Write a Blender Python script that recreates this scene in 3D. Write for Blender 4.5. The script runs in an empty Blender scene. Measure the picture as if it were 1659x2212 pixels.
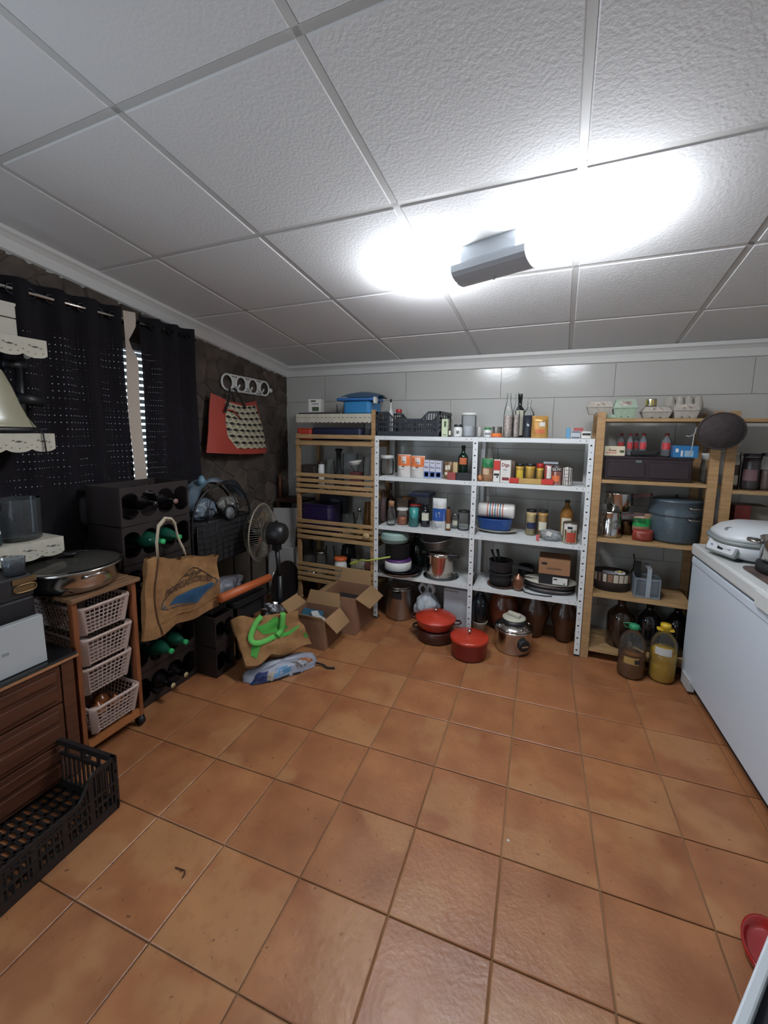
import bpy, bmesh, math, random
from mathutils import Vector, Matrix, noise

random.seed(7)
PI = math.pi
S = bpy.context.scene
COL = S.collection

# ------------------------------------------------------------------ camera
F_PX, CX, CY = 909.9, 826.3, 1047.9            # focal length and principal point for 1659 x 2212
CAM = Vector((2.502, -3.577, 1.564))
RIGHT = Vector((0.92489522, 0.38007612, 0.0105345))
UP = Vector((-0.05768985, 0.11289205, 0.99193108))
FWD = Vector((-0.37582006, 0.91804005, -0.12633986))
cd = bpy.data.cameras.new('camera')
cd.sensor_fit = 'HORIZONTAL'; cd.sensor_width = 36.0
cd.lens = F_PX / 1659 * 36.0
cd.shift_x = (829.5 - CX) / 1659
cd.shift_y = (CY - 1106) / 1659
cd.clip_start = 0.02
cam = bpy.data.objects.new('camera', cd); COL.objects.link(cam)
mw = Matrix.Identity(4)
for i in range(3):
    mw[i][0] = RIGHT[i]; mw[i][1] = UP[i]; mw[i][2] = -FWD[i]; mw[i][3] = CAM[i]
cam.matrix_world = mw
S.camera = cam

# ------------------------------------------------------------------ world, light, exposure
W = bpy.data.worlds.new('world'); S.world = W; W.use_nodes = True
bg = W.node_tree.nodes['Background']
bg.inputs['Color'].default_value = (0.78, 0.88, 1.0, 1); bg.inputs['Strength'].default_value = 2.2
S.view_settings.view_transform = 'Standard'
S.view_settings.look = 'None'
S.view_settings.gamma = 1.0
S.view_settings.use_curve_mapping = False
S.view_settings.exposure = 0.0
LAMP_STRENGTH = 118.0
def area_light(name, loc, direction, sx, sy, power, color):
    ld = bpy.data.lights.new(name, 'AREA'); ld.shape = 'RECTANGLE'; ld.size = sx; ld.size_y = sy
    ld.energy = power; ld.color = color
    o = bpy.data.objects.new(name, ld); COL.objects.link(o); o.location = loc
    o.rotation_euler = Vector(direction).to_track_quat('-Z', 'Y').to_euler()
    return o
# daylight that comes in through the open doorway behind the camera and the side window near it
area_light('doorway_daylight', (1.25, -4.62, 1.05), (0.05, 1, -0.05), 0.85, 2.0, 4.0, (0.86, 0.94, 1.0))
area_light('window_daylight', (0.03, -3.62, 1.45), (1, 0.30, -0.22), 0.8, 0.9, 15.0, (0.66, 0.84, 1.0))

# ------------------------------------------------------------------ rays through the photograph, met with a real plane
def ray(px, py):
    return RIGHT * ((px - CX) / F_PX) + UP * (-(py - CY) / F_PX) + FWD
def onx(px, py, X):
    d = ray(px, py); return CAM + d * ((X - CAM.x) / d.x)
def ony(px, py, Y):
    d = ray(px, py); return CAM + d * ((Y - CAM.y) / d.y)
def onz(px, py, z):
    d = ray(px, py); return CAM + d * ((z - CAM.z) / d.z)
CZ0, CSL = 2.3940, -0.14182
def ceil_z(Y): return CZ0 + CSL * (Y + 1.49)

# ------------------------------------------------------------------ materials
def srgb(c):
    if isinstance(c, str):
        c = tuple(int(c[i:i + 2], 16) / 255 for i in (0, 2, 4))
    return tuple((x / 12.92 if x <= 0.04045 else ((x + 0.055) / 1.055) ** 2.4) for x in c) + (1.0,)
MATS = {}
def mat(name, col='808080', rough=0.5, metal=0.0, var=0.0, scale=8.0, bump=0.0, bscale=60.0, spec=0.5, trans=0.0, emit=0.0, col2=None, stretch=None, coat=0.0, objvar=0.0):
    if name in MATS: return MATS[name]
    m = bpy.data.materials.new(name); m.use_nodes = True
    nt = m.node_tree; N = nt.nodes; L = nt.links
    p = N['Principled BSDF']
    p.inputs['Roughness'].default_value = rough; p.inputs['Metallic'].default_value = metal
    p.inputs['Specular IOR Level'].default_value = spec
    p.inputs['Coat Weight'].default_value = coat
    c = srgb(col); p.inputs['Base Color'].default_value = c
    tc = None
    if var or bump or col2:
        tc = N.new('ShaderNodeTexCoord'); mp = N.new('ShaderNodeMapping'); L.new(tc.outputs['Object'], mp.inputs['Vector'])
        if stretch: mp.inputs['Scale'].default_value = stretch
        if objvar:
            oi = N.new('ShaderNodeObjectInfo'); vm = N.new('ShaderNodeVectorMath'); vm.operation = 'SCALE'
            vm.inputs[0].default_value = (37.0, 91.0, 53.0); L.new(oi.outputs['Random'], vm.inputs['Scale'])
            L.new(vm.outputs[0], mp.inputs['Location'])
    if var or col2:
        n = N.new('ShaderNodeTexNoise'); n.inputs['Scale'].default_value = scale; n.inputs['Detail'].default_value = 5
        L.new(mp.outputs[0], n.inputs['Vector'])
        r = N.new('ShaderNodeValToRGB'); L.new(n.outputs['Fac'], r.inputs[0])
        e0, e1 = r.color_ramp.elements
        e0.position = 0.3; e1.position = 0.7
        c2 = srgb(col2) if col2 else tuple(min(1, x * (1 + var)) for x in c[:3]) + (1,)
        c1 = c if col2 else tuple(x * (1 - var) for x in c[:3]) + (1,)
        e0.color = c1; e1.color = c2
        out = r.outputs[0]
        if objvar:
            oi2 = N.new('ShaderNodeObjectInfo'); hs = N.new('ShaderNodeHueSaturation')
            mr = N.new('ShaderNodeMapRange'); mr.inputs['To Min'].default_value = 1 - objvar; mr.inputs['To Max'].default_value = 1 + objvar
            L.new(oi2.outputs['Random'], mr.inputs['Value']); L.new(mr.outputs[0], hs.inputs['Value']); L.new(out, hs.inputs['Color'])
            out = hs.outputs[0]
        L.new(out, p.inputs['Base Color'])
    if bump:
        n2 = N.new('ShaderNodeTexNoise'); n2.inputs['Scale'].default_value = bscale; n2.inputs['Detail'].default_value = 4
        L.new(mp.outputs[0], n2.inputs['Vector'])
        b = N.new('ShaderNodeBump'); b.inputs['Strength'].default_value = min(1.0, bump); b.inputs['Distance'].default_value = 0.004 * max(1, bump)
        L.new(n2.outputs['Fac'], b.inputs['Height']); L.new(b.outputs[0], p.inputs['Normal'])
    if emit:
        p.inputs['Emission Color'].default_value = c; p.inputs['Emission Strength'].default_value = emit
    MATS[name] = m
    return m
def glass(name, tint='e8eeee', opacity=0.12, rough=0.05):
    """thin clear wall: mostly lets light straight through, tinted, with a glossy skin"""
    if name in MATS: return MATS[name]
    m = bpy.data.materials.new(name); m.use_nodes = True
    nt = m.node_tree; N = nt.nodes; L = nt.links
    N.remove(N['Principled BSDF']); out = N['Material Output']
    t = N.new('ShaderNodeBsdfTransparent'); t.inputs[0].default_value = srgb(tint)
    g = N.new('ShaderNodeBsdfGlossy'); g.inputs['Roughness'].default_value = rough; g.inputs[0].default_value = (0.9, 0.9, 0.9, 1)
    d = N.new('ShaderNodeBsdfDiffuse'); d.inputs[0].default_value = srgb(tint)
    lw = N.new('ShaderNodeLayerWeight'); lw.inputs['Blend'].default_value = 0.2
    mx = N.new('ShaderNodeMixShader'); mx.inputs[0].default_value = opacity
    L.new(t.outputs[0], mx.inputs[1]); L.new(d.outputs[0], mx.inputs[2])
    mx2 = N.new('ShaderNodeMixShader'); L.new(lw.outputs['Fresnel'], mx2.inputs[0])
    L.new(mx.outputs[0], mx2.inputs[1]); L.new(g.outputs[0], mx2.inputs[2]); L.new(mx2.outputs[0], out.inputs[0])
    MATS[name] = m
    return m
def tiles_mat():
    m = mat('terracotta_tile', '9b6842', rough=0.36, col2='7f4e30', scale=5.5, bump=0.35, bscale=55, objvar=0.05, spec=0.45)
    nt = m.node_tree; N = nt.nodes; L = nt.links
    p = N['Principled BSDF']; src = p.inputs['Base Color'].links[0].from_socket
    mp = [n for n in N if n.type == 'MAPPING'][0]
    def spots(scale, pos, col, fac):
        nonlocal src
        n = N.new('ShaderNodeTexNoise'); n.inputs['Scale'].default_value = scale; n.inputs['Detail'].default_value = 3
        L.new(mp.outputs[0], n.inputs['Vector'])
        r = N.new('ShaderNodeValToRGB'); r.color_ramp.elements[0].position = pos; r.color_ramp.elements[1].position = pos + 0.06
        r.color_ramp.elements[0].color = (0, 0, 0, 1); r.color_ramp.elements[1].color = (fac, fac, fac, 1)
        L.new(n.outputs['Fac'], r.inputs[0])
        x = N.new('ShaderNodeMixRGB'); x.inputs[2].default_value = srgb(col)
        L.new(r.outputs[0], x.inputs[0]); L.new(src, x.inputs[1]); L.new(x.outputs[0], p.inputs['Base Color']); src = x.outputs[0]
    spots(2.6, 0.55, 'a2774f', 0.5)
    spots(22.0, 0.56, '8c5c3a', 0.35)
    spots(48.0, 0.69, '4a2614', 0.8)
    rn = N.new('ShaderNodeTexNoise'); rn.inputs['Scale'].default_value = 7; L.new(mp.outputs[0], rn.inputs['Vector'])
    mr = N.new('ShaderNodeMapRange'); mr.inputs['To Min'].default_value = 0.28; mr.inputs['To Max'].default_value = 0.5
    L.new(rn.outputs['Fac'], mr.inputs['Value']); L.new(mr.outputs[0], p.inputs['Roughness'])
    return m

# ------------------------------------------------------------------ mesh builder
class B:
    def __init__(s): s.v = []; s.f = []; s.sm = []
    def add(s, vs, fs, smooth=False):
        o = len(s.v); s.v += [tuple(v) for v in vs]
        for f in fs: s.f.append([i + o for i in f]); s.sm.append(smooth)
        return s
    def box(s, c, d, rot=None):
        hx, hy, hz = d[0] / 2, d[1] / 2, d[2] / 2
        vs = [Vector((x, y, z)) for x in (-hx, hx) for y in (-hy, hy) for z in (-hz, hz)]
        if rot is not None: vs = [rot @ v for v in vs]
        vs = [v + Vector(c) for v in vs]
        return s.add(vs, [(0, 1, 3, 2), (4, 6, 7, 5), (0, 4, 5, 1), (2, 3, 7, 6), (0, 2, 6, 4), (1, 5, 7, 3)])
    def box2(s, a, b):
        return s.box([(a[i] + b[i]) / 2 for i in range(3)], [abs(b[i] - a[i]) for i in range(3)])
    def beam(s, p0, p1, w, t, up=(0, 0, 1)):
        p0, p1 = Vector(p0), Vector(p1); d = p1 - p0; l = d.length; z = d.normalized(); u = Vector(up)
        if abs(z.dot(u)) > 0.99: u = Vector((1, 0, 0))
        x = u.cross(z).normalized(); y = z.cross(x)
        return s.box((p0 + p1) / 2, (w, t, l), Matrix((x, y, z)).transposed())
    def lathe(s, prof, c=(0, 0, 0), seg=20, rot=None, sx=1.0, sy=1.0, smooth=True, a0=0.0, a1=2 * PI):
        full = abs(a1 - a0 - 2 * PI) < 1e-6; n = seg if full else seg + 1
        vs = []; fs = []
        for (r, z) in prof:
            for i in range(n):
                a = a0 + (a1 - a0) * i / seg
                vs.append(Vector((r * math.cos(a) * sx, r * math.sin(a) * sy, z)))
        for j in range(len(prof) - 1):
            for i in range(seg):
                k = (i + 1) % n
                fs.append((j * n + i, j * n + k, (j + 1) * n + k, (j + 1) * n + i))
        if rot is not None: vs = [rot @ v for v in vs]
        vs = [v + Vector(c) for v in vs]
        if full:
            if prof[0][0] > 1e-5: fs.append(tuple(range(n - 1, -1, -1)))
            if prof[-1][0] > 1e-5: fs.append(tuple((len(prof) - 1) * n + i for i in range(n)))
        return s.add(vs, fs, smooth)
    def shell(s, prof, **k):
        """open lathe (no end caps)"""
        nf = len(s.f); s.lathe(prof, **k)
        while s.f and len(s.f[-1]) > 4: s.f.pop(); s.sm.pop()
        return s
    def cyl(s, p0, p1, r0, r1=None, seg=12, smooth=True):
        r1 = r0 if r1 is None else r1; p0, p1 = Vector(p0), Vector(p1); d = p1 - p0
        q = d.to_track_quat('Z', 'Y').to_matrix()
        return s.lathe([(r0, 0), (r1, d.length)], p0, seg, q, smooth=smooth)
    def tube(s, pts, r, seg=8, closed=False, flat=1.0):
        P = [Vector(p) for p in pts]; n = len(P); vs = []; fs = []
        prev = None
        for i, p in enumerate(P):
            if closed: t = P[(i + 1) % n] - P[i - 1]
            else: t = P[min(i + 1, n - 1)] - P[max(i - 1, 0)]
            t.normalize()
            if prev is None:
                u = Vector((0, 0, 1)) if abs(t.z) < 0.9 else Vector((1, 0, 0))
                x = u.cross(t).normalized()
            else:
                x = (prev - t * prev.dot(t)).normalized()
            prev = x; y = t.cross(x)
            rr = r[i] if isinstance(r, (list, tuple)) else r
            for k in range(seg):
                a = 2 * PI * k / seg
                vs.append(p + x * (rr * math.cos(a)) + y * (rr * flat * math.sin(a)))
        m = n if closed else n - 1
        for i in range(m):
            for k in range(seg):
                a, b = i * seg, ((i + 1) % n) * seg; k2 = (k + 1) % seg
                fs.append((a + k, a + k2, b + k2, b + k))
        if not closed:
            fs.append(tuple(range(seg - 1, -1, -1))); fs.append(tuple((n - 1) * seg + k for k in range(seg)))
        return s.add(vs, fs, True)
    def surf(s, fn, nu, nv, smooth=True, wrap=False):
        vs = [fn(i / nu, j / nv) for j in range(nv + 1) for i in range(nu + 1)]
        fs = [(j * (nu + 1) + i, j * (nu + 1) + i + 1, (j + 1) * (nu + 1) + i + 1, (j + 1) * (nu + 1) + i) for j in range(nv) for i in range(nu)]
        return s.add(vs, fs, smooth)
    def prism(s, poly, h0, h1, fn=None):
        n = len(poly); fn = fn or (lambda x, y, z: Vector((x, y, z)))
        vs = [fn(x, y, h0) for x, y in poly] + [fn(x, y, h1) for x, y in poly]
        fs = [tuple(range(n - 1, -1, -1)), tuple(range(n, 2 * n))] + [(i, (i + 1) % n, n + (i + 1) % n, n + i) for i in range(n)]
        return s.add(vs, fs)
    def rbox(s, c, d, r=0.01, seg=3, rot=None):
        """box with rounded vertical corners and soft top/bottom edges"""
        hx, hy = d[0] / 2, d[1] / 2; r = min(r, hx * .98, hy * .98)
        def ring(k):
            out = []
            for cx, cy, a0 in ((hx - r, hy - r, 0), (-hx + r, hy - r, PI / 2), (-hx + r, -hy + r, PI), (hx - r, -hy + r, 1.5 * PI)):
                for i in range(seg + 1):
                    a = a0 + PI / 2 * i / seg; out.append((cx + (r - k) * math.cos(a), cy + (r - k) * math.sin(a)))
            return out
        e = min(r * .35, d[2] * .2); hz = d[2] / 2
        lv = [(-hz, e), (-hz + e, 0), (hz - e, 0), (hz, e)]; vs = []; n = 4 * (seg + 1)
        for z, k in lv: vs += [Vector((x, y, z)) for x, y in ring(k)]
        fs = [(j * n + i, j * n + (i + 1) % n, (j + 1) * n + (i + 1) % n, (j + 1) * n + i) for j in range(3) for i in range(n)]
        fs += [tuple(range(n - 1, -1, -1)), tuple(3 * n + i for i in range(n))]
        if rot is not None: vs = [rot @ v for v in vs]
        return s.add([v + Vector(c) for v in vs], fs, False)
    def mesh(s, name, m):
        me = bpy.data.meshes.new(name); me.from_pydata(s.v, [], s.f); me.polygons.foreach_set('use_smooth', s.sm)
        me.materials.append(m); me.update(); return me
    def obj(s, name, m, parent=None, bevel=0.0, loc=None, rot=None, solid=0.0, sub=0):
        o = bpy.data.objects.new(name, s.mesh(name, m)); COL.objects.link(o)
        if parent is not None: o.parent = parent
        if loc is not None: o.location = loc
        if rot is not None: o.rotation_euler = rot
        if solid: d = o.modifiers.new('solid', 'SOLIDIFY'); d.thickness = solid; d.offset = 0
        if sub: d = o.modifiers.new('sub', 'SUBSURF'); d.levels = sub; d.render_levels = sub
        if bevel: d = o.modifiers.new('bevel', 'BEVEL'); d.width = bevel; d.segments = 2; d.limit_method = 'ANGLE'; d.angle_limit = 0.7
        return o

USED_LABELS = {}
def tag(o, label, cat, group=None):
    o['label'] = label; o['category'] = cat
    if group: o['group'] = group
    return o
def thing(name, label, cat, loc=(0, 0, 0), rz=0.0, group=None):
    o = bpy.data.objects.new(name, None); COL.objects.link(o); o.empty_display_size = 0.05
    o.location = loc; o.rotation_euler = (0, 0, rz)
    return tag(o, label, cat, group)
def structure(o, kind='structure'):
    o['kind'] = kind; return o
def dup(root, label=None, loc=None, rz=None, group=None):
    r = root.copy(); COL.objects.link(r)
    if loc is not None: r.location = loc
    if rz is not None: r.rotation_euler = (0, 0, rz)
    if label: r['label'] = label
    if group: r['group'] = group
    for ch in list(root.children):
        c = ch.copy(); COL.objects.link(c); c.parent = r
        for g in list(ch.children):
            d = g.copy(); COL.objects.link(d); d.parent = c
    return r

def text2d(txt, size, bold=False):
    """flat lettering as (verts, faces), centred on the origin, in the xy plane"""
    cu = bpy.data.curves.new('lettering', 'FONT'); cu.body = txt; cu.size = size; cu.align_x = 'CENTER'; cu.align_y = 'CENTER'
    cu.resolution_u = 2
    if bold: cu.offset = size * 0.018
    ob = bpy.data.objects.new('lettering', cu); COL.objects.link(ob)
    dg = bpy.context.evaluated_depsgraph_get(); me = bpy.data.meshes.new_from_object(ob.evaluated_get(dg))
    vs = [tuple(v.co) for v in me.vertices]; fs = [tuple(p.vertices) for p in me.polygons]
    bpy.data.objects.remove(ob); bpy.data.curves.remove(cu); bpy.data.meshes.remove(me)
    return vs, fs
def clip(poly, a, b, c):
    """keep the part of a polygon where a*x + b*y <= c"""
    out = []; n = len(poly)
    for i in range(n):
        p, q = poly[i], poly[(i + 1) % n]; dp, dq = a * p[0] + b * p[1] - c, a * q[0] + b * q[1] - c
        if dp <= 0: out.append(p)
        if (dp < 0 < dq) or (dq < 0 < dp):
            t = dp / (dp - dq); out.append((p[0] + (q[0] - p[0]) * t, p[1] + (q[1] - p[1]) * t))
    return out
def cliprect(poly, x0, x1, y0, y1):
    for a, b, c in ((-1, 0, -x0), (1, 0, x1), (0, -1, -y0), (0, 1, y1)):
        if poly: poly = clip(poly, a, b, c)
    return poly
def shrink(poly, k):
    """move every edge of a convex polygon inwards by k"""
    n = len(poly); out = [tuple(p) for p in poly]
    A = sum(poly[i][0] * poly[(i + 1) % n][1] - poly[(i + 1) % n][0] * poly[i][1] for i in range(n))
    sgn = 1 if A > 0 else -1
    for i in range(n):
        p, q = poly[i], poly[(i + 1) % n]; dx, dy = q[0] - p[0], q[1] - p[1]; l = math.hypot(dx, dy)
        if l < 1e-6: continue
        nx, ny = dy / l * sgn, -dx / l * sgn
        out = clip(out, nx, ny, nx * p[0] + ny * p[1] - k)
        if len(out) < 3: return []
    return out
def rand_gray(c, k):
    return c

# ------------------------------------------------------------------ common materials
white_metal = mat('white_enamel_metal', 'cfd2d2', rough=0.45)
hole_dark = mat('dark_hole', '1c1c1e', rough=0.9)
pine = mat('pine_wood', 'a6855c', rough=0.6, col2='8c6a44', scale=4.0, stretch=(2, 2, 18), bump=0.1, bscale=30)
pineh = mat('pine_wood_lengthwise', 'aa8a62', rough=0.6, col2='8e7046', scale=4.0, stretch=(2, 16, 16), bump=0.1, bscale=30)
orangewood = mat('orange_stained_wood', '8a5230', rough=0.45, col2='6d3d22', scale=4.0, stretch=(9, 9, 2))
blackp = mat('black_plastic', '17171a', rough=0.42)
blackmatt = mat('matt_black', '141315', rough=0.75)
darkbrownp = mat('dark_brown_plastic', '231a19', rough=0.5)
steel = mat('polished_steel', 'c4c2be', rough=0.16, metal=1.0)
satin = mat('satin_steel', 'a8a29c', rough=0.34, metal=1.0)
chrome = mat('chrome_trim', 'd8d4cc', rough=0.12, metal=1.0)
whitep = mat('white_plastic', 'd4d4d0', rough=0.4)
paper = mat('white_paper', 'cdcdc8', rough=0.7)
clear = glass('clear_glass', 'fafcfb', 0.03)
clearp = glass('clear_plastic', 'e6eaec', 0.14, 0.12)
ink = mat('dark_ink', '232022', rough=0.8)

# ================================================================== the room
RX, RY = 4.22, -4.60         # right wall and rear wall; left wall is x = 0, back wall y = 0
plaster = mat('plaster', 'b9b7b2', rough=0.8, var=0.05, scale=2)
grout = mat('floor_grout', '8f7052', rough=0.9, col2='6a4a30', scale=3.0)
cornice_m = mat('cornice_paint', 'c8c6c2', rough=0.6)
wt_m = mat('wall_tile_glaze', 'b3b1ab', rough=0.2, var=0.035, scale=1.6, bump=0.25, bscale=16, objvar=0.02)
panel_m = mat('ceiling_panel_stipple', 'd2d2d2', rough=0.85, bump=0.32, bscale=85)
bar_m = mat('ceiling_bar_paint', 'c2c2c0', rough=0.5)

floor = structure(B().box2((-0.1, RY - 0.1, -0.1), (RX + 0.1, 0.1, -0.006)).obj('floor', grout))
TM = tiles_mat(); T = 0.33; a_t = 0.035
tcache = {}
for i in range(-8, 12):
    for j in range(-11, 8):
        def w(u, v):
            x, y = u * T, v * T
            return (1.73 + x * math.cos(a_t) - y * math.sin(a_t), -1.82 + x * math.sin(a_t) + y * math.cos(a_t))
        poly = cliprect([w(i, j), w(i + 1, j), w(i + 1, j + 1), w(i, j + 1)], 0, RX, RY, 0)
        if len(poly) < 3: continue
        c = w(i + .5, j + .5)
        whole = len(poly) == 4 and all(min(math.hypot(p[0] - q[0], p[1] - q[1]) for q in (w(i, j), w(i + 1, j), w(i + 1, j + 1), w(i, j + 1))) < 1e-4 for p in poly)
        if whole and 'full' in tcache:
            o = bpy.data.objects.new('floor_tile', tcache['full']); COL.objects.link(o)
        else:
            p2 = shrink([(x - c[0], y - c[1]) for x, y in poly], 0.0025); p3 = shrink(p2, 0.003) if p2 else []
            if len(p3) < 3 or len(p3) != len(p2): continue
            b = B(); n = len(p2)
            vs = [(x, y, -0.007) for x, y in p2] + [(x, y, -0.0018) for x, y in p2] + [(x, y, 0.0) for x, y in p3]
            fs = [(k, (k + 1) % n, n + (k + 1) % n, n + k) for k in range(n)] + [(n + k, n + (k + 1) % n, 2 * n + (k + 1) % n, 2 * n + k) for k in range(n)] + [tuple(2 * n + k for k in range(n))]
            b.add(vs, fs); me = b.mesh('floor_tile', TM)
            if whole: tcache['full'] = me
            o = bpy.data.objects.new('floor_tile', me); COL.objects.link(o)
        o.parent = floor; o.location = (c[0], c[1], random.uniform(-0.0006, 0))

# ceiling: sloping down to the back wall, hung panels in a painted grid
sl = math.atan(CSL)
def cpt(x, y, d=0.0):       # d: distance below the grid plane
    return Vector((x, y, ceil_z(y) - d))
b = B()
b.add([cpt(-.1, .1, -.06), cpt(RX + .1, .1, -.06), cpt(RX + .1, RY - .1, -.06), cpt(-.1, RY - .1, -.06), cpt(-.1, .1, -.16), cpt(RX + .1, .1, -.16), cpt(RX + .1, RY - .1, -.16), cpt(-.1, RY - .1, -.16)],
      [(0, 3, 2, 1), (4, 5, 6, 7), (0, 1, 5, 4), (1, 2, 6, 5), (2, 3, 7, 6), (3, 0, 4, 7)])
ceiling = structure(b.obj('ceiling', plaster))
GO = (0.514, -2.550); GS = (0.6684, 0.6663); ga = -0.0162
def cw(u, v):
    x, y = u * GS[0], v * GS[1]
    return (GO[0] + x * math.cos(ga) - y * math.sin(ga), GO[1] + x * math.sin(ga) + y * math.cos(ga))
for i in range(-2, 7):
    for j in range(-4, 6):
        poly = cliprect([cw(i, j), cw(i + 1, j), cw(i + 1, j + 1), cw(i, j + 1)], 0, RX, RY, 0)
        if len(poly) < 3: continue
        cx, cy = cw(i + .5, j + .5)
        p2 = shrink([(x - cx, y - cy) for x, y in poly], 0.011)
        if len(p2) < 3: continue
        p3 = shrink(p2, 0.006)
        if len(p3) != len(p2): p3 = p2
        n = len(p2); k0 = ceil_z(cy)
        def q(p, d): return (p[0], p[1], ceil_z(cy + p[1]) - k0 - d)
        b = B().add([q(p, -.02) for p in p2] + [q(p, -.001) for p in p2] + [q(p, .005) for p in p3],
                    [(k, n + k, n + (k + 1) % n, (k + 1) % n) for k in range(n)] + [(n + k, 2 * n + k, 2 * n + (k + 1) % n, n + (k + 1) % n) for k in range(n)] + [tuple(2 * n + k for k in range(n - 1, -1, -1))])
        o = b.obj('ceiling_panel', panel_m, ceiling, loc=(cx, cy, k0))
def cbar(p, q):
    (x0, y0), (x1, y1) = p, q
    return B().beam(cpt(x0, y0, -.002), cpt(x1, y1, -.002), 0.024, 0.008, up=(0, -math.sin(sl), math.cos(sl))).obj('ceiling_bar', bar_m, ceiling)
for i in range(-1, 7):
    a, c = cw(i, -3.2), cw(i, 4)
    if 0.05 < a[0] < RX - .05: cbar((a[0], max(a[1], RY)), (a[0] + (c[0] - a[0]) * (0 - a[1]) / (c[1] - a[1]), -0.01))
for j in range(-3, 4):
    a, c = cw(-.77, j), cw(5.54, j)
    if RY < a[1] < -0.05: cbar((0.0, a[1]), (RX, c[1]))

# walls -------------------------------------------------------------------
WY0, WY1, WZ0, WZ1 = -2.40, -1.28, 1.16, 2.12       # window in the left wall
DY0, DY1 = -4.1, -3.25                              # side window near the camera (outside the frame)
HZ = 2.9
b = B()
for y0, y1, z0, z1 in ((RY, DY0, -.05, HZ), (DY0, DY1, -.05, 0.95), (DY0, DY1, 2.0, HZ), (DY1, WY0, -.05, HZ), (WY0, WY1, -.05, WZ0), (WY0, WY1, WZ1, HZ), (WY1, 0.1, -.05, HZ)):
    b.box2((-0.16, y0, z0), (0.0, y1, min(z1, ceil_z(y0) + .12)))
wall_left = structure(b.obj('wall_left', mat('stone_wall_mortar', '4f463d', rough=0.95, var=0.15, scale=10)))
stone_m = mat('wall_stone', '564b42', rough=0.85, col2='372f2a', scale=9.0, bump=1.0, bscale=24, objvar=0.34)
# irregular stone facing: one object per stone
pts = []
rs = random.Random(3)
ny, nz = 18, 13
for r in range(nz):
    for c in range(ny):
        pts.append((-2.75 + (c + .5 + .5 * (r % 2) + rs.uniform(-.36, .36)) * 0.158, 0.62 + (r + .5 + rs.uniform(-.36, .36)) * 0.147))
for k, (y, z) in enumerate(pts):
    poly = [(y - .3, z - .3), (y + .3, z - .3), (y + .3, z + .3), (y - .3, z + .3)]
    for l, (y2, z2) in enumerate(pts):
        if l != k and abs(y2 - y) < .55 and abs(z2 - z) < .55:
            a, c = y2 - y, z2 - z
            poly = clip(poly, a, c, a * (y + y2) / 2 + c * (z + z2) / 2)
            if not poly: break
    if not poly: continue
    poly = cliprect(poly, -2.75, -0.004, 0.60, 2.46)
    if len(poly) < 3: continue
    if WY0 - .02 < y < WY1 + .02 and WZ0 - .02 < z < WZ1 + .02: continue
    if y > WY1: poly = cliprect(poly, WY1 + .01, 0, .6, 2.46) if WZ0 < z < WZ1 else poly
    poly = shrink(poly, 0.004)
    if len(poly) < 3: continue
    p3 = shrink(poly, 0.008)
    if len(p3) != len(poly): p3 = [(y + (p[0] - y) * .85, z + (p[1] - z) * .85) for p in poly]
    n = len(poly); h = rs.uniform(.006, .013)
    o = B().add([(0, p[0] - y, p[1] - z) for p in poly] + [(h, p[0] - y, p[1] - z) for p in p3],
                [(i, (i + 1) % n, n + (i + 1) % n, n + i) for i in range(n)] + [tuple(n + i for i in range(n))]).obj('stone', stone_m, wall_left, loc=(0, y, z))

wall_back = structure(B().box2((-.16, 0, -.05), (RX + .16, .14, 2.35)).obj('wall_back', mat('tile_joint', '8f8c86', rough=0.9)))
tw, tht = 0.8105, 0.40; tm = {}
for r in range(-1, 6):
    z0 = 1.838 - (5 - r - 1) * tht if False else 1.838 + (r - 4) * tht - tht
    for c in range(-1, 6):
        x0 = 2.062 - 2 * tw + (c - 1) * tw + (tw / 2 if r % 2 == 0 else 0) - 0.0 * tw
        poly = cliprect([(x0, z0), (x0 + tw, z0), (x0 + tw, z0 + tht), (x0, z0 + tht)], 0.0, RX, 0.0, 2.25)
        if len(poly) < 3: continue
        poly = shrink(poly, .0015)
        if len(poly) < 3: continue
        xs = [p[0] for p in poly]; zs = [p[1] for p in poly]; d = (max(xs) - min(xs), max(zs) - min(zs))
        key = (round(d[0], 3), round(d[1], 3))
        if key not in tm:
            tm[key] = B().box((0, -.004, 0), (d[0], .008, d[1])).mesh('wall_tile', wt_m)
        o = bpy.data.objects.new('wall_tile', tm[key]); COL.objects.link(o); o.parent = wall_back
        o.location = ((min(xs) + max(xs)) / 2, 0, (min(zs) + max(zs)) / 2)
structure(B().box2((RX, RY - .1, -.05), (RX + .12, .1, HZ)).obj('wall_right', plaster))
b = B(); b.box2((-.16, RY - .12, -.05), (0.8, RY, HZ)); b.box2((1.7, RY - .12, -.05), (RX + .12, RY, HZ)); b.box2((0.8, RY - .12, 2.1), (1.7, RY, HZ))
structure(b.obj('wall_rear', plaster))

# cornices: a stepped cove where wall and ceiling meet
prof = [(0, 0.012), (.058, .012), (.058, -.012), (.046, -.02), (.030, -.038), (.024, -.062), (.022, -.088), (.008, -.094), (0, -.10)]
def cornice(name, p, q, inward):
    b = B(); n = len(prof); vs = []
    for P in (p, q):
        for a, z in prof: vs.append((P[0] + inward[0] * a, P[1] + inward[1] * a, ceil_z(P[1] + inward[1] * a * .0) + z - .012))
    b.add(vs, [(i, i + 1, n + i + 1, n + i) for i in range(n - 1)])
    return structure(b.obj(name, cornice_m))
cornice('trim_1', (0, RY), (0, 0), (1, 0))
cornice('trim_2', (0, 0), (RX, 0), (0, -1))
cornice('trim_3', (RX, 0), (RX, RY), (-1, 0))

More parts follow.
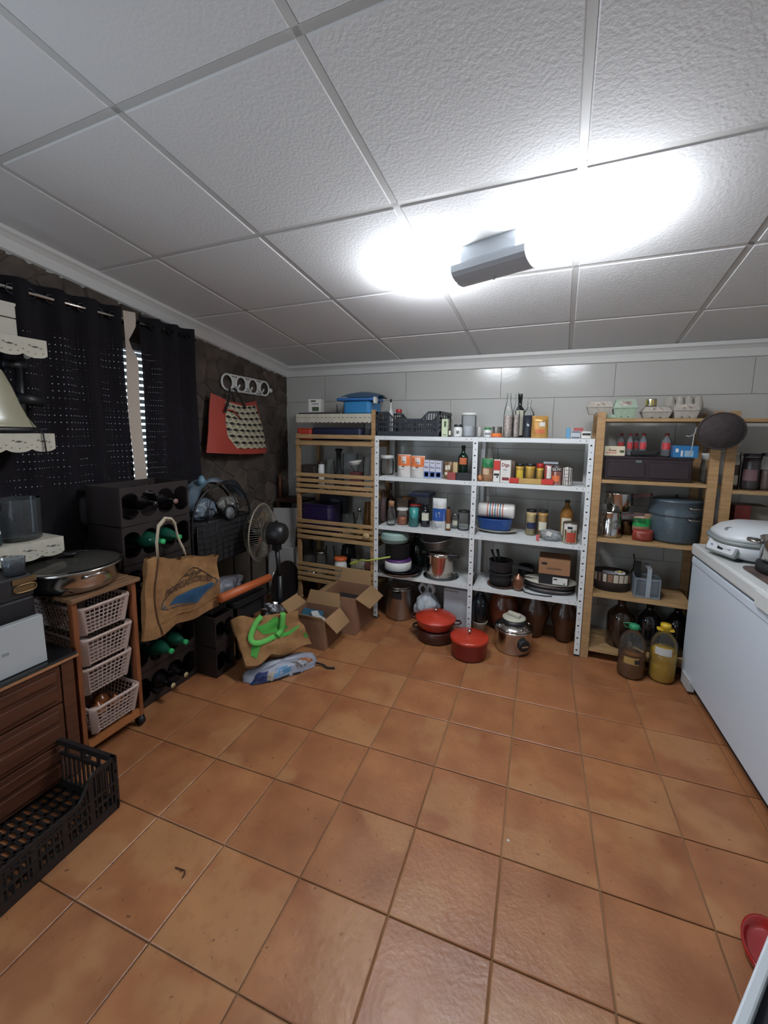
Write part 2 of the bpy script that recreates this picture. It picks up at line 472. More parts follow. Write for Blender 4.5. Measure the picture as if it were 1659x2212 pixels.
# window behind the curtains: frame, panes, lowered roller shutter with slits
wf = mat('window_frame_paint', 'c2c4c6', rough=0.4)
win = structure(B().box2((-.12, WY0, WZ0), (-.06, WY0 + .05, WZ1)).box2((-.12, WY1 - .05, WZ0), (-.06, WY1, WZ1)).box2((-.12, WY0 + .05, WZ0), (-.06, WY1 - .05, WZ0 + .05))
                .box2((-.12, WY0 + .05, WZ1 - .05), (-.06, WY1 - .05, WZ1)).box2((-.115, -1.87, WZ0 + .05), (-.065, -1.81, WZ1 - .05)).obj('window_1', wf))
for y0, y1 in ((WY0 + .05, -1.87), (-1.81, WY1 - .05)):
    B().box2((-.093, y0, WZ0 + .05), (-.089, y1, WZ1 - .05)).obj('pane', clear, win)
sm = mat('shutter_slat_plastic', 'b9bcbf', rough=0.5)
nsl = 22; pitch = (WZ1 - WZ0) / nsl
slat = B().box((0, 0, 0), (.01, WY1 - WY0, pitch * .62)).mesh('shutter_slat', sm)
for k in range(nsl):
    o = bpy.data.objects.new('shutter_slat', slat); COL.objects.link(o); o.parent = win
    o.location = (-.145, (WY0 + WY1) / 2, WZ0 + (k + .5) * pitch)
B().box2((-.055, WY0 - .03, WZ0 - .03), (.03, WY1 + .03, WZ0)).obj('window_sill', wf, win)
win2 = structure(B().box2((-.12, DY0, 0.95), (-.06, DY0 + .05, 2.0)).box2((-.12, DY1 - .05, .95), (-.06, DY1, 2.0)).box2((-.12, DY0 + .05, .95), (-.06, DY1 - .05, 1.0)).box2((-.12, DY0 + .05, 1.95), (-.06, DY1 - .05, 2.0)).obj('window_2', wf))
B().box2((-.093, DY0 + .05, 1.0), (-.089, DY1 - .05, 1.95)).obj('pane', clear, win2)

# ------------------------------------------------------------------ ceiling lamp: grey cover between two bare glowing diffusers
lamp_on = mat('lit_diffuser', 'f3f8ff', rough=0.5, emit=LAMP_STRENGTH)
grey_cover = mat('grey_lamp_cover', 'b4bac0', rough=0.35)
LC = Vector((2.165, -1.45, ceil_z(-1.45)))
lamp = thing('ceiling_lamp', 'grey ceiling lamp with two glowing diffusers either side of its cover', 'lamp', LC)
def cl(px, py, d):          # point the given distance below the sloping ceiling
    r_ = ray(px, py); zc = CZ0 + CSL * (CAM.y + 1.49) - d
    return CAM + r_ * ((zc - CAM.z) / (r_.z - CSL * r_.y))
def lp(px, py, d): return cl(px, py, d) - LC
p0, p1 = lp(990, 590, .085), lp(1148, 543, .085); ax = (p1 - p0).normalized(); wd = Vector((0, -math.sin(sl), math.cos(sl))).cross(ax).normalized(); dn = ax.cross(wd).normalized()
if dn.z > 0: dn = -dn
b = B(); n = 9; vs = []
for P in (p0, p1):
    for k in range(n):
        a = PI * k / (n - 1); vs.append(P + wd * (.078 * math.cos(a)) + dn * (.055 * math.sin(a) ** .6 if k not in (0, n - 1) else 0))
b.add(vs, [(k, k + 1, n + k + 1, n + k) for k in range(n - 1)] + [tuple(range(n - 1, -1, -1)), tuple(range(n, 2 * n)), (0, n, 2 * n - 1, n - 1)])
b.obj('lamp_cover', grey_cover, lamp, bevel=.003)
mid = (p0 + p1) / 2
B().box(mid - dn * .045, (.26, .13, .075), Matrix((ax, wd, -dn)).transposed()).obj('ceiling_mount', grey_cover, lamp, bevel=.004)
B().cyl(mid + dn * .052 + wd * .02, mid + dn * .064 + wd * .02, .007).obj('cover_screw', grey_cover, lamp)
def diffuser(a, c, w):
    a, c = a, c; n = 10; vs = []
    for P, k_ in ((a, .8), (a + (c - a) * .06, 1), (a + (c - a) * .94, 1), (c, .8)):
        for k in range(n):
            t = 2 * PI * k / n; vs.append(P + wd * (w * k_ * math.cos(t)) + dn * (.030 * k_ * math.sin(t)))
    b = B().add(vs, [(j * n + k, j * n + (k + 1) % n, (j + 1) * n + (k + 1) % n, (j + 1) * n + k) for j in range(3) for k in range(n)] + [tuple(range(n - 1, -1, -1)), tuple(3 * n + k for k in range(n))], True)
    return b.obj('diffuser', lamp_on, lamp)
diffuser(p0 - ax * .012 + dn * .004, p0 - ax * .32 + dn * .004, .066)
diffuser(p1 + ax * .012 + dn * .004, p1 + ax * .345 + dn * .004, .066)

# ================================================================== helpers for the things on the shelves
def slot(pl, pr, py, Y):
    a, c = ony(pl, py, Y).x, ony(pr, py, Y).x; return (a + c) / 2, c - a
def base_y(px, pb, zs, lo=-.43, hi=-.13):
    return max(lo, min(hi, onz(px, pb, zs).y))
def flat_text(parent, txt, h, pos, m, name='lettering', width=None, bold=True, fn=None):
    vs, fs = text2d(txt, h, bold)
    if not vs: return
    k = 1.0
    if width: k = width / max(1e-6, max(v[0] for v in vs) - min(v[0] for v in vs))
    P = Vector(pos)
    fn = fn or (lambda x, y: P + Vector((x, 0, y)))
    return B().add([fn(v[0] * k, v[1]) for v in vs], fs).obj(name, m, parent)
def carton(name, label, cat, pl, pr, pt, pb, zs, depth, m, prints=(), group=None, rz=0.0, lo=-.43, hi=-.13, body='box_body', yf=None, bev=.002):
    pc = (pl + pr) / 2
    Y = base_y(pc, pb, zs, lo, hi) if yf is None else yf
    x, w = slot(pl, pr, (pt + pb) / 2, Y); h = ony(pc, pt, Y).z - zs
    t = thing(name, label, cat, (x, Y + depth / 2, zs), rz, group)
    B().box((0, 0, h / 2), (w, depth, h)).obj(body, m, t, bevel=bev)
    for p in prints:
        if p[0] == 'text':
            _, s, u, v, hh, mm = p[:6]
            flat_text(t, s, h * hh, (w * u, -depth / 2 - .0012, h * v), mm, width=(w * p[6] if len(p) > 6 else None))
        else:
            nm, u0, u1, v0, v1, mm = p
            B().box2((w * u0, -depth / 2 - .0008, h * v0), (w * u1, -depth / 2 + .0005, h * v1)).obj(nm, mm, t)
    return t
def arc_label(parent, r, z0, z1, m, cx=0.0, half=0.8, name='label'):
    a = math.atan2(-3.15, CAM.x - cx)
    return B().shell([(r, z0), (r, z1)], seg=10, a0=a - half, a1=a + half).obj(name, m, parent)
def jar(label, pl, pr, pt, pb, zs, lid=None, fill=None, ff=.8, lab=None, name='glass_jar', cat='jar', gl=None, group=None, lidh=.018, lidw=.9, yc=None, lo=-.43, hi=-.10, neck=.86):
    pc = (pl + pr) / 2; gl = gl or clear
    if yc is None:
        r0 = slot(pl, pr, pt, -.3)[1] / 2; yc = base_y(pc, pb, zs, lo, hi) + r0
    x, w = slot(pl, pr, (pt + pb) / 2, yc); r = w / 2; h = max(.03, ony(pc, pt, yc).z - zs)
    t = thing(name, label, cat, (x, yc, zs), 0, group)
    hb = h - (lidh if lid else 0)
    B().shell([(0, .0005), (r * .9, .0005), (r, h * .06), (r, hb * .8), (r * neck, hb * .93), (r * neck, hb)], seg=18).obj('glass_body', gl, t)
    if lid: B().lathe([(r * lidw, hb), (r * lidw * 1.03, hb + .002), (r * lidw * 1.03, h - .003), (r * lidw * .95, h)], seg=18).obj('lid', lid, t)
    if fill: B().lathe([(r * .86, .003), (r * .94, h * .07), (r * .94, hb * ff * .85), (r * .9, hb * ff)], seg=16).obj('contents', fill, t)
    if lab: arc_label(t, r * 1.012, hb * lab[1], hb * lab[2], lab[0], x)
    return t
def bottle(label, pl, pr, pt, pb, zs, m, cap=None, lab=None, name='bottle', cat='bottle', nk=.32, sh=(.55, .72), fill=None, ff=.5, group=None, yc=None, lo=-.43, hi=-.10, capw=1.15, caph=.10):
    pc = (pl + pr) / 2
    if yc is None:
        r0 = slot(pl, pr, pb, -.3)[1] / 2; yc = base_y(pc, pb, zs, lo, hi) + r0
    x, w = slot(pl, pr, pb, yc); r = w / 2; h = ony(pc, pt, yc).z - zs
    t = thing(name, label, cat, (x, yc, zs), 0, group)
    he = h * (1 - caph) if cap else h
    P = [(0, .001), (r * .85, .001), (r, h * .03), (r, h * sh[0]), (r * .9, h * (sh[0] * .7 + sh[1] * .3)), (r * (nk + .18), h * (sh[0] * .2 + sh[1] * .8)), (r * nk, h * sh[1]), (r * nk, he * .97), (r * nk * 1.15, he * .975), (r * nk * 1.15, he)]
    B().shell(P, seg=18).obj('bottle_body', m, t)
    if cap: B().lathe([(r * nk * capw, he - .001), (r * nk * capw, h - .002), (r * nk * capw * .9, h)], seg=14).obj('cap', cap, t)
    if fill: B().lathe([(r * .84, .004), (r * .95, h * .035), (r * .95, h * min(ff, sh[0]))], seg=16).obj('contents', fill, t)
    if lab: arc_label(t, r * 1.012, h * lab[1], h * lab[2], lab[0], x)
    return t
def pouch(name, label, cat, pl, pr, pt, pb, zs, thick, m, prints=(), group=None, yf=None, lo=-.43, hi=-.13, puff=.5, top=.75, part='pouch_body'):
    """soft bag standing up: pillow that narrows to a pressed top seam"""
    pc = (pl + pr) / 2
    Y = base_y(pc, pb, zs, lo, hi) if yf is None else yf
    x, w = slot(pl, pr, (pt + pb) / 2, Y); h = ony(pc, pt, Y).z - zs
    t = thing(name, label, cat, (x, Y + thick / 2, zs), 0, group)
    def front(u, v, s):
        k = math.sin(PI * min(1, max(0, u))) ** .5 * (1 - max(0, (v - top) / (1 - top)) ** 1.5 if v > top else 1)
        k *= (.75 + .25 * min(1, v * 8))
        wob = .004 * math.sin(u * 9 + v * 7)
        return Vector(((u - .5) * w * (1 + .05 * math.sin(v * 5) * puff), s * (thick / 2 * k + .001) + wob * k, v * h))
    B().surf(lambda u, v: front(u, v, -1), 10, 10).surf(lambda u, v: front(1 - u, v, 1), 10, 10).obj(part, m, t)
    for p in prints:
        if p[0] == 'text':
            _, s, u, v, hh, mm = p[:6]
            vs, fs = text2d(s, h * hh, True)
            k = (w * p[6] / max(1e-6, max(q[0] for q in vs) - min(q[0] for q in vs))) if len(p) > 6 else 1
            B().add([front(u + .5 + q[0] * k / w, v + q[1] / h, -1) + Vector((0, -.002, 0)) for q in vs], fs).obj('lettering', mm, t)
        else:
            nm, u0, u1, v0, v1, mm = p
            B().surf(lambda a, c: front(u0 + .5 + (u1 - u0) * a, v0 + (v1 - v0) * c, -1) + Vector((0, -.0012, 0)), 8, 8).obj(nm, mm, t)
    return t

def crumple(name, label, cat, c, rx, ry, rz, m, seed, amp=.22, gather=.5, part='bag_body'):
    """limp bag: a lump creased by noise, flat at the bottom and drawn in towards the top"""
    t = thing(name, label, cat, c)
    def f(u, v):
        a, h = 2 * PI * u, PI * v; e = math.sin(h) ** .6; e *= 1 - gather * max(0, -math.cos(h)) ** 1.5
        p = Vector((e * math.cos(a), e * math.sin(a), (1 - math.cos(h)) / 2))
        k = 1 + amp * (noise.noise(p * 2.3 + Vector((seed, 0, 0))) + .6 * abs(noise.noise(p * 5.5 + Vector((0, seed, 0)))) - .15) * (1 if v > .04 else .2)
        return Vector((rx * p.x * k, ry * p.y * k, rz * p.z * (1 + .1 * noise.noise(p * 3 + Vector((0, 0, seed))) * math.sin(h))))
    B().surf(f, 48, 30).obj(part, m, t)
    return t, f

# ================================================================== white metal shelving, two bays
SH = (1.530, 1.205, 0.800, 0.400); YF, YB = -0.45, -0.09
XP = (1.170, 1.955, 2.720)
msu = thing('metal_shelf_unit', 'white metal shelving of two bays with perforated posts, full of groceries', 'shelf', (1.95, -.27, 0))
def loc_(p): return (p[0] - 1.95, p[1] + .27, p[2])
for i, x in enumerate(XP):
    for y, s in ((YF, 1), (YB, -1)):
        xa = x - .018
        b = B().box2(loc_((xa, y - .001, 0)), loc_((xa + .036, y + .001, 1.53))).box2(loc_((x - (.018 if i < 2 else -.016), y, 0)), loc_((x - (.016 if i < 2 else -.018), y + s * .035, 1.53)))
        po = b.obj('post', white_metal, msu)
        if s == 1:
            h = B(); z = .045; k = 0
            while z < 1.515:
                big = k % 2 == 0
                h.lathe([(.0055 if big else .0032, 0), (.0055 if big else .0032, .0012)], loc_((x - .002 + (0 if big else .003), y - .0005, z)), 8, Matrix.Rotation(PI / 2, 3, 'X'), sx=1.35 if big else 1)
                z += .045; k += 1
            ho = h.obj('post_holes', hole_dark, po); structure(ho, 'stuff')
            B().box2(loc_((x - .0175, y - .003, -.0)), loc_((x + .0175, y + .036, .012))).obj('foot_cap', blackp, msu)
for x0, x1 in ((XP[0], XP[1]), (XP[1], XP[2])):
    for z in SH:
        b = B().box2(loc_((x0 + .02, YF + .003, z - .004)), loc_((x1 - .02, YB, z - .0015))).box2(loc_((x0 + .019, YF + .0015, z - .032)), loc_((x1 - .019, YF + .0045, z - .0015)))
        b.box2(loc_((x0 + .018, YB - .003, z - .032)), loc_((x1 - .018, YB, z - .0015)))
        so = b.obj('shelf', white_metal, msu)
        h = B()
        for xx in (x0 + .07, x1 - .07, x1 - .032):
            h.lathe([(.003, 0), (.003, .001)], loc_((xx, YF + .002, z - .015)), 8, Matrix.Rotation(PI / 2, 3, 'X'))
        structure(h.obj('bolt_holes', hole_dark, so), 'stuff')

# ================================================================== pine shelf with slatted fronts (far corner)
ps = thing('slatted_pine_shelf', 'pine shelf with slatted fronts in the corner by the stone wall', 'shelf', (.78, -.27, 0))
def pl_(p): return (p[0] - .78, p[1] + .27, p[2])
for x, zt in ((.418, 1.54), (1.135, 1.735)):
    for y in (-.435, -.10):
        B().box2(pl_((x - .016, y - .014, 0)), pl_((x + .016, y + .014, zt))).obj('post', pine, ps)
    for z in (1.450, 1.012, .600, .208):
        B().box2(pl_((x - .012, -.42, z - .015)), pl_((x + .012, -.115, z + .015))).obj('side_rail', pine, ps)
zs_slats = [(1.516, .034), (1.457, .030), (1.186, .032), (1.137, .030), (1.090, .030), (1.045, .034), (.776, .030), (.728, .030), (.680, .028), (.632, .032), (.385, .030), (.338, .030), (.290, .028), (.243, .032)]
for z, h in zs_slats:
    tilt = random.uniform(-.003, .003)
    B().box2(pl_((.405, -.463, z - h / 2)), pl_((1.1465, -.449, z + h / 2))).obj('front_slat', pineh, ps, rot=(0, tilt, 0), bevel=.002)
for z in (1.470, 1.035, .622, .233):
    for k in range(5):
        y = -.41 + k * .072
        B().box2(pl_((.402, y - .026, z)), pl_((1.1465, y + .026, z + .012))).obj('shelf_slat', pineh, ps)
B().box2(pl_((.86, -.4655, .255)), pl_((.90, -.4635, .385))).obj('brown_tape', mat('parcel_tape', '8d6b46', rough=.35), ps)
# top board with lace edging, carried by the tall post, wall side
lace_m = mat('cream_lace', 'b9b4a4', rough=.8, var=.06, scale=30)
lace_d = mat('lace_openings', '4d4a43', rough=.9)
tb = B().box2(pl_((.40, -.44, 1.688)), pl_((1.118, -.09, 1.702))).obj('top_board', pineh, ps)
def lace(parent, p, q, drop, n, out, name='lace_edging', off=.0015):
    """scalloped lace strip hung from edge p-q, with printed openwork in two rows"""
    P, Q = Vector(p), Vector(q); O = Vector(out); vs = []; fs = []; m = n * 6
    for i in range(m + 1):
        u = i / m; a = P.lerp(Q, u) + O * (off + .001 * math.sin(u * 40)); s = abs(math.sin(u * n * PI)) ** .6
        vs += [a, a + Vector((0, 0, -drop * (.84 + .16 * s)))]
    for i in range(m): fs.append((2 * i, 2 * i + 2, 2 * i + 3, 2 * i + 1))
    o = B().add(vs, fs).obj(name, lace_m, parent)
    b = B()
    D = (Q - P); L = D.length; D.normalize()
    for i in range(n):
        for du, dz, w, h in ((.5, .42, .36, .10), (.28, .36, .12, .07), (.74, .47, .12, .07), (.5, .78, .10, .05), (.2, .74, .09, .05), (.8, .74, .09, .05), (0, .6, .10, .05)):
            c = P + D * (L * (i + du) / n) + O * (off + .0025) + Vector((0, 0, -drop * dz)); ww = L / n * w / 2; hh = drop * h / 2
            b.add([c - D * ww, c + Vector((0, 0, hh)), c + D * ww, c - Vector((0, 0, hh))], [(0, 1, 2, 3)])
    structure(b.obj('lace_openwork', lace_d, o), 'stuff')
    return o
lace(ps, pl_((.402, -.44, 1.706)), pl_((1.116, -.44, 1.706)), .075, 18, (0, -1, 0))

# ================================================================== pine shelf units on the far side of the metal shelving
def pine_unit(name, label, x0, x1, shelves, H, wpost=.05):
    t = thing(name, label, 'shelf', ((x0 + x1) / 2, -.27, 0)); cx = (x0 + x1) / 2
    def l(p): return (p[0] - cx, p[1] + .27, p[2])
    for x in (x0, x1):
        for y in (-.44, -.10):
            B().box2(l((x - wpost / 2, y - .012, 0)), l((x + wpost / 2, y + .012, H))).obj('post', pine, t, bevel=.002)
        for z in (H - .06, .78, .05):
            B().box2(l((x - .01, -.43, z - .02)), l((x + .01, -.11, z + .02))).obj('side_rail', pine, t)
    for z in shelves:
        for k in range(5):
            y0 = -.45 + k * .072 if k else -.452
            B().box2(l((x0 + wpost / 2 + .001, y0, z - .022)), l((x1 - wpost / 2 - .001, y0 + .066, z - .0015))).obj('shelf_board', pineh, t, bevel=.0015)
    return t
SW = (1.665, 1.262, .862, .475, .078)
pine_unit('pine_shelf_unit', 'tall pine shelf unit with egg boxes on top beside the chest freezer', 2.768, 3.398, SW, 1.706)
pine_unit('pine_shelf_unit', 'pine shelf unit half hidden behind the white multicooker', 3.474, 4.13, (1.665, 1.235, .862, .475, .078), 1.706)

# ================================================================== colours for goods
C_ = lambda n, h, r=.5, **k: mat(n, h, rough=r, **k)
red_p = C_('red_print', 'b03028'); orange_p = C_('orange_print', 'd2703a'); white_p = C_('white_print', 'cfccc6'); blue_p = C_('blue_print', '274a86')
navy = C_('navy_plastic', '1d2550', .35); teal = C_('teal_liquid_plastic', '1f8a88', .25); gold = C_('gold_foil', 'b98d4f', .35, metal=.35)
darkgreen = mat('dark_green_glass', '10261c', rough=.08, coat=.4); brownglass = mat('brown_bottle_glass', '2a1510', rough=.08, coat=.4); blackglass = mat('black_bottle_glass', '14151b', rough=.1, coat=.4)
yellow_c = C_('yellow_preserve', 'b08a2c', .4); cream_c = C_('cream_contents', 'b9a274', .6, var=.25, scale=60); beige_c = C_('beige_carton', 'b7a078', .6)
lidblack = C_('black_lid', '1f1e20', .4); lidred = C_('red_lid', '9c2422', .4); lidgreen = C_('green_lid', '2f6a3c', .4); lidwhite = C_('white_lid', 'cfcfca', .4)
labw = C_('cream_label', 'c9c4b2', .7); labor = C_('orange_label', 'b3603a', .6)

# ------------------------------------------------------------------ harvest crates (shared builder)
def harvest_crate(name, label, x, y, z, L, D, H, Hend, m, rz=0.0, n=26):
    """low open crate, barred sides, raised rounded ends on the short sides; length L along local x, depth D along y"""
    t = thing(name, label, 'crate', (x, y, z), rz)
    w = .009
    def hgt(u):                     # side height along the length, 0..1
        e = min(u, 1 - u) * L; 
        return Hend if e < .10 else (H + (Hend - H) * (1 - (e - .10) / .055) if e < .155 else H)
    for s in (-1, 1):
        b = B(); y0 = s * (D / 2 - w / 2)
        b.box((0, y0, .018), (L, w, .036))
        m_ = 60; vs = []
        for i in range(m_ + 1):
            u = i / m_; hh = hgt(u); xx = (u - .5) * L
            for yy in (y0 - w / 2, y0 + w / 2):
                vs += [(xx, yy, hh - .016), (xx, yy, hh)]
        fs = []
        for i in range(m_):
            a, c = i * 4, (i + 1) * 4
            fs += [(a, c, c + 1, a + 1), (a + 2, a + 3, c + 3, c + 2), (a + 1, c + 1, c + 3, a + 3), (a, a + 2, c + 2, c)]
        b.add(vs, fs)
        b.box((0, y0, H * .52), (L, w, .010)); b.box((0, y0, H * .80), (L, w, .010))
        o = b.obj('side_frame', m, t)
        b = B()
        for i in range(n + 1):
            u = i / n; b.box(((u - .5) * (L - .01), y0, hgt(u) / 2), (.006 if i % 5 else .02, w * .8, hgt(u) - .012))
        structure(b.obj('side_bars', m, o), 'stuff')
    for s in (-1, 1):
        x0 = s * (L / 2 - w / 2); b = B()
        b.box((x0, 0, Hend * .30), (w, D, Hend * .60)) if False else b.box((x0, 0, .02), (w, D, .04))
        b.box((x0, 0, Hend - .012), (w * 1.8, D, .024)).box((x0, 0, Hend * .72), (w, D, .014)).box((x0, D / 2 - .012, Hend / 2), (w, .024, Hend)).box((x0, -D / 2 + .012, Hend / 2), (w, .024, Hend))
        o = b.obj('end_frame', m, t)
        b = B(); k = 14
        for i in range(1, k): b.box((x0, (i / k - .5) * D, Hend * .37), (w * .8, .007, Hend * .68))
        for i in range(1, 4): b.box((x0, (i / 4 - .5) * D, Hend * .84), (w * .8, .014, Hend * .2))
        structure(b.obj('end_bars', m, o), 'stuff')
    b = B(); k = int(L / .028)
    for i in range(k): b.box(((i + .5) / k * L - L / 2, 0, .006), (.011, D - .02, .006))
    for i in range(7): b.box((0, (i / 6 - .5) * (D - .03), .005), (L - .02, .012, .008))
    structure(b.obj('base_grid', m, t), 'stuff')
    return t

# ================================================================== metal shelving, top
z = SH[0]
cr_m = C_('dark_crate_plastic', '1d2026', .45)
xc, wc = slot(813, 952, 910, -.44)
harvest_crate('harvest_crate', 'black barred harvest crate on the white shelving, over the flour packs', xc, -.27, z, wc, .34, .135, .19, cr_m)
jar('red lid of a jar looking over the rim of the high black crate', 855, 868, 884, 938, z + .015, lid=lidred, fill=brownglass, yc=-.30, lidh=.03)
bottle('white spray bottle sticking out of the high black crate', 838, 849, 862, 938, z + .03, whitep, cap=lidblack, yc=-.22, nk=.3, name='spray_bottle')
carton('olive_oil_carton', 'narrow pale green carton with a sprig print next to the high crate', 'box', 954, 967, 905, 940, z, .05, C_('pale_green_card', 'b9c2a4', .6), [('sprig_print', -.1, .25, .55, .88, C_('olive_ink', '3e4a30')), ('lower_print', -.3, .3, .08, .12, C_('olive_ink', '3e4a30'))], yf=-.42)
bottle('tiny dark dropper bottle with a white label beside the pale green carton', 968.5, 974.5, 917, 940, z, brownglass, cap=lidblack, lab=(labw, .12, .5), yc=-.40, name='dropper_bottle')
t = jar('white ceramic jar with a black lid and round emblem on top shelf', 980, 999, 917, 940, z, lid=lidblack, gl=whitep, yc=-.38, name='ceramic_jar')
B().lathe([(.012, 0), (.012, .001)], (.005, -.034, .035), 14, Matrix.Rotation(PI / 2, 3, 'X')).obj('emblem', C_('grey_ink', '77777a'), t)
t = jar('tall clear storage canister with a white lid above the shelf joint', 997, 1029, 892, 940, z, lid=lidwhite, fill=C_('pale_flour', 'c4c2c4', .8), ff=.5, gl=clearp, yc=-.33, name='storage_canister', cat='canister', lidw=1.0, neck=.98)
jar('small white pot half hidden behind the clear canister', 1028, 1039, 922, 940, z, gl=whitep, yc=-.24, name='white_pot', cat='pot')
jar('small spice jar with a dark green lid on top shelf', 1045, 1062, 923, 941, z, lid=lidgreen, gl=whitep, yc=-.36, lab=(C_('grey_ink', '77777a'), .3, .6), name='spice_jar')
t = jar('little food can with an orange band on top shelf', 1063, 1084, 922, 941, z, gl=satin, yc=-.36, name='food_can', cat='can', neck=1)
arc_label(t, .0385, .002, .03, orange_p, 2.1, 1.5, 'orange_band')
shell_c = C_('shells', 'c4b8b0', .6, col2='7a6a68', scale=70)
bottle('tall clear bottle full of seashells on the top shelf', 1086, 1106, 849, 940, z, clear, fill=shell_c, ff=.55, yc=-.36, nk=.42, sh=(.5, .8), name='shell_bottle')
bottle('second clear bottle of seashells, touching the dark wine bottle', 1105, 1121, 847, 940, z, clear, fill=shell_c, ff=.55, yc=-.31, nk=.36, sh=(.5, .74), name='shell_bottle')
bottle('black wine bottle with a tall cream label on the top shelf', 1110, 1131, 851, 938, z, blackglass, cap=lidblack, lab=(labw, .05, .62), yc=-.24, nk=.4, sh=(.62, .72), name='wine_bottle')
t = bottle('swing-top bottle half full of dark blue liquid beside the snack bag', 1128, 1152, 868, 940, z, clear, fill=C_('dark_blue_liquid', '161c2c', .2), ff=.62, yc=-.30, nk=.3, sh=(.64, .84), name='swing_top_bottle')
B().tube([(.012 * math.cos(a) , -.004, .262 + .022 * math.sin(a)) for a in [k * PI / 8 for k in range(-1, 10)]], .0016, 6).obj('wire_bail', steel, t)
pouch('snack_bag', 'golden foil snack bag standing at the edge of the top shelf', 'bag', 1148, 1184, 898, 941, z, .06, gold, [('oval_print', -.02, .32, .52, .72, white_p), ('text', 'PATATAS', -.02, .74, .09, C_('brown_ink', '54351d'), .55), ('lower_print', -.25, .3, .2, .4, labor)], yf=-.42)
carton('blue_carton', 'small blue medicine carton at the end of the top shelf', 'box', 1223, 1232, 924, 942, z, .06, C_('light_blue_card', '5588a8'), yf=-.40)
carton('grey_carton', 'small pale carton with a dark outline lying under the red one', 'box', 1233, 1254, 931, 942, z, .07, C_('pale_grey_card', 'a9aeb4'), [('dark_outline', -.42, .42, .1, .2, ink), ('dark_outline', -.42, .42, .8, .9, ink)], yf=-.40)
carton('red_carton', 'small dull red carton resting on the pale carton', 'box', 1240, 1260, 924, 930.5, z + .0405, .06, C_('dull_red_card', '9c4e4a'), yf=-.39)
carton('white_carton', 'flat white carton with a black stripe beside the pine post', 'box', 1256, 1277, 932, 942, z, .05, white_p, [('black_stripe', -.4, .45, .45, .75, ink)], yf=-.40)

# ------------------------------------------------------------------ second shelf, first bay
z = SH[1]
jar('empty glass jar with a white lid next to the flour packs', 823, 850, 983, 1026, z, lid=lidwhite, lidh=.028, lidw=1.0)
def flour(label, pl, pr, pt, pb):
    return pouch('flour_pack', label, 'pack', pl, pr, pt, pb, z, .07, C_('white_flour_paper', 'c6c3be', .75), [('orange_half', -.495, .495, .50, .97, orange_p), ('white_panel', -.2, .26, .62, .93, white_p), ('grey_picture', -.12, .2, .66, .72, C_('grey_ink', '77777a')), ('small_emblem', -.08, .1, .44, .49, C_('brown_ink', '54351d')), ('fine_print', -.35, .1, .34, .36, C_('grey_ink', '77777a'))], group='flour packs', yf=-.43, puff=.1, top=.92, part='paper_pack')
flour('orange and white flour pack standing by the empty white-lidded jar', 856, 884, 982, 1028)
flour('orange and white flour pack standing by the blue and white cartons', 885, 915, 985, 1029)
def tri(label, pl, pr, pt, pb):
    return carton('drink_carton', label, 'carton', pl, pr, pt, pb, z, .06, C_('pale_lilac_card', 'bcbecb'), [('blue_square', -.44, .44, .06, .38, blue_p), ('pale_blob', -.3, .3, .12, .32, C_('pale_grey_card', 'a9aeb4')), ('grey_line', -.35, .3, .84, .89, C_('grey_ink', '77777a')), ('text', 'Bruny', 0, .62, .16, C_('dark_blue_ink', '20284a'), .7)], group='three small drink cartons', yf=-.42)
tri('small blue and white drink carton touching the flour pack', 915.5, 927, 994, 1031)
tri('small blue and white drink carton in the middle of its row of three', 928, 940, 995, 1032)
tri('small blue and white drink carton farthest from the flour packs', 941, 953, 996, 1033)
pouch('noodle_pack', 'little cellophane pack of dark food between cartons and green bottle', 'pack', 958, 976, 998, 1028, z, .04, C_('noodle_print', '8a6a44', .4, col2='3c2418', scale=40), [('pale_print', -.3, .3, .55, .8, labw), ('pale_print', -.35, .3, .25, .4, labw)], yf=-.40)
carton('beige_carton', 'plain beige carton leaning beside the dark green bottle', 'box', 977.5, 988, 999, 1027, z, .05, beige_c, yf=-.36)
carton('red_tin', 'flat dark red tin lying in front of the beige carton', 'tin', 966, 984, 1021, 1033, z, .03, C_('dull_red_tin', '8d3732', .35), yf=-.43)
carton('kitchen_scale', 'flat black kitchen scale under the dark green bottle', 'scale', 985, 1020, 1022, 1036, z, .16, blackp, [('display_edge', -.45, .45, .3, .4, lidblack)], yf=-.43)
bottle('dark green bottle with an orange label standing on the black scale', 989, 1010, 962, 1022, z + .053, darkgreen, cap=lidblack, lab=(labor, .3, .55), yc=-.34, nk=.36, sh=(.58, .74), name='cider_bottle')

# ------------------------------------------------------------------ second shelf, second bay
jar('glass jar with a pale lid behind the green-topped pouch', 1050, 1068, 983, 1030, z, lid=lidwhite, yc=-.2)
t = pouch('nut_pouch', 'clear pouch of nuts with a dark green top', 'pouch', 1039, 1064, 990, 1034, z, .05, C_('nut_contents', '9a7455', .4, col2='6e4a34', scale=35), [('green_top', -.5, .5, .60, .985, C_('deep_green_print', '1d6a3c')), ('pale_window', -.3, .2, .3, .55, C_('pale_tan', 'b49a80'))], yf=-.41)
B().lathe([(0, 0), (.018, .006), (.022, .02), (.015, .038), (.004, .048), (0, .05)], seg=14).obj('onion', C_('onion_skin', 'a4693f', .4))
o = bpy.data.objects['onion']; o.location = (slot(1026, 1040, 1030, -.41)[0] + .012, -.41, z); tag(o, 'small brown onion lying beside the green-topped pouch', 'onion')
carton('red_white_carton', 'red and white carton with a dark emblem next to the pouch', 'box', 1066, 1080, 993, 1036, z, .06, white_p, [('red_half', -.48, .48, .52, .96, red_p), ('dark_emblem', -.4, .4, .28, .38, ink), ('dark_dot', 0, .25, .18, .26, ink)], yf=-.41)
